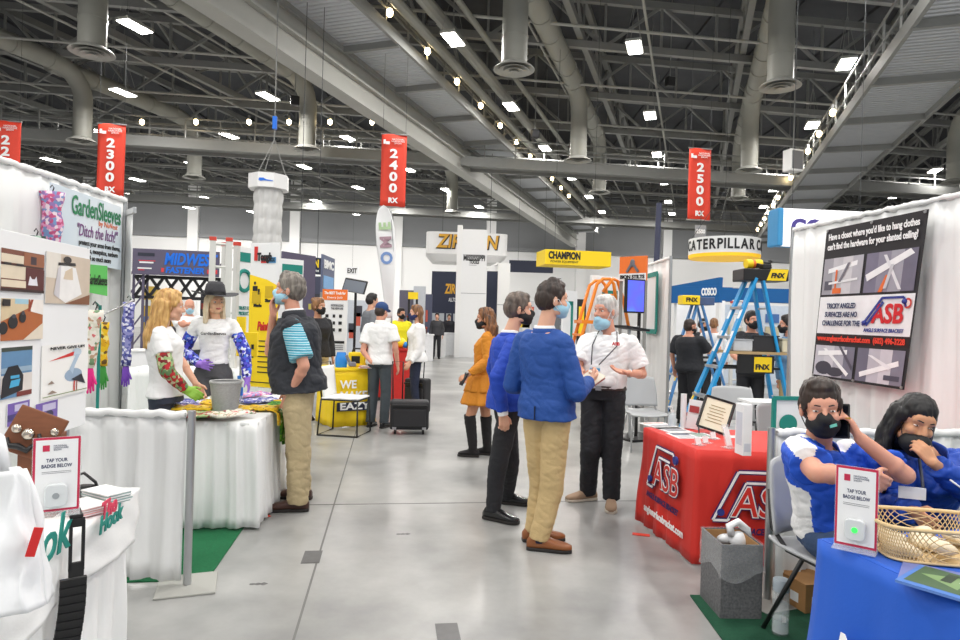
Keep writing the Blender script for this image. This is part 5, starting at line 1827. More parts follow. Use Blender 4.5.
bt(t, 'BMC', WTXT, w_ * .5, h_ * .75, .24, fit=w_ * .8, bold=.01)
rects('sky_print', t, PC((120, 170, 220)), [(w_ * .08, h_ * .1, w_ * .92, h_ * .45)])
rects('post', t, STEEL, [(0, -t.location.z, .06, 0), (w_ - .06, -t.location.z, w_, 0)], y=.02, th=.04)
# orange headed poster
t, w_, h_ = board('tool_poster', 'white poster with orange header and rows of black tools, above the yellow table', 321, 346, 289, 352, 10.2, CARD, 'poster', to_floor=True)
rects('orange_header', t, ORG, [(0, h_ - .17, w_, h_)])
bt(t, 'The BEST Tools for', WTXT, w_ * .5, h_ - .06, .06, fit=w_ * .85, bold=.002)
bt(t, 'Every Job', WTXT, w_ * .5, h_ - .13, .05, fit=w_ * .6)
rnd = random.Random(3)
bt(t, 'INTRODUCING\nTHE NEW LINE', GREYTXT, w_ * .6, h_ - .28, .05, fit=w_ * .5)
rects('tool_prints', t, BLKTXT, [(w_ * (.12 + .27 * (k % 3)) + rnd.uniform(0, .03), h_ - .45 - .11 * (k // 3), w_ * (.26 + .27 * (k % 3)), h_ - .40 - .11 * (k // 3)) for k in range(9)])
rects('caption_box', t, BLKTXT, [(w_ * .1, h_ - .86, w_ * .92, h_ - .82)])
rects('caption_lines', t, GREYTXT, [(w_ * .12, h_ - .9 - .03 * k, w_ * .88, h_ - .89 - .03 * k) for k in range(3)])
# wall monitor
c_ = P(355, 286, 12.0)
t = thing('tilted_monitor', 'dark tilted monitor on a pole beside the feather flag', 'monitor', (c_.x, c_.y, 0), math.radians(-8))
obj('screen_housing', MB().box((0, 0, c_.z), (.44, .05, .26), (-.35, .15, 0)), BLACK, t, bevel=.01)
obj('screen', MB().box((0, -.035, c_.z - .01), (.40, .01, .22), (-.35, .15, 0)), M('grey_screen', (96, 104, 116), 0.3), t)
obj('pole', MB().cone((0, .05, 0), .025, (0, .05, c_.z), .025, 10).box((0, .05, .02), (.5, .4, .04)), BLACK, t)
# feather flag
p = upright(389, 12.5)
t = thing('feather_flag', 'tall white feather flag with coloured vertical lettering', 'flag', p, math.radians(4))
zt, zb_ = zat(382, 205, 12.5), zat(390, 318, 12.5)
mb = MB()
def flagf(u, v):
    z = zb_ + (zt - zb_) * v
    w0 = .36 * (1 - max(0, (v - .72) / .28) ** 2.2) ** .5 * (.35 + .65 * min(1, v * 1.6)) + .01
    lean = -.17 * v ** 1.3
    return V((lean + (u - .5) * w0, .02 * math.sin(v * 7 + u * 3), z))
mb.grid(flagf, 8, 30)
obj('flag_cloth', mb, CARD, t, smooth=True, solid=.004)
obj('flag_pole', MB().tube([V((.06, .02, 0)), V((.05, .02, zb_)), V((.17 * .4, .02, (zb_ + zt) / 2)), V((-.02, .02, zt - .1))], .014, 8), ALU, t)
obj('flag_base', MB().box((.06, 0, .02), (.5, .08, .03)).box((.06, 0, .02), (.08, .5, .03)), BLACK, t)
for v_, ch, c in ((.53, 'O', (120, 152, 206)), (.67, 'M', (170, 140, 152)), (.81, 'E', (176, 204, 158))):
    q = V((-.17 * v_ ** 1.3 + .01, -.035, zb_ + (zt - zb_) * v_))
    text(ch, PC(c), t, None, .30, bold=.012, depth=.003, M4=plane_frame(q, V((-.08, 0, 1)), V((-1, 0, 0))))

# ---- yellow table with bag on a wire chair
f0, f1 = G(331, 428), G(374, 425)
ydir = (f1 - f0)
ydir.z = 0
yw = ydir.length
t = thing('yellow_table', 'yellow cloth covered table lettered WE MAKE EAZY', 'table', f0, math.atan2(ydir.y, ydir.x))
YH = .80
obj('tabletop', MB().box((yw / 2, .3, YH - .02), (yw + .02, .64, .04)), YEL, t, bevel=.01)
obj('cloth_skirt', drape([(0, .6), (0, 0), (yw, 0), (yw, .6)], .01, YH - .005, .001, .016, .25, 8, 81, .02), YEL, t, smooth=True, solid=.003)
bt(t, 'WE\nMAKE', WTXT, .14, .52, .15, y=0, bold=.004, align='LEFT') if False else text('WE\nMAKE', WTXT, t, (.1, -.035, .5), .15, bold=.004, align='LEFT', depth=.002)
rects('dark_band', t, NAVY, [(.06, .22, yw * .98, .34)], y=-.04, th=.008)
text('EAZY', WTXT, t, (yw * .5, -.048, .28), .13, bold=.004, depth=.002, fit=yw * .7)
def ontab(px, py, d):
    q = P(px, py, d)
    return V((q.x, q.y, YH + .002))
BLUEB = M('blue_bag', (30, 130, 214), 0.5, noise_amt=.06)
p = ontab(341, 367, 8.75)
t = thing('blue_box', 'bright blue packet on the yellow table', 'packet', p, .3)
obj('packet_body', MB().loft([(V((0, 0, 0)), V((1, 0, 0)), V((0, 1, 0)), .08, .05, 4), (V((0, 0, .12)), V((1, 0, 0)), V((0, 1, 0)), .08, .045, 3), (V((0, 0, .2)), V((1, 0, 0)), V((0, 1, 0)), .06, .01, 3)], 20), BLUEB, t, smooth=.8)
obj('packet_seal', MB().box((0, 0, .2), (.12, .016, .012)), BLUEB, t)
p = ontab(357, 367, 8.95)
t = thing('yellow_case', 'yellow and black tool case on the yellow table', 'case', p, -.1)
obj('case_body', MB().box((0, 0, .1), (.22, .14, .2)), YEL, t, bevel=.015)
obj('case_panel', MB().box((0, -.072, .1), (.12, .006, .1)), BLACK, t)
obj('handle', MB().tube([V((-.07, 0, .2)), V((-.06, 0, .25)), V((.06, 0, .25)), V((.07, 0, .2))], .012, 8), BLACK, t, smooth=True)
p = ontab(352, 371, 8.7)
t = thing('grey_tool', 'grey tool lying in front of the yellow case', 'tool', p, .6)
obj('tool_head', MB().box((0, 0, .05), (.1, .06, .06)), M('grey_tool', (130, 130, 138), .45), t, bevel=.012)
obj('tool_grip', MB().cone((-.02, 0, .05), .022, (-.09, 0, .17), .02, 12), MATS['grey_tool'], t)
p = ontab(366, 371, 8.75)
t = thing('paper_stack', 'fan of white and red papers on the yellow table', 'papers', p, .2)
for k in range(4):
    obj('paper', MB().box((.01 * k, .005 * k, .004 + .008 * k), (.2, .15, .006), (0, 0, .1 * k)), PC([(236, 236, 236), (214, 80, 70), (240, 240, 240), (226, 200, 190)][k]), t)
p = ontab(368, 366, 9.0)
t = thing('spray_bottle', 'white spray bottle on the yellow table beside the man in the blue cap', 'bottle', p)
obj('bottle_body', MB().lathe([(.035, 0), (.035, .15), (.014, .2), (.014, .23)], n=16), WHITE, t, smooth=.8)
obj('trigger', MB().box((0, -.02, .25), (.024, .07, .03)), REDTXT, t, bevel=.005)
# wire chair
p = G(337, 440)
t = thing('wire_chair', 'black wire framed chair with white coat in front of the yellow table', 'chair', (p.x, 8.2, 0), math.radians(170))
def wl(pts, r=.011):
    return MB().tube([V(q) for q in pts], r, 8)
hw = .24
for s in (-1, 1):
    obj('leg', wl([(s * hw, .22, .45), (s * (hw + .02), .26, .012), (s * (hw + .02), -.22, .012), (s * hw, -.2, .45)]), BLACK, t, smooth=True)
obj('floor_bar', wl([(-hw - .02, .26, .012), (hw + .02, .26, .012)]), BLACK, t)
obj('seat_frame', wl([(-hw, .22, .45), (hw, .22, .45), (hw, -.2, .45), (-hw, -.2, .45), (-hw, .22, .45)]), BLACK, t)
obj('seat', MB().grid(lambda u, v: V(((u - .5) * .48, (v - .5) * .42, .465 + .012 * noise.noise(V((u * 7, v * 7, 1))))), 14, 14), CLOTHW, t, smooth=True, solid=.03)
obj('backrest', MB().grid(lambda u, v: V((hw * .9 + .05 * v, -.2 + .4 * u, .46 + .4 * v)), 8, 10), CLOTHW, t, smooth=True, solid=.02)
obj('back_frame', wl([(hw, .2, .45), (hw + .06, .2, .9), (hw + .06, -.18, .9), (hw, -.2, .45)]), BLACK, t, smooth=True)

# ---- wheeled cases
def wheeled_case(label, px, py, d, w_, h_, dp, rz, hz, group, hx=0):
    p = G(px, py)
    t = thing('wheeled_case', label, 'suitcase', (p.x, p.y, 0), rz, group)
    BF = M('black_fabric_case', (34, 34, 38), .6, noise_amt=.1, bump=.15, bump_scale=120)
    obj('case_body', MB().box((0, 0, .06 + h_ / 2), (w_, dp, h_)), BF, t, bevel=.03)
    obj('front_pocket', MB().box((0, -dp / 2 - .012, .06 + h_ * .42), (w_ * .84, .03, h_ * .62)), BF, t, bevel=.012)
    obj('flap', MB().box((0, -dp / 2 - .03, .06 + h_ * .86), (w_ * .9, .02, .03)), BLACKP, t, bevel=.008)
    for s in (-1, 1):
        obj('wheel', MB().cone((s * w_ * .36 - .015, -dp * .3, .035), .035, (s * w_ * .36 + .015, -dp * .3, .035), .035, 16), BLACKP, t, smooth=.6)
        obj('wheel', MB().cone((s * w_ * .36 - .015, dp * .3, .035), .035, (s * w_ * .36 + .015, dp * .3, .035), .035, 16), BLACKP, t, smooth=.6)
        obj('bumper', MB().box((s * w_ * .38, -dp / 2 - .01, .085), (.05, .03, .03)), M('grey_bumper', (150, 150, 154), .5), t)
    obj('pull_handle', MB().tube([V((hx - .07, dp / 2 - .03, h_)), V((hx - .09, dp / 2, hz)), V((hx + .05, dp / 2, hz)), V((hx + .05, dp / 2 - .03, h_))], .009, 8), BLACK, t, smooth=True)
    return t
wheeled_case('black wide wheeled case standing in the aisle, nearer of two', 409, 433, 8.4, .50, .37, .28, math.radians(6), .92, 'black wheeled cases', -.15)
wheeled_case('black upright wheeled backpack behind the wide case', 417, 416, 9.4, .36, .52, .22, math.radians(-24), 1.0, 'black wheeled cases')

# ---- middle: white column, Zircon signs, Champion
t, w_, h_ = board('white_column', 'tall white square booth column lettered MISSISSIPPI', 459, 484, 229, 357, 25.3, CARD, 'column', to_floor=True, thick=1.0)
rects('side_fin', t, WHITE, [(-.2, 0, 0, h_ + .15)], y=.2, th=.5)
bt(t, 'MISSISSIPPI', BLKTXT, w_ * .5, h_ * .775, .3, fit=w_ * .86, bold=.012)
bt(t, 'TOOLS', BLKTXT, w_ * .5, h_ * .745, .2, fit=w_ * .4, bold=.01)
rects('rule', t, GREYTXT, [(w_ * .05, h_ * .8, w_ * .9, h_ * .803), (w_ * .3, h_ * .72, w_ * .6, h_ * .723), (0, h_ * .5, w_, h_ * .503)])
for i, (px, d, py0) in enumerate(((502, 27.0, 263),)):
    t, w_, h_ = board('white_column', 'shorter white booth column right of the tall lettered column', px - 6, px + 6, py0, 350, d, WHITE, 'column', to_floor=True, thick=.6)
    rects('panel_seam', t, GREYTXT, [(0, h_ * .55, w_, h_ * .555)])
    obj('spot_arm', MB().bar((0, -.1, h_), (-.5, -.4, h_ - .3), .06), WHITE, t)
p = P(467, 246, 31)
t = thing('hexagon_sign', 'white hanging box sign lettered ZIRCON behind the tall column', 'sign', (p.x, p.y, 0), math.radians(4))
z1, z0 = zat(467, 233, 31), zat(467, 262, 31)
hwid = 41 / FOC * 31
mb = MB().loft([(V((0, 1, z0)), V((1, 0, 0)), V((0, 1, 0)), hwid * .84, 1.0, 8), (V((0, 1, z0 + .35)), V((1, 0, 0)), V((0, 1, 0)), hwid, 1.2, 8), (V((0, 1, z1)), V((1, 0, 0)), V((0, 1, 0)), hwid, 1.2, 8)], 32)
obj('sign_box', mb, WHITE, t)
text('ZIRCON', BLKTXT, t, (0.03, -.22, (z0 + z1) / 2 + .2), .9, bold=.05, depth=.01, fit=hwid * 1.55, shear=.15)
text('ZIRCON', GOLD, t, (0, -.245, (z0 + z1) / 2 + .22), .9, bold=.02, depth=.01, fit=hwid * 1.5, shear=.15)
mb = MB()
for s in (-1, 1):
    mb.cone((s * hwid * .6, 1, z1), .012, (s * hwid * .6, 1, 13.97), .012, 4)
obj('hanging_cable', mb, CABLE, t)
for i, (px0, px1, lab) in enumerate(((430, 459, 'navy booth wall lettered ZIRCON left of the tall white column'), (485, 498, 'navy booth wall strip right of the tall white column'))):
    t, w_, h_ = board('navy_booth_wall', lab, px0, px1, 271, 345, 29.0, NAVY, 'booth wall', to_floor=True, thick=.2)
    if i == 0:
        bt(t, 'ZIRCON', GOLD, w_ * .9, h_ * .78, .6, fit=w_ * .9, bold=.02, shear=.15)
        bt(t, 'ALLTOOLS', WTXT, w_ * .8, h_ * .65, .25, fit=w_ * .4)
        rects('shelf_goods', t, PC((176, 180, 186)), [(w_ * (.05 + .24 * (k % 4)), h_ * (.1 + .14 * (k // 4)), w_ * (.22 + .24 * (k % 4)), h_ * (.2 + .14 * (k // 4))) for k in range(12)])
    else:
        rects('shelf_goods', t, PC((120, 126, 140)), [(w_ * .1, h_ * .2, w_ * .8, h_ * .4)])
t, w_, h_ = board('hanging_banner', 'long dark navy hanging banner left of the CHAMPION sign', 509, 553, 260, 272, 33.0, NAVY, 'banner')
obj('hanging_cable', MB().cone((w_ * .2, .02, h_), .007, (w_ * .2, .02, 13.97 - t.location.z), .007, 4).cone((w_ * .8, .02, h_), .007, (w_ * .8, .02, 13.97 - t.location.z), .007, 4), CABLE, t)
t, w_, h_ = board('champion_sign', 'yellow hanging box sign lettered CHAMPION', 545, 611, 249, 264, 22.0, YEL, 'sign', 22.4, thick=1.2)
bt(t, 'CHAMPION', BLKTXT, w_ * .29, h_ * .6, .34, fit=w_ * .48, bold=.016, depth=.006)
bt(t, 'POWER EQUIPMENT', BLKTXT, w_ * .29, h_ * .2, .1, fit=w_ * .42, depth=.006)
obj('hanging_cable', MB().cone((w_ * .2, .5, h_), .007, (w_ * .2, .5, 13.97 - t.location.z), .007, 4).cone((w_ * .8, .5, h_), .007, (w_ * .8, .5, 13.97 - t.location.z), .007, 4), CABLE, t)
# exit signs on the far wall
for px, py, lab in ((556, 281, 'far exit sign on the back wall below the CHAMPION sign'), (352, 271, 'far exit sign beside the feather flag')):
    t, w_, h_ = board('exit_sign', lab, px - 6, px + 6, py - 4.5, py + 4, 44.0 if px < 400 else 59.5, CARD, 'sign', thick=.1)
    bt(t, 'EXIT', BLKTXT, w_ / 2, h_ / 2, h_ * .8, fit=w_ * .8, bold=.01, depth=.02)
    if px < 400:
        obj('hanging_cable', MB().cone((w_ / 2, .05, h_), .007, (w_ / 2, .05, 13.97 - t.location.z), .007, 4), CABLE, t)
# low far booths along the aisle end
FAR = [(346, 372, 300, 345, 22, (206, 212, 220), 'pale far booth wall left of the feather flag'), (398, 412, 290, 345, 24, (96, 94, 110), 'grey purple far booth wall right of the feather flag'),
       (412, 424, 286, 345, 26, (196, 200, 206), 'pale grey far booth wall behind the luggage woman'), (422, 431, 294, 345, 27, (84, 88, 110), 'slate far booth wall beside the navy booth'),
       (305, 322, 276, 345, 20, (70, 74, 96), 'slate booth wall behind the dark haired masked woman'), (500, 545, 300, 345, 40, (206, 208, 212), 'wide pale far booth wall between the tall column and blue suits')]
for px0, px1, py0, py1, d, c, lab in FAR:
    t, w_, h_ = board('far_booth_wall', lab, px0, px1, py0, py1, d, PC(c), 'booth wall', to_floor=True, thick=.15)
    rnd = random.Random(px0)
    for k in range(4):
        x, z = rnd.uniform(.05, .6) * w_, rnd.uniform(.3, .75) * h_
        rects('wall_print', t, PC(rnd.choice([(236, 200, 60), (90, 130, 190), (226, 226, 226), (60, 60, 70), (200, 90, 70)])), [(x, z, x + w_ * rnd.uniform(.15, .35), z + rnd.uniform(.2, .5))])
for px, d, c, lab in ((437, 25, (236, 236, 236), 'white far counter in front of the navy booth wall'), (447, 26.5, (226, 228, 230), 'white far counter nearer the tall column'), (424, 23, (230, 230, 232), 'white far counter left of the navy booth wall'), (394, 12.0, (200, 40, 36), 'red cloth table beside the luggage woman')):
    p = upright(px, d)
    t = thing('counter', lab, 'counter', p, .1)
    obj('counter_body', MB().box((0, 0, .45), (.7, .6, .9)), PC(c), t, bevel=.01)
    obj('counter_top', MB().box((0, 0, .92), (.76, .66, .04)), PC(c), t)
t, w_, h_ = board('yellow_header', 'small yellow header sign far behind the man in the yellow shirt', 408, 418, 292, 299, 23.5, YEL, 'sign')
rects('post', t, BLACK, [(0, -t.location.z, .08, 0), (w_ - .08, -t.location.z, w_, 0)], y=.02, th=.04)
p = upright(398, 11.9, .94)
t = thing('yellow_helmet', 'yellow and blue helmet on the red cloth table', 'helmet', p + V((.05, 0, .002)))
obj('shell', MB().ell((0, 0, .09), (.12, .14, .1)), YEL, t, smooth=True)
obj('blue_cup', MB().ell((.1, -.05, .06), (.06, .06, .06)), BLUEB, t, smooth=True)

# ---- octagon sign over a shirred column
p = upright(265, 15.5)
t = thing('lantern_column', 'white octagonal hanging sign over a shirred fabric column at left', 'sign', p, math.radians(10))
z1, z0, zb_ = zat(265, 176, 15.5), zat(265, 190, 15.5), zat(265, 262, 15.5)
obj('octagon', MB().lathe([(.48, z0), (.48, z1)], n=8), WHITE, t, rot=(0, 0, PI / 8))
mb = MB().prism([V((x, -.448, (z0 + z1) / 2 + z)) for x, z in ((-.17, -.02), (-.15, .03), (-.06, .035), (.0, .0), (.16, -.02), (.16, -.035), (-.05, -.03), (-.12, -.045))], (0, -1, 0), .008)
obj('logo_mark', mb, MWB, t)
mb = MB()
def shir(u, v):
    a_ = 2 * PI * u
    z = z0 - (z0 - zb_) * v
    r = .31 + .03 * abs(math.sin(v * 15)) * (.6 + .4 * math.sin(a_ * 8 + v * 9)) + .012 * math.sin(a_ * 14)
    return V((r * math.cos(a_), r * math.sin(a_), z))
mb.grid(shir, 72, 60)
obj('shirred_fabric', mb, M('grey_sheer', (206, 206, 204), .5, noise_amt=.06, noise_scale=5), t, smooth=True)
obj('column_core', MB().cone((0, 0, 0), .06, (0, 0, z0), .06, 10), STEEL, t)
mb = MB()
for k in range(3):
    mb.cone((.4 * math.cos(2.1 * k), .4 * math.sin(2.1 * k), z1), .01, (.1, 0, z1 + .9), .01, 4)
mb.cone((.1, 0, z1 + .9), .015, (.1, 0, 13.97), .015, 4)
obj('chain', mb, STEEL, t)
obj('hoist', MB().box((.1, 0, z1 + 1.3), (.1, .1, .3)), MWB, t)

# ---- white panels, orange platform ladder, screen behind the older man
t, w_, h_ = board('white_booth_wall', 'white booth panel with teal frame behind the older man in white polo', 588, 622, 275, 420, 9.9, CARD, 'panel', 10.3, to_floor=True)
rects('teal_frame', t, TEAL, [(w_ * .3, h_ - .35, w_ * .75, h_ - .22)])
mb = MB().lathe([(.07, 0), (.07, .16), (.03, .22)], c=(w_ * .36, -.02, h_ - .62), n=16)
obj('bottle_print', mb, TEAL, t)
t, w_, h_ = board('side_banner', 'narrow white banner with a teal frame left of the orange ladder', 560, 574, 290, 420, 13.0, CARD, 'banner', 13.4, to_floor=True)
rects('teal_frame', t, TEAL, [(w_ * .55, h_ * .3, w_ * .7, h_ * .9), (w_ * .2, h_ * .86, w_ * .7, h_ * .9)])
t, w_, h_ = board('yellow_rack', 'black display rack with a yellow panel left of the older man', 574, 583, 299, 420, 14.0, BLACK, 'rack', to_floor=True)
rects('yellow_panel', t, YEL, [(w_ * .2, h_ * .62, w_ * .8, h_ * .92)])
# side wall drape with pole right of the screen
dA, dB = P(671, 258, 8.9), P(645, 268, 10.3)
side_drape('tall_drape', 'tall white drape with pole and teal strip behind the grey shell chair', [dA.xy, dB.xy], dA.z, 91, [dA.xy], wl=.3, amp=.012)
dn = (dB - dA)
dn.z = 0
dn.normalize()
nn = V((-dn.y, dn.x, 0))
if nn.x > 0:
    nn = -nn
t = thing('teal_strip_frame', 'teal rectangular frame hung on the tall white drape', 'frame', (dA.x, dA.y, 0))
mb = MB()
def dp(s, z):
    q = dn * s + nn * .06
    return V((q.x, q.y, z))
for a_, b_ in (((.45, 2.25), (1.2, 2.25)), ((.45, 1.4), (.45, 2.25)), ((.45, 1.4), (1.2, 1.4))):
    mb.bar(dp(*a_), dp(*b_), .02, .07)
obj('frame_border', mb, TEAL, t)
obj('frame_sheet', MB().prism([dp(.47, 1.42), dp(1.2, 1.42), dp(1.2, 2.23), dp(.47, 2.23)], nn * -1, .012), CARD, t)
# orange header sign
t, w_, h_ = board('orange_sign', 'orange sign lettered BIONSTILTS above the screen', 619, 646, 257, 281, 9.3, ORG, 'sign', 9.0)
rects('white_strip', t, CARD, [(0, 0, w_, h_ * .3)])
bt(t, 'BION STILTS', BLKTXT, w_ * .5, h_ * .15, .07, fit=w_ * .9, bold=.003, depth=.008)
mb = MB().bar((w_ * .3, -.01, h_ * .35), (w_ * .5, -.01, h_ * .75), .03).bar((w_ * .5, -.01, h_ * .75), (w_ * .72, -.01, h_ * .35), .03).ell((w_ * .5, -.01, h_ * .72), (.04, .015, .06), n=10, h=6)
obj('figure_mark', mb, GREYTXT, t)
rects('post', t, STEEL, [(w_ - .04, -t.location.z, w_, 0), (0, -t.location.z, .04, 0)], y=.03, th=.03)
# screen on black stand
d = 8.3
c_ = P(636, 296, d)
t = thing('screen_stand', 'blue lit flat screen on a black pole stand behind the older man', 'screen', (c_.x, c_.y, 0), math.radians(24))
sh, sw = 31 / FOC * d, 20 / FOC * d
obj('housing', MB().box((0, .03, c_.z), (sw + .04, .05, sh + .04)), BLACK, t, bevel=.006)
scm = ramp_mat('screen_image', 'noise', [(.3, (60, 110, 220)), (.55, (90, 90, 210)), (.75, (70, 160, 240))], 2.2, .3, interp='LINEAR')
b_ = scm.node_tree.nodes['Principled BSDF']
scm.node_tree.links.new(b_.inputs['Base Color'].links[0].from_socket, b_.inputs['Emission Color'])
b_.inputs['Emission Strength'].default_value = .8
obj('screen', MB().box((0, .002, c_.z), (sw, .008, sh)), scm, t)
obj('pole', MB().cone((sw / 2, .09, 0), .022, (sw / 2, .09, c_.z + .1), .022, 10).bar((sw / 2, .09, c_.z), (0, .06, c_.z), .03), BLACK, t)
obj('base', MB().box((sw / 2, .09, .015), (.5, .5, .03)), BLACK, t)
obj('tray', MB().box((-.06, .0, c_.z - .42), (.36, .3, .03), (0, .12, 0)), BLACK, t)
obj('tray_post', MB().bar((sw / 2, .09, c_.z - .4), (-.1, 0, c_.z - .43), .03).bar((-.1, 0, c_.z - .43), (-.02, .02, 0), .025), ALU, t)
# orange guard rail ladder
d = 9.2
t = thing('platform_ladder', 'orange platform ladder with arched hand rails behind the older man', 'ladder', upright(600, d), math.radians(4))
ox = upright(600, d).x
def op(px, py, dy=0):
    q = P(px, py, d)
    return V((q.x - ox, dy, q.z))
r = .025
for dy in (0, .45):
    pts = [op(561, 400, dy), op(582, 335, dy), op(597, 284, dy), op(603, 279, dy), op(610, 279, dy), op(614, 284, dy), op(616, 300, dy)]
    pts[0].z = 0
    obj('rail', MB().tube(pts, r, 8), LORG, t, smooth=True)
obj('guard_rail', MB().tube([op(603, 292, 0), op(612, 280, 0), op(617, 278, .2), op(622, 280, .2), op(628, 300, .2), op(634, 330, .2)], r, 8), LORG, t, smooth=True)
obj('guard_rail', MB().tube([op(610, 294, .45), op(626, 294, .45)], r * .8, 8), LORG, t, smooth=True)
obj('platform', MB().box(((op(585, 330).x + op(600, 330).x) / 2, .22, op(592, 322).z), (.34, .5, .05)), LORG, t)
for k in range(4):
    q = op(582 - 5 * k, 335 + 16 * k)
    obj('step', MB().box((q.x, .22, max(.25, q.z)), (.1, .45, .03)), LORG, t)
q = op(634, 330, .2)
obj('rear_leg', MB().cone(q, r, (q.x + .12, .2, 0), r, 8).cone((q.x - .3, .45, q.z), r, (q.x - .2, .45, 0), r, 8), ALU, t)
# dark banner pole
t = thing('dark_pole', 'tall dark blue pole rising behind the white drape', 'pole', upright(652, 11.5))
obj('pole', MB().cone((0, 0, 0), .06, (.07, 0, zat(652, 203, 11.5)), .05, 12), PC((58, 62, 86)), t, smooth=.6)
obj('pole_base', MB().box((0, 0, .02), (.5, .5, .04)), BLACK, t)

# ---- ring sign
d = 19.0
c_ = P(724, 252, d)
rr_ = 34 / FOC * d
t = thing('ring_sign', 'round white hanging ring sign lettered CATERPILLAR with yellow underside', 'sign', (c_.x, c_.y, 0))
z1, z0 = zat(724, 240, d), zat(724, 259, d)
obj('ring', MB().lathe([(rr_, z0 + .1), (rr_, z1), (rr_ - .05, z1), (rr_ - .05, z0 + .1)], n=64, cap=False), WHITE, t, smooth=.6)
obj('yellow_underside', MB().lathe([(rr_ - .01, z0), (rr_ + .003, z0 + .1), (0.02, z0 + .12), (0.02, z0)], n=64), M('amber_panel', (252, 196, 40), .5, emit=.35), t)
def ring_text(s, start):
    a_ = math.radians(start)
    for ch in s:
        me = text_mesh(ch, .40, bold=.012, depth=.004)
        me.transform(Matrix.Diagonal((.78, 1, 1, 1)))
        wd = (max(q.co.x for q in me.vertices) - min(q.co.x for q in me.vertices) + .035) / rr_
        a_ += wd / 2
        q = V((math.sin(a_) * (rr_ + .012), -math.cos(a_) * (rr_ + .012), (z0 + z1) / 2 + .05))
        o2 = link('lettering', me, BLKTXT, t)
        o2.matrix_local = plane_frame(q, V((math.cos(a_), math.sin(a_), 0)))
        a_ += wd / 2
ring_text('CATERPILLAR', -98)
ring_text('CATERPILLAR', 36)
obj('hanging_cable', MB().cone((0, 0, z1), .007, (0, 0, 13.97), .007, 4).cone((-rr_ + .03, 0, z1), .007, (0, 0, z1 + 1.5), .007, 4).cone((rr_ - .03, 0, z1), .007, (0, 0, z1 + 1.5), .007, 4), CABLE, t)
t, w_, h_ = board('aisle_marker', 'small grey hanging marker under the 2500 banner', 695, 706, 225, 238, 20.9, PC((150, 152, 156)), 'sign', thick=.03)
bt(t, '2500', WTXT, w_ / 2, h_ / 2, .18, fit=w_ * .8, bold=.006)
obj('hanging_cable', MB().cone((w_ / 2, .01, h_), .01, (w_ / 2, .01, h_ + .5), .01, 4), CABLE, t)
# ---- lightbox sign
d = 13.0
t, w_, h_ = board('lightbox_sign', 'white lit hanging box sign with purple letters behind the backdrop', 782, 880, 208, 246, d, M('lightbox_white', (250, 250, 252), .5, emit=.7), 'sign', 13.2, thick=.06)
obj('blue_edge', MB().box((-.06, .16, h_ / 2), (.12, .42, h_)).box((w_ / 2, .25, h_ / 2), (w_, .3, h_ - .04)), M('edge_blue', (60, 150, 206), .5), t, bevel=.03)
text('GO', M('sign_purple', (78, 66, 150), .5), t, (w_ * .24, -.03, h_ * .5), .42, bold=.02, depth=.005, fit=.68)
obj('hanging_cable', MB().cone((w_ * .15, .2, h_), .007, (w_ * .15, .2, 13.97 - t.location.z), .007, 4).cone((w_ * .85, .2, h_), .007, (w_ * .85, .2, 13.97 - t.location.z), .007, 4), CABLE, t)

# ---- blue booth
t, w_, h_ = board('blue_header', 'slanted blue booth header lettered COSCO', 671, 719, 287, 303, 13.6, BLUEP, 'sign', 12.6, thick=.1)
mb = MB().prism([V((0, 0, h_)), V((w_, 0, h_)), V((w_, 0, h_ + .16)), V((0, 0, h_ * 1.0 + .02))], (0, 1, 0), .1)
obj('header_wedge', mb, BLUEP, t)
bt(t, 'COSCO', WTXT, w_ * .8, h_ * .62, .2, fit=w_ * .3, bold=.008, depth=.006)
obj('post', MB().box((w_ - .04, .05, -t.location.z / 2), (.08, .08, t.location.z)).box((.04, .05, -t.location.z / 2), (.08, .08, t.location.z)), WHITE, t)
t, w_, h_ = board('booth_back_wall', 'bright white booth back wall under the slanted blue header', 668, 722, 300, 420, 14.4, M('bright_white_panel', (248, 249, 250), .5), 'booth wall', 14.0, to_floor=True)
rects('wall_seam', t, GREYTXT, [(w_ * .5, 0, w_ * .505, h_)])
t, w_, h_ = board('blue_fascia', 'long blue fascia board right of the slanted COSCO header', 716, 800, 287, 301, 15.5, BLUEP, 'sign', thick=.3)
rects('fascia_edge', t, WHITE, [(0, -.08, w_, -.02)])
obj('post', MB().box((.1, .15, -t.location.z / 2), (.12, .12, t.location.z)).box((w_ - .1, .15, -t.location.z / 2), (.12, .12, t.location.z)), WHITE, t)
t, w_, h_ = board('product_wall', 'pale booth wall of products under the long blue fascia', 722, 800, 304, 420, 17.0, PC((206, 216, 228)), 'booth wall', to_floor=True)
rnd = random.Random(12)
for k in range(16):
    x, z = w_ * (.04 + .24 * (k % 4)), h_ * (.3 + .16 * (k // 4))
    rects('hung_product', t, PC(rnd.choice([(70, 110, 170), (240, 240, 240), (120, 130, 146), (200, 190, 160), (60, 70, 90)])), [(x, z, x + w_ * .17, z + h_ * .11)], th=.05)

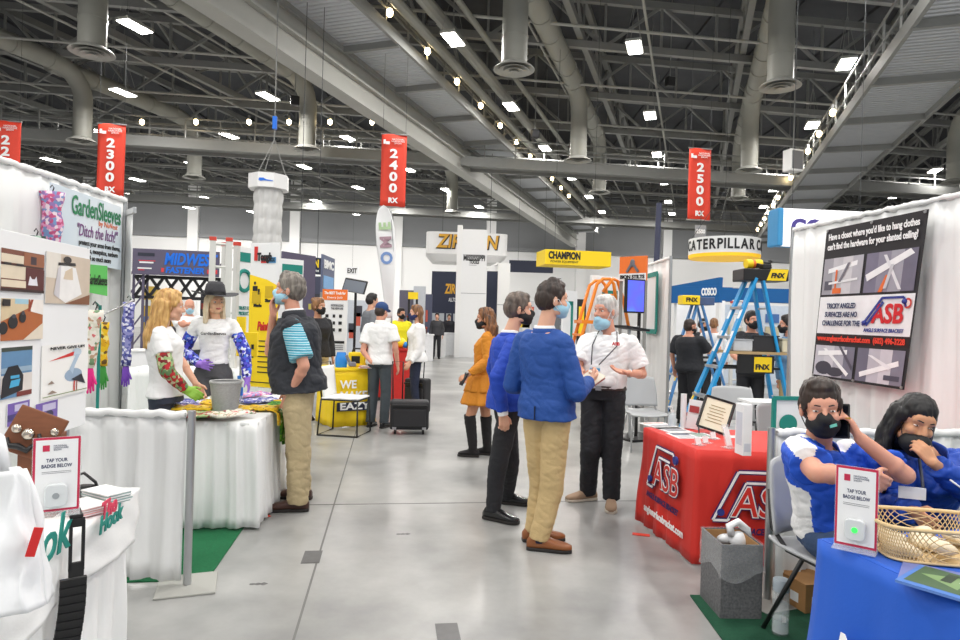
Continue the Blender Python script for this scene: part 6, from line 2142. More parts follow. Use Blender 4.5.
# ---- blue step ladders
def step_ladder(label, pxt, pyt, pxl, pxr, pyb, d, rail, cap_mats, caption, steps, group, rear=True):
    top = P(pxt, pyt, d)
    bl, br = P(pxl, pyb, d), P(pxr, pyb, d)
    k = top.z / (top.z - bl.z)
    t = thing('step_ladder', label, 'ladder', (top.x, d, 0), 0, group)
    xl, xr = (bl.x - top.x) * k, (br.x - top.x) * k
    w0, w1 = .13, .24
    def fp(s, f):
        return V((xl * f + -.04 * (1 - f), s * (w0 + (w1 - w0) * f), top.z * (1 - f) - .02 * f * 0))
    def bp_(s, f):
        return V((xr * f + .04 * (1 - f), s * (w0 + (w1 - w0) * f), top.z * (1 - f)))
    for s in (-1, 1):
        a_, b_ = fp(s, 0), fp(s, 1)
        rl_ = obj('front_rail', MB().bar(a_, b_, .035, .095, V((0, 1, 0))), rail, t, bevel=.006)
        dd = b_ - a_
        for f0, f1, mm in ((.18, .23, CARD), (.3, .42, CARD), (.66, .72, YEL), (.9, .96, YEL)):
            obj('sticker', MB().bar(a_ + dd * f0 - V((0, .003, 0)), a_ + dd * f1 - V((0, .003, 0)), .036, .07, V((0, 1, 0))), mm, rl_)
        obj('rear_rail', MB().bar(bp_(s, 0), bp_(s, 1), .03, .07, V((0, 1, 0))), rail, t, bevel=.005)
        obj('foot', MB().box(V((b_.x, b_.y, .02)), (.11, .06, .04)), BLACKP, t)
        e_ = bp_(s, 1)
        obj('foot', MB().box(V((e_.x, e_.y, .02)), (.1, .05, .04)), BLACKP, t)
    for j in range(steps):
        f = (j + 1) / (steps + 1)
        a_, b_ = fp(-1, f), fp(1, f)
        obj('step', MB().box((a_ + b_) / 2, ((.09), (b_ - a_).length, .03)), ALU, t)
        a_, b_ = bp_(-1, f), bp_(1, f)
        obj('rear_brace', MB().cone(a_, .012, b_, .012, 6), ALU, t)
    for s in (-1, 1):
        obj('spreader', MB().bar(fp(s, .5), bp_(s, .5), .008, .025), BLACK, t)
    return t, top, xl, xr
t, top, xl, xr = step_ladder('tall blue step ladder with a yellow and black top cap', 754, 279, 700, 779, 402, 7.5, LBLUE, None, 'MAX', 5, 'blue step ladders')
obj('top_cap', MB().box((.07, 0, .04 + top.z), (.52, .34, .14)), BLACKP, t, bevel=.012)
obj('yellow_face', MB().prism([V((.07, -.172, top.z - .025)), V((.29, -.172, top.z - .025)), V((.32, -.172, top.z + .105)), V((.12, -.172, top.z + .105))], (0, -1, 0), .005), YEL, t)
text('FNX', BLKTXT, t, (.19, -.18, .03 + top.z), .075, bold=.004, shear=.2, depth=.002)
# tool tray shelf and sign panel
tz = zat(742, 352, 7.5)
obj('tray_shelf', MB().box((-.02, -.02, tz), (.66, .42, .03)), M('ply_shelf', (176, 150, 110), .6, noise_amt=.1), t)
obj('sign_plate', MB().box((-.04, -.2, tz - .13), (.42, .012, .2)), BLACKP, t)
obj('yellow_plate', MB().box((.04, -.209, tz - .13), (.2, .006, .17)), YEL, t)
text('FNX', BLKTXT, t, (.03, -.214, tz - .16), .08, bold=.004, depth=.002)
lt = top.copy()
# yellow tool on the cap
q = thing('yellow_tool', 'yellow and black power tool lying on top of the blue ladder', 'tool', (top.x + .02, 7.5, top.z + .112), .15)
obj('motor_body', MB().cone((-.13, 0, .06), .055, (.06, 0, .07), .05, 16), YEL, q, smooth=.6)
obj('chuck', MB().cone((.06, 0, .07), .035, (.16, 0, .07), .025, 14), BLACKP, q, smooth=.6)
obj('grip', MB().bar((-.02, 0, .06), (.02, -.12, .02), .045, .05).box((.03, -.14, .025), (.11, .08, .05)), BLACKP, q, bevel=.008)
obj('cord', MB().tube([V((.1, .02, .01)), V((.16, .05, .06)), V((.2, 0, .1)), V((.14, -.04, .11)), V((.18, -.02, .02))], .01, 8), BLACKP, q, smooth=True)
obj('orange_band', MB().cone((-.06, 0, .063), .056, (-.03, 0, .065), .056, 16), ORG, q, smooth=.6)
# things on the tray
for x, w0, h0, c, lab, nm in ((-.16, .22, .12, (196, 200, 206), 'clear plastic parts bin on the blue ladder shelf', 'parts_bin'), (.1, .3, .17, (40, 40, 44), 'black tool box on the blue ladder shelf', 'tool_box'), (.34, .1, .14, (214, 206, 180), 'small cream packet on the blue ladder shelf, at right', 'packet')):
    b_ = thing(nm, lab, 'box', (top.x + x - .02, 7.42, tz + .017))
    obj('bin_body', MB().box((0, 0, h0 / 2), (w0, .2, h0)), PC(c), b_, bevel=.01)
    obj('bin_lid', MB().box((0, 0, h0 + .008), (w0 + .01, .21, .016)), PC(tuple(int(q_ * .85) for q_ in c)), b_)
t, top, xl, xr = step_ladder('small blue step ladder with yellow top cap in the bright white booth', 697, 304, 675, 716, 372, 11.4, PC((70, 130, 190)), None, '', 5, 'blue step ladders')
obj('top_cap', MB().box((0, 0, top.z + .05), (.5, .36, .14)), PC((70, 90, 130)), t, bevel=.01)
obj('yellow_face', MB().box((-.18, -.1, top.z + .06), (.3, .3, .16)), YEL, t, bevel=.01)
text('FNX', BLKTXT, t, (-.18, -.255, top.z + .06), .1, bold=.004, depth=.002)
# grey aluminium ladder in the product booth
t = leaning_ladder('grey aluminium ladder in front of the pale product wall', 738, 303, 14.6, .3, 0, .2, 8)
# wire cage table at the blue ladder foot
t = thing('wire_stool', 'low metal wire stand between the blue ladder and the teal sign', 'stand', upright(768, 6.6))
mb = MB()
for k in range(7):
    mb.cone((-.2 + .066 * k, -.15, 0), .004, (-.2 + .066 * k, -.15, .72), .004, 5)
    mb.cone((-.2, -.15, .02 + .11 * k), .004, (.2, -.15, .02 + .11 * k), .004, 5)
obj('wire_grid', mb, ALU, t)
obj('stand_top', MB().box((0, 0, .74), (.44, .36, .025)), CARD, t)
for sx in (-1, 1):
    obj('leg', MB().cone((sx * .2, .15, 0), .01, (sx * .2, .15, .73), .01, 8), ALU, t)
# ================================================================== figures
def SKIN(k, c):
    return M('skin_' + k, c, 0.5, noise_amt=0.05, noise_scale=18, sss=0.12, bump=0.03, bump_scale=160, spec=0.35)
SK_F = SKIN('fair', (222, 172, 146))
SK_T = SKIN('tan', (204, 150, 120))
SK_P = SKIN('pink', (214, 156, 132))
SK_M = SKIN('mannequin', (232, 186, 152))
LIPS = M('lips', (178, 92, 86), .45)
EYEW = M('eye_white', (226, 222, 216), .25)
EYED = M('eye_iris', (52, 36, 28), .2)
MASKB = M('mask_blue', (160, 206, 226), .7, bump=.2, bump_scale=40, stretch=(1, 1, 5))
MASKK = M('mask_black', (20, 20, 22), .7, noise_amt=.1)
MASKN = M('mask_navy', (30, 40, 90), .7)
def HAIR(k, c, c2=None):
    nm = 'hair_' + k
    if nm in MATS:
        return MATS[nm]
    c2 = c2 or tuple(int(q * .6) for q in c)
    return ramp_mat(nm, 'noise', [(.35, c2), (.65, c)], 34, .45, (1, 1, .22), 'LINEAR', detail=6)
def FAB(k, c, rough=.8, **kw):
    a = dict(noise_amt=.05, noise_scale=5, bump=.12, bump_scale=70, folds=.35)
    a.update(kw)
    return M('cloth_' + k, c, rough, **a)

MALE = [(-.24, .10, .088, 0), (-.12, .150, .115, -.005), (-.02, .158, .120, -.005), (.16, .148, .110, 0), (.36, .142, .106, 0), (.60, .152, .118, .005), (.78, .158, .110, 0), (.89, .138, .085, -.008), (.96, .095, .07, -.008), (1.02, .06, .06, -.005)]
FEM = [(-.24, .10, .085, 0), (-.12, .165, .115, -.01), (-.02, .166, .115, -.012), (.16, .140, .10, 0), (.34, .126, .094, 0), (.58, .142, .112, .012), (.70, .15, .118, .016), (.80, .152, .098, .004), (.89, .130, .076, -.008), (.96, .08, .06, -.008), (1.02, .05, .05, -.005)]

class Fig:
    def __init__(s, label, loc, phi, h, sex='m', w=1.0, depth=1.0, belly=0.0, near=True, name='person', cat='person', group=None, skin=SK_F):
        s.root = thing(name, label, cat, (loc[0], loc[1], loc[2] if len(loc) > 2 else 0), -math.radians(phi), group)
        s.loc, s.phi, s.h = V((loc[0], loc[1], loc[2] if len(loc) > 2 else 0)), phi, h
        k = s.k = h / 1.75
        s.sex, s.w, s.dp, s.belly, s.near, s.skin = sex, w, depth, belly, near, skin
        s.vox = .0055 if near else .011
        f = .9 if sex == 'f' else 1.0
        j = s.j = {}
        j['pel'] = V((0, 0, .945)) * k
        j['neck'] = V((0, -.015, 1.475)) * k
        j['head'] = V((0, .02, 1.625)) * k
        for sd, sg in (('R', 1), ('L', -1)):
            j['sh' + sd] = V((sg * .172 * f * w, -.015, 1.395)) * k
            j['el' + sd] = V((sg * .235 * f * w, -.035, 1.13)) * k
            j['wr' + sd] = V((sg * .24 * f * w, .04, .89)) * k
            j['hip' + sd] = V((sg * .088, 0, .90)) * k
            j['kn' + sd] = V((sg * .1, .02, .49)) * k
            j['an' + sd] = V((sg * .105, -.03, .085)) * k
        s.toe = {'R': V((.12, 1, 0)), 'L': V((-.12, 1, 0))}
        s.hand = {}
        s.hyaw = s.hpitch = s.hroll = 0
        s.eye = .0078
        s.Rz = Matrix.Rotation(math.radians(phi), 3, 'Z')     # world -> local
    def toL(s, p):
        return s.Rz @ (V(p) - s.loc)
    def L(s, px, py, d):
        return s.toL(P(px, py, d))
    def Gd(s, px, py, z=0.085):
        q = s.toL(G(px, py))
        q.z = z
        return q
    def wdir(s, phi):
        """local direction for a world heading"""
        a = math.radians(phi)
        return s.Rz @ V((math.sin(a), math.cos(a), 0))
    # ---- frames
    def head_R(s):
        return Euler((-math.radians(s.hpitch), math.radians(s.hroll), -math.radians(s.hyaw)), 'XYZ').to_matrix()
    def H(s, x, y, z):
        return s.j['head'] + s.head_R() @ (V((x, y, z)) * s.hk)
    @property
    def hk(s):
        return (.97 if s.sex == 'f' else 1.0) * (s.k * .5 + .5)
    def spine(s):
        up = (s.j['neck'] - s.j['pel'])
        ln = up.length
        up.normalize()
        rt = (s.j['shR'] - s.j['shL']).normalized()
        hr = (s.j['hipR'] - s.j['hipL']).normalized()
        return up, ln, rt, hr
    def torso(s, t0, t1, infl, flare=0.0, secs=None):
        up, ln, rt, hr = s.spine()
        base = secs or (MALE if s.sex == 'm' else FEM)
        def at(t):
            for a, b in zip(base, base[1:]):
                if t <= b[0]:
                    f = max(0, (t - a[0]) / (b[0] - a[0]))
                    return [a[i] + (b[i] - a[i]) * f for i in range(4)]
            return list(base[-1])
        ts = [t0] + [q[0] for q in base if t0 + .02 < q[0] < t1 - .02] + [t1]
        out = []
        for t in ts:
            _, rx, ry, yo = at(max(t, -.23) if t > -.24 else -.2)
            if t < -.12:
                _, rx, ry, yo = at(-.1)
            bel = s.belly * math.exp(-((t - .22) / .2) ** 2)
            fl = flare * max(0, (.15 - t)) * 2
            x = hr.lerp(rt, max(0, min(1, t))).normalized()
            y = up.cross(x).normalized()
            c = s.j['pel'] + up * (ln * t) + y * (yo + bel * .6) * s.k
            out.append((c, x, y, (rx * s.w + infl + fl) * s.k, (ry * s.dp + infl + bel * .5 + fl) * s.k, 2.3))
        return out
    def limb(s, mb, a, b, ra, rb, flat=False, bulge=None):
        if flat:
            mb.cone(a, ra, b, rb, 20)
            mb.ell(a, (ra, ra, ra))
        else:
            mb.capsule(a, ra, b, rb, 16, 4)
        if bulge:
            f, r, off = bulge
            mb.ell(V(a).lerp(b, f) + off, (r, r, r * 2.0))
    def hand_prims(s, mb, sd, f, n, curl=.5, spread=.05, size=1.0, thumb=.6):
        w = s.j['wr' + sd]
        f = V(f).normalized()
        n = V(n)
        n = (n - f * n.dot(f)).normalized()
        t = f.cross(n) if sd == 'R' else n.cross(f)
        k = s.k * size * (.92 if s.sex == 'f' else 1.0)
        rf = 1.0 if s.near else 1.15
        kn = []
        for i, o in enumerate((.031, .0105, -.0105, -.030)):
            q = w + (f * (.09 - .006 * abs(i - 1)) + t * o) * k
            mb.capsule(w + (t * o * .62 + f * .008) * k, .0155 * k, q, .0125 * k, 10, 3)
            kn.append(q)
        mb.capsule(w + (f * .02 + t * .018 + n * .006) * k, .018 * k, w + (f * .06 + t * .012 + n * .006) * k, .014 * k, 10, 3)
        for i, (q, ln) in enumerate(zip(kn, (.074, .083, .077, .060))):
            d = (f + t * (spread * (1.5 - i))).normalized()
            a = 0
            p = q
            for seg, (fr, bd) in enumerate(((.45, .55), (.31, .75), (.24, .5))):
                a += curl * bd * (1 + .1 * i)
                dd = d * math.cos(a) + n * math.sin(a)
                p2 = p + dd * (ln * fr * k)
                r0, r1 = (.0098, .0092, .0085)[seg], (.0092, .0085, .0074)[seg]
                mb.capsule(p, r0 * k * rf, p2, r1 * k * rf, 8, 3)
                p = p2
        a0 = w + (f * .028 + t * .026 + n * .006) * k
        d1 = (f * .62 + t * thumb + n * .3).normalized()
        a1 = a0 + d1 * .042 * k
        a2 = a1 + (f * .85 + t * (thumb * .35) + n * .3).normalized() * .034 * k
        mb.capsule(a0, .0145 * k, a1, .011 * k * rf, 8, 3).capsule(a1, .0112 * k * rf, a2, .0085 * k * rf, 8, 3)
    def body(s, bare_legs=False):
        mb = MB()
        k, j = s.k, s.j
        fm = .88 if s.sex == 'f' else 1.0
        mb.loft(s.torso(-.05, .86, -.026), 28)
        mb.loft(s.torso(.80, 1.02, -.012), 28)
        for sd in 'RL':
            sh, el, wr = j['sh' + sd], j['el' + sd], j['wr' + sd]
            mb.ell(sh, (.056 * k * fm,) * 3)
            s.limb(mb, sh, el, .050 * k * fm, .040 * k * fm)
            s.limb(mb, el, wr, .040 * k * fm, .027 * k * fm)
            mb.ell(el.lerp(wr, .25), (.042 * k * fm,) * 3)
            hp = s.hand.get(sd)
            f = (wr - el).normalized()
            if hp is None:
                hp = dict(f=f * .8 + V((0, .05, -.3)), n=V((-1 if sd == 'R' else 1, -.15, 0)), curl=.45)
            s.hand_prims(mb, sd, **hp)
            hp_, kn, an = j['hip' + sd], j['kn' + sd], j['an' + sd]
            if bare_legs:
                s.limb(mb, hp_, kn, .078 * k, .054 * k)
                s.limb(mb, kn, an, .050 * k, .034 * k)
            else:
                s.limb(mb, hp_, kn, .058 * k, .042 * k)
                s.limb(mb, kn, an, .040 * k, .034 * k)
            td = s.toe[sd].normalized()
            mb.capsule(an - V((0, 0, .035)) * k, .034 * k, an + td * .1 * k - V((0, 0, .05)) * k, .026 * k, 10, 3)
        # neck and head
        hk = s.hk
        mb.capsule(j['neck'] - V((0, 0, .02)), .056 * k * fm, s.H(0, -.025, -.075), .052 * k * fm, 16, 4)
        R = s.head_R()
        E = lambda c, r: mb.ell(s.H(*c), V(r) * hk, R, 20, 14)
        E((0, -.015, .035), (.074, .095, .086))
        E((0, .028, -.04), (.060 if s.sex == 'm' else .056, .062, .072))
        E((0, .062, -.092), (.026, .024, .020))
        E((0, .068, .03), (.052, .022, .03))
        for sg in (-1, 1):
            E((sg * .037, .058, -.03), (.024, .026, .024))
            E((sg * .042, .02, -.075), (.022, .035, .024))
            E((sg * .076, -.012, -.012), (.010, .018, .031))
            mb.capsule(s.H(sg * .012, .083, .02), .010 * hk, s.H(sg * .045, .070, .021), .009 * hk, 8, 3)
        for sg in (-1, 1):
            mb.capsule(s.H(sg * .020, .072, .0105), .0058 * hk, s.H(sg * .044, .066, .0095), .005 * hk, 8, 3).capsule(s.H(sg * .021, .071, -.0105), .006 * hk, s.H(sg * .043, .066, -.0095), .006 * hk, 8, 3)
        mb.capsule(s.H(0, .086, .008), .0095 * hk, s.H(0, .106, -.030), .0125 * hk, 10, 3)
        for sg in (-1, 1):
            E((sg * .011, .095, -.034), (.009, .010, .008))
        E((0, .083, -.060), (.022, .012, .0065))
        E((0, .081, -.070), (.019, .012, .0065))
        me = remesh(mb, s.vox, 2, .5)
        lp = s.H(0, .09, -.064)
        Ri = R.inverted()
        idx = []
        for p in me.polygons:
            q = Ri @ (p.center - lp) / hk
            idx.append(1 if (abs(q.x) < .023 and abs(q.z) < .011 - abs(q.x) * .22 and -.02 < q.y < .03) else 0)
        o = link('body', me, [s.skin, LIPS], s.root, True)
        me.polygons.foreach_set('material_index', idx)
        s.bodyobj = o
        for sg in (-1, 1):
            c = s.H(sg * .032, .0705, .0005)
            e = MB()
            e.ell(c, (.0122 * hk, .0125 * hk, s.eye * hk), R, 14, 10)
            e.m = 1
            e.ell(s.H(sg * .032, .0775, .0005), (.0062 * hk, .0062 * hk, min(.0062, s.eye * .9) * hk), R, 10, 8)
            obj('eye', e, [EYEW, EYED], o, smooth=True)
        return o
    def eyebrows(s, mat_):
        for sg in (-1, 1):
            mb = MB().tube([s.H(sg * .015, .0905, .0245), s.H(sg * .032, .0845, .0275), s.H(sg * .050, .070, .0235)], [.0028 * s.hk, .0034 * s.hk, .002 * s.hk], 6)
            obj('eyebrow', mb, mat_, s.root, smooth=True)
    # ---- clothes
    def cloth(s, name, mb, mat_, wr=.004, seed=0, vox=None, fold=.0, parent=None, smooth=2, scale=11):
        me = remesh(mb, vox or (.009 if s.near else .014), smooth)
        if wr:
            wrinkle(me, wr, scale * .8, (1, 1, 1.2), seed, fold * .8, 17.0)
        return link(name, me, mat_, parent or s.root, True)
    def top(s, name, mat_, hem=-.1, sleeve='short', infl=.014, flare=0.0, wr=.004, t1=.965, seed=1, sl=(.058, .056, .046), sleeve_len=None, fold=.004, secs=None, arms='RL'):
        mb = MB()
        k = s.k
        fm = .88 if s.sex == 'f' else 1.0
        mb.loft(s.torso(hem, t1, infl, flare, secs), 32)
        for sd in arms:
            sh, el, wr_ = s.j['sh' + sd], s.j['el' + sd], s.j['wr' + sd]
            up, ln, rt, hr = s.spine()
            mb.ell(sh, ((.057 + infl * .5) * k * fm,) * 3)
            mb.ell(sh.lerp(s.j['neck'], .3) + up * .0, ((.050 + infl * .6) * k * fm,) * 3)
            if sleeve == 'short':
                f = sleeve_len or .62
                s.limb(mb, sh, sh.lerp(el, f), (sl[0] + infl * .5) * k * fm, (sl[1] + infl) * k * fm, True)
            elif sleeve == 'long':
                s.limb(mb, sh, el, (sl[0] + infl * .5) * k * fm, (sl[1] + infl * .4) * k * fm)
                s.limb(mb, el, el.lerp(wr_, sleeve_len or .97), (sl[1] + infl * .4) * k * fm, (sl[2] + infl * .2) * k * fm, True)
        return s.cloth(name, mb, mat_, wr, seed, fold=fold)
    def trousers(s, mat_, name='trousers', r=(.094, .072, .062), t1=.14, low=0.02, seed=3, wr=.005, fold=.006, to=None):
        mb = MB()
        k = s.k
        mb.loft(s.torso(-.155, t1, .009), 32)
        for sd in 'RL':
            hp, kn, an = s.j['hip' + sd], s.j['kn' + sd], s.j['an' + sd]
            if to is not None:
                s.limb(mb, hp, hp.lerp(kn, to), r[0] * k, r[1] * k, True)
                continue
            s.limb(mb, hp, kn, r[0] * k, r[1] * k)
            e = an - (an - kn).normalized() * -low * k
            s.limb(mb, kn, e, r[1] * k, r[2] * k, True)
        return s.cloth(name, mb, mat_, wr * .8, seed, fold=fold * .45, scale=9)
    def belt(s, mat_, t=.12, buckle=None):
        secs = s.torso(t - .035, t + .035, .019)
        o = obj('belt', MB().loft([secs[0], secs[-1]], 32), mat_, s.root, smooth=.8)
        if buckle:
            c, x, y, rx, ry, e = secs[-1]
            up = s.spine()[0]
            obj('buckle', MB().box(c + y * (ry + .003) - up * .018, (.045, .01, .035)), buckle, o)
        return o
    def collar(s, mat_, r=.068, z0=-.03, z1=.035, name='collar', open_=.25):
        up, ln, rt, hr = s.spine()
        y = up.cross(rt).normalized()
        k = s.k * (.88 if s.sex == 'f' else 1.0)
        c = s.j['neck']
        n = 26
        def f(u, v):
            a = math.radians(90) + open_ + (2 * PI - 2 * open_) * u
            rr = (r + .016 * (1 - v)) * k
            dip = .03 * (1 - v) * (1 - abs(2 * u - 1)) * 0 + .018 * abs(2 * u - 1) ** 6
            return c + rt * math.cos(a) * rr + y * (math.sin(a) * rr * .95 + .008) + up * ((z0 + (z1 - z0) * v - dip) * k)
        return obj(name, MB().grid(f, n, 4), mat_, s.root, smooth=True, solid=.005)
    def shoe(s, sd, mat_, sole, ln=.275, high=0.0, heel=0.0, kind='shoe'):
        an = s.j['an' + sd]
        td = s.toe[sd].copy()
        td.z = 0
        td.normalize()
        rt = td.cross(V((0, 0, 1)))
        k = s.k
        b = V((an.x, an.y, max(0, an.z - .085 * k)))
        Z = V((0, 0, 1))
        def at(t, x=0, z=0):
            return b + td * (t * k) + rt * (x * k) + Z * (z * k)
        prof = [(-.075, .022, .045), (-.055, .034, .075), (-.01, .037, .085), (.045, .038, .075), (.09, .045, .055), (.135, .047, .042), (.17, .040, .034), (.195, .022, .024)]
        sc = ln / .275
        secs, sol = [], []
        for t, wd, h_ in prof:
            t *= sc
            zc = .018 + heel * max(0, 1 - (t + .075) / .15) * .0
            secs.append((at(t, 0, zc + h_ * .45), rt, Z, wd * k, h_ * .55 * k, 2.6))
            sol.append((at(t, 0, .012), rt, Z, (wd + .004) * k, .012 * k, 5))
        o = obj(kind, MB().loft(secs, 20), mat_, s.root, smooth=True)
        if high:
            kn = s.j['kn' + sd]
            tp = an.lerp(kn, high)
            mb = MB().capsule(an - Z * .02 * k, .048 * k, an.lerp(kn, .3), .058 * k, 18, 4)
            mb.cone(an.lerp(kn, .3), .058 * k, tp, .070 * k, 20).ell(an.lerp(kn, .3), (.058 * k,) * 3)
            mb.loft(secs, 20)
            bpy.data.objects.remove(o)
            o = s.cloth(kind, mb, mat_, .004, 5, .008, .004)
        obj('sole', MB().loft(sol, 20), sole, o)
        return o
    def shoes(s, mat_, sole, **k):
        for sd in 'RL':
            s.shoe(sd, mat_, sole, **k)
    # ---- head wear
    def hair(s, mat_, style='short', extra=None, thick=1.0, seed=0, wr=.004, low=False):
        mb = MB()
        R, hk = s.head_R(), s.hk
        E = lambda c, r: mb.ell(s.H(*c), V(r) * hk, R, 20, 14)
        if style == 'crop':
            E((0, -.02, .045), (.0765, .096, .083))
            E((0, -.045, .0), (.077, .074, .085))
        else:
            t = thick
            lo = low
            E((0, -.018, .052), (.078 + .004 * t, .094 + .004 * t, .078 + .008 * t))
            E((0, -.044, .008), (.080 + .004 * t, .078 + .006 * t, .088))
            if not lo:
                E((0, .028, .096), (.058, .05, .03 * t))
            for sg in (-1, 1):
                E((sg * .068, .018, .022), (.014, .02, .034))
        for a, ra, b, rb in (extra or []):
            mb.capsule(V(a) if isinstance(a, V) else s.H(*a), ra * hk, V(b) if isinstance(b, V) else s.H(*b), rb * hk, 14, 4)
        me = remesh(mb, .006 if s.near else .010, 2)
        nz = noise.noise
        def fn(p):
            return wr * (nz((p[0] * 50, p[1] * 50, p[2] * 12 + seed)) + .8 * nz((p[0] * 110, p[1] * 110, p[2] * 24 + seed)))
        _pushed(me, fn)
        return link('hair', me, mat_, s.root, True)
    def mask(s, mat_, drop=0.0, fwd=0.0, loops=True):
        R, hk = s.head_R(), s.hk
        mb = MB()
        E = lambda c, r: mb.ell(s.H(c[0], c[1] + fwd, c[2] - drop), V(r) * hk, R, 22, 16)
        E((0, .035, -.06), (.069, .073, .056))
        E((0, .078, -.034), (.034, .042, .034))
        E((0, .060, -.095), (.045, .038, .026))
        o = s.cloth('face_mask', mb, mat_, .0015, 2, .006, 0)
        if loops:
            for sg in (-1, 1):
                obj('ear_loop', MB().tube([s.H(sg * .060, .045, -.035 - drop), s.H(sg * .078, .01, .004), s.H(sg * .086, -.022, -.002), s.H(sg * .078, -.016, -.036), s.H(sg * .062, .035, -.085 - drop)], .0022, 6), mat_ if mat_ is not MASKB else WHITE, o, smooth=True)
        return o
    def jacket_vest_front(s):
        pass
DARKSOLE = M('dark_sole', (34, 30, 28), .6)
BROWNL = M('brown_leather_shoe', (140, 82, 40), .4, noise_amt=.12, coat=.2)
DKBROWN = M('dark_brown_shoe', (74, 48, 40), .45, noise_amt=.12)
BLKSHOE = M('black_shoe', (22, 22, 24), .25, coat=.4)
KHAKI = FAB('khaki', (196, 170, 122))
KHAKI2 = FAB('pale_khaki', (190, 172, 134))
BLKTROU = FAB('black_trousers', (34, 35, 40))
WPOLO = FAB('white_polo', (238, 238, 238))
WTEE = FAB('white_tee', (240, 240, 240))
H_BROWN = HAIR('brown', (58, 42, 34))
H_DK = HAIR('dark', (34, 28, 28))
H_GREY = HAIR('grey', (176, 172, 166), (110, 106, 102))
H_SILV = HAIR('silver', (226, 224, 220), (170, 168, 164))
H_BLON = HAIR('blonde', (232, 190, 120), (176, 128, 70))
H_PLAT = HAIR('platinum', (240, 226, 196), (200, 180, 146))
H_BLK = HAIR('black', (16, 14, 17), (6, 6, 8))
H_CURL = HAIR('light_brown', (158, 112, 70), (90, 58, 38))
H_GB = HAIR('grey_brown', (112, 98, 88), (66, 56, 50))

def gpos(px, py):
    q = G(px, py)
    return (q.x, q.y)
def ppos(px, d, z=0.0):
    return (P(px, 320, d).x, d, z)
def hgt(px, py, d):
    return P(px, py, d).z

# ---- man in blue blazer and khaki trousers, seen from behind
g = gpos(541, 547)
f = Fig('man in royal blue blazer and khaki trousers standing nearest in the aisle, back turned', g, 42, hgt(547, 279, g[1]), w=1.06)
f.j['anR'], f.j['anL'] = f.Gd(539, 550), f.Gd(534, 541)
f.toe = {'R': f.wdir(98), 'L': f.wdir(82)}
d = g[1]
f.j['pel'] = f.L(546, 428, d); f.j['pel'].z = .95 * f.k
f.j['hipR'] = f.j['pel'] + V((.088, 0, -.04)); f.j['hipL'] = f.j['pel'] + V((-.088, 0, -.04))
f.j['knR'] = f.L(551, 492, d - .03); f.j['knL'] = f.L(541, 488, d + .12)
f.j['neck'] = f.L(544, 330, d); f.j['head'] = f.L(549, 300, d) + f.wdir(80) * .03
f.j['shR'] = f.j['neck'] + V((.162, -.01, -.078)); f.j['shL'] = f.j['neck'] + V((-.166, -.01, -.078))
f.j['elR'] = f.L(577, 392, d - .17); f.j['wrR'] = f.L(589, 382, d + .07)
f.j['elL'] = f.L(512, 385, d + .15); f.j['wrL'] = f.L(545, 388, d + .36)
f.hand['R'] = dict(f=f.wdir(40) + V((0, 0, .3)), n=V((-.7, .2, .5)), curl=.9)
f.hand['L'] = dict(f=f.wdir(70), n=V((1, 0, .3)), curl=.9)
f.hyaw = 36
f.body(); f.eyebrows(H_BROWN)
f.hair(H_BROWN, 'short', thick=.9, extra=[((0, .05, .10), .03, (.02, -.02, .125), .03)])
f.mask(MASKB)
BLZ = FAB('royal_blazer', (24, 72, 148), .7, noise_amt=.06)
f.trousers(KHAKI, r=(.098, .078, .064), wr=.007, fold=.012)
jk = f.top('blazer', BLZ, hem=-.22, sleeve='long', infl=.020, flare=.03, wr=.005, sl=(.058, .056, .045), fold=.005, sleeve_len=.94)
f.collar(BLZ, r=.075, z0=-.05, z1=.012, name='blazer_collar', open_=.5)
f.collar(WPOLO, r=.064, z0=-.02, z1=.03, name='shirt_collar', open_=.25)
sec = f.torso(-.2, -.02, .028)
c_, x_, y_, rx_, ry_, e_ = sec[0]
c2_, _, y2_, _, ry2_, _ = sec[-1]
obj('vent', MB().bar(c_ - y_ * (ry_ + .012) + x_ * .02, c2_ - y2_ * (ry2_ + .003) + x_ * .02, .006, .012), M('seam_dark', (10, 28, 66), .8), jk)
f.shoes(BROWNL, DARKSOLE, ln=.295)
for sd in 'RL':
    a_ = f.j['an' + sd]
    obj('sock', MB().cone(a_ - V((0, 0, .03)), .044, a_ + V((0, 0, .05)), .044, 14), M('navy_sock', (30, 34, 60), .8), f.root)
wr = f.j['wrR']
wp = f.root.matrix_basis @ wr
t = thing('brochures', 'brochures held between the blazer man and the older man', 'brochure', P(593, 377, d + .16), .3)
obj('brochure', MB().box((0, 0, 0), (.16, .11, .006), (.5, -.35, .5)), PC((214, 206, 190)), t)
obj('brochure', MB().box((0.005, 0.01, -.012), (.16, .11, .006), (.5, -.3, .55)), PC((150, 60, 56)), t)

# ---- man in dark blue suit jacket and black trousers
g = gpos(503, 518)
f = Fig('man in cobalt suit jacket, black trousers and black mask, behind the khaki trousers man', g, 74, hgt(515, 291, g[1]), w=1.0)
d = g[1]
f.j['anR'], f.j['anL'] = f.Gd(493, 520), f.Gd(507, 504)
f.toe = {'R': f.wdir(118), 'L': f.wdir(100)}
f.j['knR'] = f.L(497, 470, d - .06); f.j['knL'] = f.L(511, 462, d + .16)
f.j['neck'] = f.L(509, 334, d); f.j['pel'] = f.L(507, 413, d); f.j['pel'].z = .95 * f.k
f.j['hipR'] = f.j['pel'] + V((.088, 0, -.04)); f.j['hipL'] = f.j['pel'] + V((-.088, 0, -.04))
f.j['head'] = f.L(517, 309, d) + f.wdir(90) * .02
f.j['shR'] = f.j['neck'] + V((.162, -.02, -.08)); f.j['shL'] = f.j['neck'] + V((-.162, -.02, -.08))
f.j['elR'] = f.L(497, 378, d - .24); f.j['wrR'] = f.L(503, 414, d - .22)
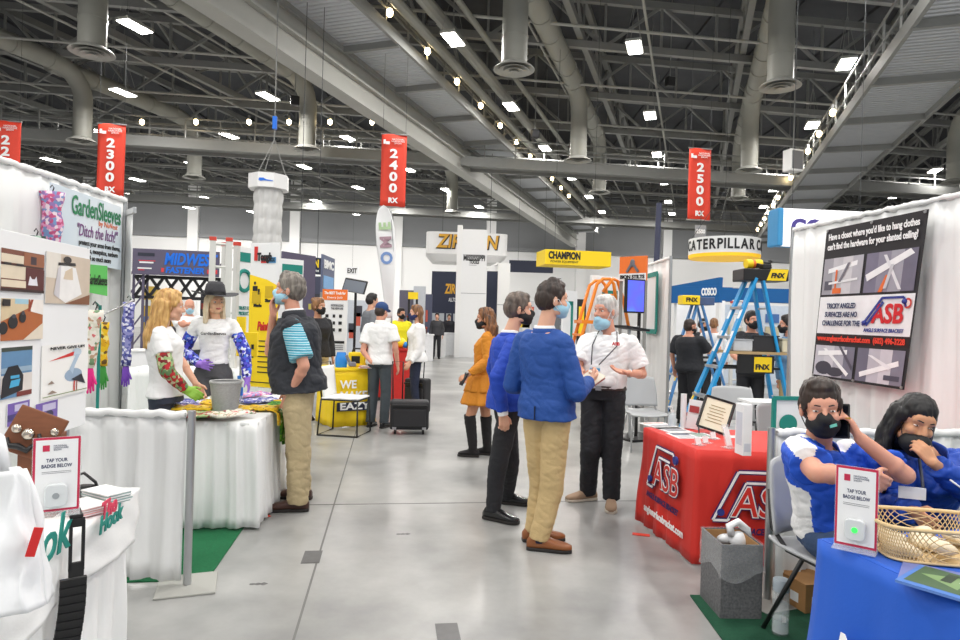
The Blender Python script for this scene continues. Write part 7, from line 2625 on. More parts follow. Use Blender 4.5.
f.hand['R'] = dict(f=V((0, .15, -1)), n=V((-1, 0, 0)), curl=.8)
f.hyaw = 14
f.body(); f.eyebrows(H_GB)
f.hair(H_GB, 'short', thick=1.1)
f.mask(MASKK)
f.trousers(BLKTROU, r=(.092, .072, .06), wr=.006, fold=.009)
BLZ2 = FAB('cobalt_jacket', (22, 66, 176), .7)
f.top('suit_jacket', BLZ2, hem=-.22, sleeve='long', infl=.020, flare=.03, wr=.005, sl=(.056, .054, .044), fold=.005, sleeve_len=.93)
f.collar(BLZ2, r=.075, z0=-.05, z1=.012, name='jacket_collar', open_=.5)
f.collar(WPOLO, r=.064, z0=-.02, z1=.032, name='shirt_collar')
wr, el = f.j['wrR'], f.j['elR']
dr_ = (wr - el).normalized()
obj('shirt_cuff', MB().cone(wr - dr_ * .03, .04, wr + dr_ * .008, .038, 18), WPOLO, f.root, smooth=.8)
f.shoes(BLKSHOE, DARKSOLE, ln=.30)

# ---- older man in white polo
g = gpos(599, 506)
f = Fig('grey haired man in white polo and lanyard, black trousers, blue mask under his chin', g, 205, hgt(608, 293, g[1]), w=1.1, belly=.05, skin=SK_P)
d = g[1]
f.j['anR'], f.j['anL'] = f.Gd(588, 500), f.Gd(611, 507)
f.toe = {'R': f.wdir(250), 'L': f.wdir(192)}
f.j['knR'] = f.L(590, 449, d - .02); f.j['knL'] = f.L(612, 452, d - .03)
f.j['pel'] = f.L(603, 400, d); f.j['pel'].z = .95 * f.k
f.j['hipR'] = f.j['pel'] + V((.09, 0, -.04)); f.j['hipL'] = f.j['pel'] + V((-.09, 0, -.04))
f.j['neck'] = f.L(609, 333, d); f.j['head'] = f.L(605, 311, d - .02)
f.j['shR'] = f.j['neck'] + V((.174, .0, -.078)); f.j['shL'] = f.j['neck'] + V((-.174, .0, -.078))
f.j['elR'] = f.L(577, 368, d - .02); f.j['wrR'] = f.L(588, 381, d - .24)
f.j['elL'] = f.L(642, 374, d - .08); f.j['wrL'] = f.L(629, 373, d - .30)
f.hand['R'] = dict(f=f.wdir(200) + V((0, 0, .25)), n=V((-.6, .1, .6)), curl=.9)
f.hand['L'] = dict(f=f.wdir(262) + V((0, 0, .15)), n=f.wdir(200) * .3 + V((0, 0, 1)), curl=.35, thumb=.9)
f.hyaw = 26; f.hpitch = 2
f.body(); f.eyebrows(H_SILV)
f.hair(H_SILV, 'short', thick=1.3)
f.mask(MASKB, drop=.038, fwd=.004)
f.trousers(BLKTROU, r=(.1, .082, .072), wr=.007, fold=.012)
f.top('polo_shirt', WPOLO, hem=.05, infl=.022, wr=.006, sl=(.066, .068, .05), fold=.008, sleeve_len=.78)
f.belt(M('brown_belt', (60, 44, 40), .5), t=.06, buckle=ALU)
f.collar(WPOLO, r=.072, z0=-.045, z1=.02, open_=.5)
f.shoes(M('taupe_shoe', (158, 132, 108), .8, noise_amt=.1), M('pale_sole', (196, 186, 172), .7), ln=.29)
LAN = M('lanyard_black', (34, 36, 44), .7)
nk = f.j['neck']
tor = f.torso(.3, .8, .034)
fr = [c + y * ry for c, x, y, rx, ry, e in tor]
bp = f.L(595, 371, d - .30)
ly = obj('lanyard', MB().tube([bp + V((.03, .0, .05)), nk + V((.1, .135, -.1)), nk + V((.075, .04, .012)), nk + V((0, -.07, .03)), nk + V((-.075, .04, .012)), nk + V((-.1, .135, -.1)), bp + V((-.03, 0, .05))], .0045, 6), LAN, f.root, smooth=True)
mb = MB().box(bp, (.085, .006, .075))
bg = obj('badge', mb, CARD, ly)
obj('badge_band', MB().box(bp + V((0, .004, .012)), (.08, .004, .022)), PC((90, 170, 214)), bg)
obj('badge_band', MB().box(bp + V((0, .004, -.022)), (.08, .004, .03)), PC((214, 50, 120)), bg)
lp = fr[0] + V((-.1, -.004, .1))
lp = f.L(616, 361 - 17, d - .19)
text('ASB', RED, f.root, None, .035, M4=plane_frame(lp, V((-1, 0, 0))), bold=.0015, depth=.003)
obj('watch', MB().lathe([(.036, -.012), (.036, .012)], n=20, cap=False), ALU, f.root, loc=f.j['wrL'].lerp(f.j['elL'], .08), rot=(0, 1.3, 0))

# ---- man in black vest
g = gpos(295, 508)
f = Fig('tall grey haired man in black vest and striped shirt beside the garden sleeve table', g, -97, hgt(287, 268, g[1]) , w=1.06, depth=1.12, belly=.045, skin=SK_P)
d = g[1]
f.j['anL'], f.j['anR'] = f.Gd(297, 511), f.Gd(301, 499)
f.toe = {'L': f.wdir(-98), 'R': f.wdir(-84)}
f.j['knL'] = f.L(299, 455, d - .08); f.j['knR'] = f.L(297, 450, d + .12)
f.j['neck'] = f.L(295, 317, d); f.j['head'] = f.L(289, 290, d)
f.j['shL'] = f.j['neck'] + V((-.19, -.01, -.075)); f.j['shR'] = f.j['neck'] + V((.185, .01, -.075))
f.j['elL'] = f.L(304, 366, d - .26); f.j['wrL'] = f.L(291, 392, d - .17)
f.hand['L'] = dict(f=V((.25, .35, -1)), n=V((1, 0, 0)), curl=.3)
f.j['elR'] = f.L(270, 352, d + .12); f.j['wrR'] = f.L(273, 316, d - .02)
f.hand['R'] = dict(f=V((.05, .1, 1)), n=V((-.2, -1, 0)), curl=.4)
f.hyaw = 4; f.hpitch = -6
f.body(); f.eyebrows(H_GREY)
f.hair(HAIR('grey2', (150, 142, 132), (86, 80, 74)), 'short', thick=1.6, wr=.006)
f.mask(MASKB)
f.trousers(KHAKI2, r=(.106, .088, .076), wr=.008, fold=.014)
STRP = ramp_mat('stripe_polo', 'wave', [(0, (90, 176, 196)), (.35, (232, 240, 242)), (.62, (60, 150, 176))], 9, .8, axis='Z')
f.top('striped_polo', STRP, hem=-.05, infl=.016, sl=(.064, .07, .05), sleeve_len=.82, wr=.004)
VEST = FAB('black_vest', (40, 43, 50), .75)
secs = [(a, b + (.012 if .2 < a < .8 else 0), c + .01, e) for a, b, c, e in MALE]
f.top('vest', VEST, hem=-.2, sleeve=None, infl=.04, flare=.03, wr=.009, fold=.008, secs=secs, t1=.99)
f.collar(VEST, r=.085, z0=-.05, z1=.05, name='vest_collar', open_=.3)
f.collar(WPOLO, r=.07, z0=-.03, z1=.062, name='shirt_collar', open_=.3)
f.shoes(DKBROWN, DARKSOLE, ln=.305)

# ---- blonde woman in white tee with cherry print sleeve
d = 4.75
g = ppos(163, d)
f = Fig('blonde woman in white tee with cherry print arm sleeve and green glove', g, 62, hgt(163, 288, d), 'f', w=1.08, belly=.01)
f.j['neck'] = f.L(161, 325, d); f.j['head'] = f.L(170, 306, d)
f.j['pel'] = f.L(167, 396, d); f.j['pel'].z = .95 * f.k
f.j['shR'] = f.j['neck'] + V((.17, -.01, -.07)); f.j['shL'] = f.j['neck'] + V((-.165, -.01, -.07))
f.j['elR'] = f.L(167, 371, d - .22); f.j['wrR'] = f.L(185, 389, d - .14)
f.j['elL'] = f.L(182, 362, d + .2); f.j['wrL'] = f.L(196, 384, d + .15)
f.hand['R'] = dict(f=f.wdir(80) + V((0, 0, -.55)), n=V((-1, 0, -.3)), curl=.7)
f.hyaw = -6; f.hpitch = 4
f.body(); f.eyebrows(H_BLON)
ex = []
for x, y, r in ((-.06, -.075, .034), (-.02, -.09, .036), (.03, -.088, .036), (.07, -.06, .034), (.075, -.025, .026), (-.075, -.03, .026)):
    ex += [((x, y, .02), r, (x * 1.1, y - .012, -.12), r * 1.1), ((x * 1.1, y - .012, -.12), r * 1.1, (x * 1.05, y - .04, -.24), r), ((x * 1.05, y - .04, -.24), r, (x * .8, y - .05, -.33), r * .45)]
f.hair(H_BLON, 'short', extra=ex, thick=1.2, wr=.007)
f.top('tee_shirt', WTEE, hem=-.06, infl=.02, sl=(.056, .06, .05), sleeve_len=.55, flare=.02, wr=.005, fold=.004)
f.trousers(FAB('dark_jeans', (52, 58, 74)), r=(.094, .07, .056))
f.shoes(BLKSHOE, DARKSOLE, ln=.25)
def arm_sleeve(f, sd, mat_, r0=.056, glove=None, top_=.42):
    mb = MB()
    sh, el, wr = f.j['sh' + sd], f.j['el' + sd], f.j['wr' + sd]
    a = sh.lerp(el, top_)
    mb.cone(a, r0, el, r0 * .96, 20).ell(el, (r0 * .97,) * 3).cone(el, r0 * .96, wr, r0 * .68, 20)
    o = f.cloth('arm_sleeve', mb, mat_, .006, 4, .008, .004, scale=16)
    if glove:
        mb = MB()
        hp = dict(f.hand[sd])
        hp['size'] = 1.08
        f.hand_prims(mb, sd, **hp)
        mb.capsule(wr, .036, wr + V(hp['f']).normalized() * .02, .03, 12, 3)
        f.cloth('glove', mb, glove, 0, vox=.006)
arm_sleeve(f, 'R', FLOR['red'], glove=M('green_glove', (140, 186, 66), .6, noise_amt=.05))

# ---- mannequin
d = 6.0
g = ppos(215, d)
f = Fig('platinum haired mannequin in grey hat, white tee and blue flowered sleeves behind the sleeve table', (g[0], g[1], .1), 162, hgt(216, 290, d) - .1, 'f', w=.92, skin=SK_M, name='mannequin', cat='mannequin')
f.j['shR'] = f.j['neck'] + V((.16, -.01, -.07)); f.j['shL'] = f.j['neck'] + V((-.16, -.01, -.07))
f.j['elR'] = f.L(184, 350, d + .02); f.j['wrR'] = f.L(199, 364, d - .16)
f.hand['R'] = dict(f=f.wdir(110) + V((0, 0, -.12)), n=V((-.3, -1, 0)), curl=.15, spread=.12)
f.j['elL'] = f.L(245, 352, d); f.j['wrL'] = f.L(247, 378, d - .06)
f.hand['L'] = dict(f=V((-.25, .2, -1)), n=V((1, -.2, 0)), curl=.3, spread=.1)
f.hyaw = -26
f.body(); f.eyebrows(H_CURL)
ex = []
for x, y, r in ((-.07, -.03, .03), (-.045, -.07, .034), (0, -.085, .034), (.045, -.07, .034), (.07, -.03, .03), (.078, .005, .018), (-.078, .005, .018)):
    ex += [((x, y, .03), r, (x * 1.12, y, -.1), r), ((x * 1.12, y, -.1), r, (x * 1.2, y + .01, -.2), r * .8)]
f.hair(H_PLAT, 'short', extra=ex, wr=.004)
f.top('tee_shirt', WTEE, hem=.1, infl=.016, sl=(.056, .058, .05), sleeve_len=.5, wr=.006, fold=.008)
f.trousers(FAB('grey_shorts', (82, 82, 86)), name='shorts', r=(.1, .105, .1), to=.55, t1=.2, wr=.006)
for sd, gl in (('R', 1), ('L', 1)):
    arm_sleeve(f, sd, FLOR['blue'], .06, M('purple_glove', (150, 110, 206), .55, noise_amt=.05), .35)
HATM = FAB('grey_straw_hat', (62, 62, 66), .8, bump=.3)
hc_ = f.H(0, -.01, .085)
Rh = f.head_R()
mb = MB()
def brim(u, v):
    a = 2 * PI * u
    r = (.085 + .135 * v)
    return hc_ + Rh @ V((r * math.cos(a) * .92, r * math.sin(a) * 1.05, -.012 - .016 * v * math.sin(a) + .03 * v * v * abs(math.cos(a)) ** 2))
ht = obj('hat', MB().grid(brim, 48, 5), HATM, f.root, smooth=True, solid=.004)
obj('hat_crown', MB().loft([(hc_ + Rh @ V((0, 0, z)), Rh @ V((1, 0, 0)), Rh @ V((0, 1, 0)), rx, ry, 2.3) for z, rx, ry in ((-.015, .090, .107), (.03, .087, .102), (.085, .076, .09), (.115, .055, .068), (.108, .02, .03))], 30), HATM, ht, smooth=True)
obj('hat_band', MB().loft([(hc_ + Rh @ V((0, 0, z)), Rh @ V((1, 0, 0)), Rh @ V((0, 1, 0)), rx, ry, 2.3) for z, rx, ry in ((-.01, .0895, .1065), (.018, .0875, .1035))], 30), BLACKP, ht, smooth=.8)
up, ln, rt, hr = f.spine()
tq = f.torso(.68, .7, .024)[0]
text('GardenSleeves', BLKTXT, f.root, None, .036, M4=plane_frame(tq[0] + tq[2] * (tq[4] + .006), -tq[1]), depth=.002, bold=.0008)
obj('stand_plate', MB().box((0, 0, -.05), (.5, .4, .1)), WHITE, f.root, bevel=.01)
obj('stand_rod', MB().cone((0, -.1, 0), .012, (0, -.1, .5), .012, 8), ALU, f.root)

# ---- woman in mustard dress
g = gpos(476, 457)
f = Fig('woman in mustard dress and thigh high black boots, black mask, walking in the aisle', g, -76, hgt(489, 304, g[1]), 'f', w=.98, skin=SK_T)
d = g[1]
f.j['anL'], f.j['anR'] = f.Gd(473, 457), f.Gd(487, 455)
f.toe = {'L': f.wdir(-80), 'R': f.wdir(-78)}
f.j['knL'] = f.L(470, 417, d - .08); f.j['knR'] = f.L(486, 418, d + .08)
f.j['pel'] = f.L(481, 385, d); f.j['neck'] = f.L(490, 331, d); f.j['head'] = f.L(485, 319, d)
f.j['hipL'] = f.j['pel'] + V((-.085, 0.0, -.04)); f.j['hipR'] = f.j['pel'] + V((.085, 0, -.04))
f.j['shL'] = f.j['neck'] + V((-.16, 0, -.07)); f.j['shR'] = f.j['neck'] + V((.16, 0, -.07))
f.j['elL'] = f.L(489, 361, d - .2); f.j['wrL'] = f.L(468, 375, d - .22)
f.j['elR'] = f.L(483, 362, d + .18); f.j['wrR'] = f.L(470, 374, d + .12)
f.hand['L'] = dict(f=f.wdir(-90) + V((0, 0, -.5)), n=V((.6, -.1, -.6)), curl=.9)
f.hyaw = -8
f.body(True); f.eyebrows(H_DK)
ex = []
for x, y, r in ((-.07, -.04, .034), (-.03, -.08, .038), (.02, -.08, .038), (.07, -.04, .034)):
    ex += [((x, y, .02), r, (x * 1.2, y - .03, -.1), r * 1.15), ((x * 1.2, y - .03, -.1), r * 1.15, (x * 1.15, y - .05, -.24), r * .8)]
f.hair(HAIR('ombre', (150, 98, 56), (44, 30, 26)), 'short', extra=ex, thick=1.2, wr=.008)
f.mask(MASKK)
MUST = FAB('mustard', (204, 130, 30), .75)
f.top('dress', MUST, hem=.0, sleeve='long', infl=.016, wr=.006, sl=(.058, .075, .05), sleeve_len=.9, fold=.006)
def skirtf(z0, z1, r0, r1, fr, seed):
    up, ln, rt, hr = f.spine()
    y = V((0, 0, 1)).cross(hr).normalized()
    c = f.j['pel']
    def fn(u, v):
        a = 2 * PI * u
        r = r0 + (r1 - r0) * v + .014 * v * math.sin(a * fr + seed) + .006 * v * math.sin(a * fr * 2.3)
        return c + hr * math.cos(a) * r * 1.05 + y * math.sin(a) * r * .9 + V((0, 0, z0 + (z1 - z0) * v))
    return MB().grid(fn, 72, 8)
obj('peplum', skirtf(.12, -.06, .145, .2, 9, 1), MUST, f.root, smooth=True, solid=.004)
obj('skirt', skirtf(.02, -.2, .165, .235, 11, 2), MUST, f.root, smooth=True, solid=.004)
for sd in 'RL':
    f.shoe(sd, M('black_suede', (30, 28, 30), .8), DARKSOLE, ln=.25, high=1.08, kind='boot')
ph = f.root.matrix_basis @ f.j['wrL']
t = thing('phone', 'black phone in the hand of the woman in mustard', 'phone', P(464, 379, d - .24), .4)
obj('case', MB().box((0, 0, 0), (.02, .075, .15), (0, .5, 0)), BLACKP, t, bevel=.006)
obj('screen', MB().box((-.0105, 0, 0), (.002, .066, .13), (0, .5, 0)), M('dark_glass', (20, 24, 34), .1), t)

# ---- man in blue cap
g = gpos(378, 427)
f = Fig('man in blue cap, white polo and charcoal trousers seen from behind at the yellow table', g, 18, hgt(380, 303, g[1]), near=False, w=1.08, skin=SK_P)
d = g[1]
f.j['elL'] = f.L(363, 351, d - .05); f.j['wrL'] = f.L(371, 362, d - .12)
f.hand['L'] = dict(f=f.wdir(70), n=V((.5, .8, 0)), curl=.3)
f.hpitch = 12; f.hyaw = 10
f.body(); f.hair(H_BROWN, 'crop')
f.top('polo_shirt', WPOLO, hem=-.1, infl=.022, sl=(.062, .066, .05), flare=.03, sleeve_len=.7, wr=.006)
f.trousers(FAB('charcoal_trousers', (64, 72, 78)), r=(.094, .076, .068))
f.collar(WPOLO, r=.07)
f.shoes(BLKSHOE, DARKSOLE)
CAPB = FAB('cap_blue', (40, 70, 120), .8)
mb = MB().ell(f.H(0, -.012, .055), V((.088, .106, .088)) * f.hk, f.head_R(), 24, 14)
cp = obj('cap', mb, CAPB, f.root, smooth=True)
obj('cap_brim', MB().loft([(f.H(0, y, .05 - .02 * (y - .06) * 6), f.head_R() @ V((1, 0, 0)), f.head_R() @ V((0, 0, 1)), r, .005, 2.2) for y, r in ((.06, .075), (.11, .068), (.15, .04), (.165, .015))], 16), CAPB, cp, smooth=.7)

# ---- woman with luggage
d = 9.75
g = ppos(417, d)
f = Fig('woman in white blouse and navy trousers with navy mask holding the case handle', g, -100, hgt(417, 305, d), 'f', near=False, w=1.05)
f.j['elL'] = f.L(418, 352, d - .2); f.j['wrL'] = f.L(410, 362, d - .3)
f.hyaw = -5
f.body()
ex = [((x, -.06, .02), .036, (x * 1.2, -.075, -.15), .036) for x in (-.06, -.02, .03, .07)]
f.hair(H_CURL, 'short', extra=ex, thick=1.2)
f.mask(MASKN)
f.top('blouse', WTEE, hem=-.14, sleeve='long', infl=.03, flare=.06, sl=(.062, .066, .05), wr=.007)
f.trousers(FAB('navy_trousers', (34, 42, 66)), r=(.09, .07, .056))
f.shoes(WHITE, WHITE, ln=.25)
nk = f.j['neck']
obj('bag_strap', MB().tube([nk + V((.08, -.02, -.03)), nk + V((.02, .14, -.14)), nk + V((-.1, .16, -.4))], .008, 6), BLACKP, f.root, smooth=True)

# ---- man in yellow shirt
d = 13.6
f = Fig('man in bright yellow shirt and black mask in the far booth', ppos(401, d), 150, hgt(400, 308, d), near=False, w=1.1, skin=SK_T)
f.j['elR'] = f.L(392, 343, d - .1); f.j['wrR'] = f.L(397, 350, d - .3)
f.body(); f.hair(H_DK, 'short'); f.mask(MASKK)
f.top('yellow_shirt', FAB('yellow_shirt', (236, 226, 30)), hem=-.1, infl=.024, sl=(.062, .066, .05), sleeve_len=.75)
f.trousers(BLKTROU); f.shoes(BLKSHOE, DARKSOLE)

# ---- dark haired woman in black hoodie
d = 9.3
f = Fig('woman in black hoodie and black mask standing behind the vest man', ppos(318, d), 135, hgt(316, 298, d), 'f', near=False, w=1.1, skin=SK_T)
f.hyaw = -20
f.body(); f.hair(H_CURL, 'short', thick=1.5, extra=[((0, -.07, .09), .05, (0, -.1, .1), .045)]); f.mask(MASKK); f.eyebrows(H_DK)
f.top('hoodie', FAB('black_hoodie', (32, 32, 36)), hem=-.1, sleeve='long', infl=.03, sl=(.062, .06, .05))
f.trousers(KHAKI2); f.shoes(BLKSHOE, DARKSOLE, ln=.25)

# ---- bald man in white at the gantry booth
d = 10.6
f = Fig('bald man in white shirt with folded arms behind the blonde woman and mannequin', ppos(189, d), 150, hgt(189, 299, d), near=False, w=1.15, belly=.05, skin=SK_P)
f.j['elR'] = f.L(180, 326, d - .1); f.j['wrR'] = f.L(193, 323, d - .28)
f.j['elL'] = f.L(200, 325, d - .08); f.j['wrL'] = f.L(187, 324, d - .3)
f.hand['R'] = dict(f=f.wdir(90), n=V((0, -1, 0)), curl=.3); f.hand['L'] = dict(f=f.wdir(-90), n=V((0, -1, 0)), curl=.3)
f.hpitch = 15
f.body(); f.mask(MASKB)
f.top('white_shirt', WTEE, hem=-.1, infl=.024, sl=(.062, .066, .05), sleeve_len=.8)
f.trousers(FAB('charcoal_trousers', (64, 72, 78))); f.shoes(BLKSHOE, DARKSOLE)

# ---- right background group
BTEE = FAB('black_tee', (36, 38, 44))
d = 9.8
f = Fig('stout man in black tee and black mask seen from behind, left of the blue ladder', ppos(690, d), 52, hgt(691, 319, d), near=False, w=1.3, depth=1.35, belly=.06, skin=SK_P)
f.j['elR'] = f.L(708, 352, d - .1); f.j['wrR'] = f.L(717, 352, d + .15)
f.hand['R'] = dict(f=f.wdir(60) + V((0, 0, .5)), n=V((-1, 0, 0)), curl=.5)
f.hyaw = 18
f.body(); f.hair(H_BROWN, 'crop'); f.mask(MASKK)
f.top('tee_shirt', BTEE, hem=-.1, infl=.026, sl=(.072, .078, .05), sleeve_len=.85, flare=.02)
f.trousers(FAB('black_trousers', (34, 35, 40)), r=(.112, .09, .08)); f.shoes(BLKSHOE, DARKSOLE)
d = 12.0
f = Fig('man in white shirt seen from behind, between the black tee man and blue ladder', ppos(714, d), 20, hgt(714, 318, d), near=False, w=1.1, skin=SK_P)
f.body(); f.hair(H_CURL, 'crop')
f.top('white_shirt', WTEE, hem=-.1, sleeve='long', infl=.024, sl=(.06, .06, .05))
f.trousers(BLKTROU); f.shoes(BLKSHOE, DARKSOLE)
d = 12.6
f = Fig('dark haired person in black behind the man in white shirt, left of the blue ladder', ppos(703, d), 150, hgt(703, 319, d), near=False, w=.95, skin=SK_T)
f.body(); f.hair(H_DK, 'short'); f.mask(MASKK)
f.top('black_shirt', BTEE, hem=-.1, infl=.02)
f.trousers(BLKTROU); f.shoes(BLKSHOE, DARKSOLE)
d = 8.5
f = Fig('man in black shirt and black mask facing us behind the blue ladder', ppos(752, d), 196, hgt(751, 311, d), near=False, w=1.06, skin=SK_P)
f.j['elR'] = f.L(733, 355, d - .05); f.j['wrR'] = f.L(742, 362, d - .3)
f.j['elL'] = f.L(772, 355, d - .05); f.j['wrL'] = f.L(757, 362, d - .3)
f.hand['R'] = dict(f=f.wdir(120), n=V((0, 0, 1)), curl=.5); f.hand['L'] = dict(f=f.wdir(240), n=V((0, 0, 1)), curl=.5)
f.hyaw = -22
f.body(); f.hair(H_DK, 'short', thick=1.2); f.mask(MASKK); f.eyebrows(H_DK)
f.top('black_shirt', BTEE, hem=-.1, infl=.022, sl=(.062, .064, .05), sleeve_len=.85)
f.trousers(BLKTROU); f.shoes(BLKSHOE, DARKSOLE)
d = 8.2
f = Fig('man in denim shirt and khaki trousers at the edge of the white backdrop', ppos(789, d), -70, hgt(786, 315, d), near=False, w=1.1, belly=.03, skin=SK_P)
f.j['elL'] = f.L(781, 357, d - .3); f.j['wrL'] = f.L(771, 352, d - .25)
f.hyaw = -5
f.body(); f.hair(H_DK, 'short'); f.mask(MASKK)
f.top('denim_shirt', FAB('denim', (98, 136, 172)), hem=-.12, sleeve='long', infl=.026, sl=(.064, .064, .05), wr=.007)
f.trousers(KHAKI); f.shoes(DKBROWN, DARKSOLE)
# far visitors
for px, d, phi, pt, c, lab in ((437, 24.0, 180, 308, (60, 60, 64), 'far person in dark top left of the tall white column'), (449, 28.0, 170, 314, (40, 40, 46), 'far person in black top at the navy booth wall'), (371, 11.6, 60, 293, (120, 124, 130), 'person in grey top half hidden behind the man in blue cap')):
    f = Fig(lab, ppos(px, d), phi, hgt(px, pt, d) if d < 20 else 1.72, near=False)
    f.vox = .018
    f.body(); f.hair(H_DK, 'short')
    f.top('shirt', FAB('far_%d' % px, c), hem=-.1, sleeve='long', infl=.024)
    f.trousers(BLKTROU); f.shoes(BLKSHOE, DARKSOLE)

# ---- seated man in royal blue polo
ROY = FAB('royal_polo', (22, 82, 200), .7)
f = Fig('seated man in blue and white polo and black mask on the phone', (1.68, 2.98), 165, 1.75, w=1.08, belly=.07, skin=SK_P)
f.j['pel'] = V((0, -.02, .56))
f.j['hipR'] = V((.095, .04, .55)); f.j['hipL'] = V((-.095, .04, .55))
f.j['knR'] = V((.15, .45, .55)); f.j['knL'] = V((-.14, .46, .56))
f.j['anR'] = V((.15, .43, .09)); f.j['anL'] = V((-.14, .46, .09))
f.j['neck'] = f.L(818, 442, 2.86); f.j['head'] = f.L(821, 408, 2.79)
f.j['shR'] = f.L(797, 451, 2.76); f.j['shL'] = f.L(860, 458, 2.93); f.eye = .0045
f.j['elR'] = f.L(817, 473, 2.50); f.j['wrR'] = f.L(869, 476, 2.60)
f.hand['R'] = dict(f=f.wdir(75) + V((0, 0, -.5)), n=f.wdir(10), curl=.5, size=.95)
f.j['elL'] = f.L(905, 475, 2.70); f.j['wrL'] = f.L(861, 439, 2.70)
f.hand['L'] = dict(f=f.L(845, 410, 2.75) - f.L(861, 439, 2.70), n=f.wdir(-75) + f.wdir(0) * .3, curl=.65, thumb=.7, size=.95)
f.hyaw = 34; f.hpitch = 4; f.hroll = 4
f.body(); f.eyebrows(H_BROWN)
f.hair(H_BROWN, 'short', thick=.9, wr=.005, extra=[((-.03, .04, .105), .024, (.035, .035, .11), .022)])
mk = f.mask(MASKK)
obj('mask_logo', MB().box(f.H(-.028, .103, -.055), (.03, .003, .012), f.head_R() @ Euler((0, .2, .35)).to_matrix()), M('mint_print', (120, 210, 190), .5), mk)
f.trousers(FAB('blue_jeans', (52, 72, 104)), r=(.1, .078, .066), t1=.1)
sh = f.top('polo_shirt', ROY, hem=-.06, infl=.022, sl=(.056, .066, .05), sleeve_len=.74, wr=.006, fold=.009)
# white side and shoulder panels woven into the shirt
sh.data.materials.append(WPOLO)
up, ln, rt, hr = f.spine()
fw = up.cross(rt).normalized()
idx = []
for p in sh.data.polygons:
    q = p.center - f.j['pel']
    t_, x_, y_ = q.dot(up) / ln, q.dot(rt), q.dot(fw)
    a_ = f.j['shR'] - f.j['neck']
    band = False
    for sd, sg in (('R', 1),):
        s_, e_ = f.j['sh' + sd], f.j['el' + sd]
        ax = (e_ - s_).normalized()
        u_ = (p.center - s_).dot(ax)
        rad = (p.center - s_) - ax * u_
        tc_ = (f.Rz @ (V((0, 0, 1.5)) - P(800, 450, 2.7))).normalized()
        side = (up * .75 + tc_ * .66)
        side = (side - ax * side.dot(ax)).normalized()
        if (u_ > -.02 and rad.length < .13 and rad.normalized().dot(side) > .84) or (u_ <= -.02 and t_ > .8 and sg * x_ > .05 and abs(y_ - .02) < .035):
            band = True
        if 0.02 < t_ < .68 and sg * x_ > .13 + .03 * math.sin(t_ * 7) and y_ < .06 and u_ < 0.06:
            band = True
    idx.append(1 if band else 0)
sh.data.polygons.foreach_set('material_index', idx)
f.collar(ROY, r=.076, z0=-.045, z1=.02, open_=.6)
tq = f.torso(.66, .68, .026)[0]
text('Midwest', WTXT, f.root, None, .034, M4=plane_frame(tq[0] + tq[2] * (tq[4] * .93 + .006) - tq[1] * .085, -tq[1] + tq[2] * .35), depth=.002, bold=.001, shear=.2)
obj('lanyard', MB().tube([f.j['neck'] + V((.07, .06, -.01)), f.j['neck'] + V((.05, .17, -.12)), f.j['pel'] + up * .26 + fw * .215], .004, 6), LAN, f.root, smooth=True)
f.shoes(BLKSHOE, DARKSOLE)
obj('ring', MB().lathe([(.0105, -.003), (.0105, .003)], n=14, cap=False), M('gold_ring', (220, 180, 90), .3, metal=1), f.root, loc=f.L(848, 418, 2.71))
t = thing('phone', 'black phone held to the ear of the seated man', 'phone', P(841, 421, 2.765), math.radians(25))
obj('case', MB().box((0, 0, 0), (.012, .07, .15), (-.1, .25, .3)), BLACKP, t, bevel=.005)
obj('screen', MB().box((-.0065, 0, 0), (.002, .062, .13), (-.1, .25, .3)), MATS['dark_glass'], t)

# ---- seated woman in blue jacket
f = Fig('seated woman with long black hair in blue jacket holding down her black mask', (2.14, 3.12), 200, 1.66, 'f', w=1.12, skin=SKIN('olive', (206, 152, 116)))
f.j['pel'] = V((0, -.02, .56))
f.j['hipR'] = V((.095, .04, .55)); f.j['hipL'] = V((-.095, .04, .55))
f.j['knR'] = V((.14, .42, .60)); f.j['knL'] = V((-.12, .45, .56))
f.j['anR'] = V((.14, .44, .12)); f.j['anL'] = V((-.12, .45, .09))
f.j['neck'] = f.L(928, 452, 3.0); f.j['head'] = f.L(915, 421, 2.92)
f.j['shR'] = f.L(899, 466, 2.97); f.j['shL'] = f.L(963, 464, 3.06)
f.j['elR'] = f.L(890, 506, 2.92); f.j['wrR'] = f.L(915, 512, 2.70)
f.j['elL'] = f.L(975, 494, 2.80); f.j['wrL'] = f.L(933, 463, 2.76)
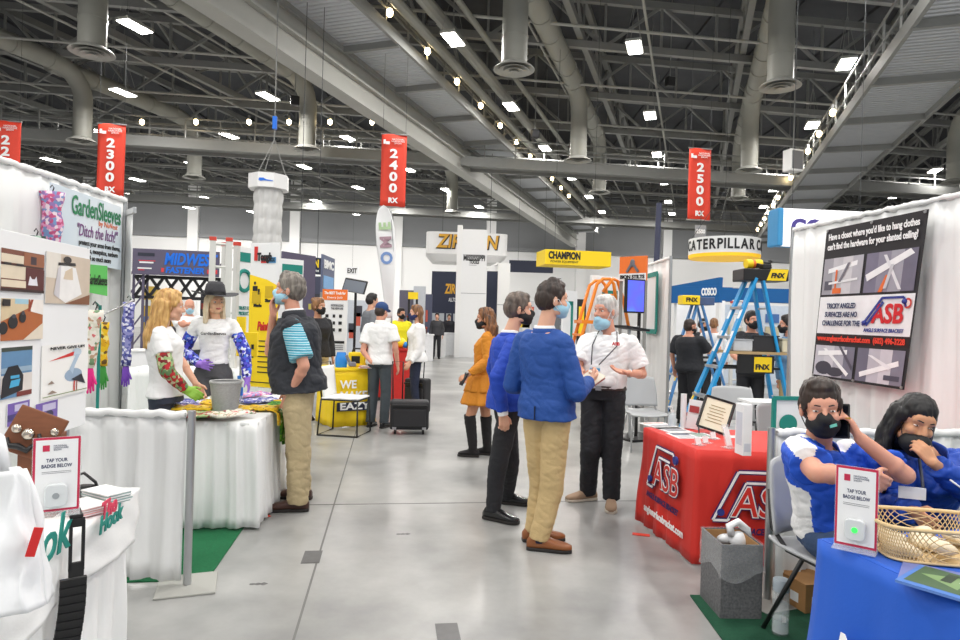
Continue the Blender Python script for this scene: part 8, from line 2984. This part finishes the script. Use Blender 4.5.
f.hand['L'] = dict(f=f.L(915, 440, 2.80) - f.L(933, 463, 2.76), n=f.wdir(0) + V((0, 0, -.2)), curl=.8, size=.92)
f.hyaw = -16; f.hpitch = 14; f.hroll = -12; f.eye = .003
f.body(); f.eyebrows(H_BLK)
ex = []
for x, y, r in ((.076, .0, .024), (.078, -.035, .034), (.05, -.075, .036), (.0, -.085, .036), (-.05, -.075, .036), (-.078, -.035, .032)):
    a_ = f.H(x, y, .03)
    b_ = f.H(x * 1.2, y, -.10)
    c_ = b_ + V((.025 if x > 0 else -.01, .02 if x > .07 else -.01, -.13))
    ex += [(a_, r, b_, r * 1.1), (b_, r * 1.1, c_, r)]
    if x > .07:
        ex += [(c_, r, c_ + V((.0, .03, -.12)), r * .6)]
f.hair(H_BLK, 'short', extra=ex, thick=.9, wr=.004, low=True)
mk = f.mask(MASKK, drop=.030, fwd=.03)
obj('mask_logo', MB().box(f.H(-.022, .140, -.088), (.035, .003, .016), f.head_R() @ Euler((0, .1, .3)).to_matrix()), MATS['mint_print'], mk)
f.trousers(FAB('blue_jeans', (52, 72, 104)), r=(.096, .076, .064), t1=.1)
BJK = FAB('blue_jacket', (24, 74, 178), .6)
f.top('jacket', BJK, hem=-.06, sleeve='long', infl=.034, sl=(.074, .076, .062), sleeve_len=.9, wr=.009, fold=.012)
f.collar(BJK, r=.085, z0=-.05, z1=.045, open_=.5)
wr, el = f.j['wrL'], f.j['elL']
dr_ = (wr - el).normalized()
obj('sleeve_piping', MB().tube([el.lerp(wr, .1) + V((0, .075, -.02)), el.lerp(wr, .5) + V((0, .072, -.02)), el.lerp(wr, .72) + V((0, .066, -.02))], .004, 6), WTXT, f.root, smooth=True)
nk = f.j['neck']
ly = obj('lanyard', MB().tube([nk + V((.06, .1, -.02)), nk + V((.06, .19, -.17)), f.L(918, 494, 2.74)], .007, 6), M('grey_lanyard', (96, 100, 112), .7), f.root, smooth=True)
obj('badge', MB().box(f.L(912, 493, 2.72), (.1, .006, .05)), CARD, ly)
f.shoes(BLKSHOE, DARKSOLE, ln=.25)
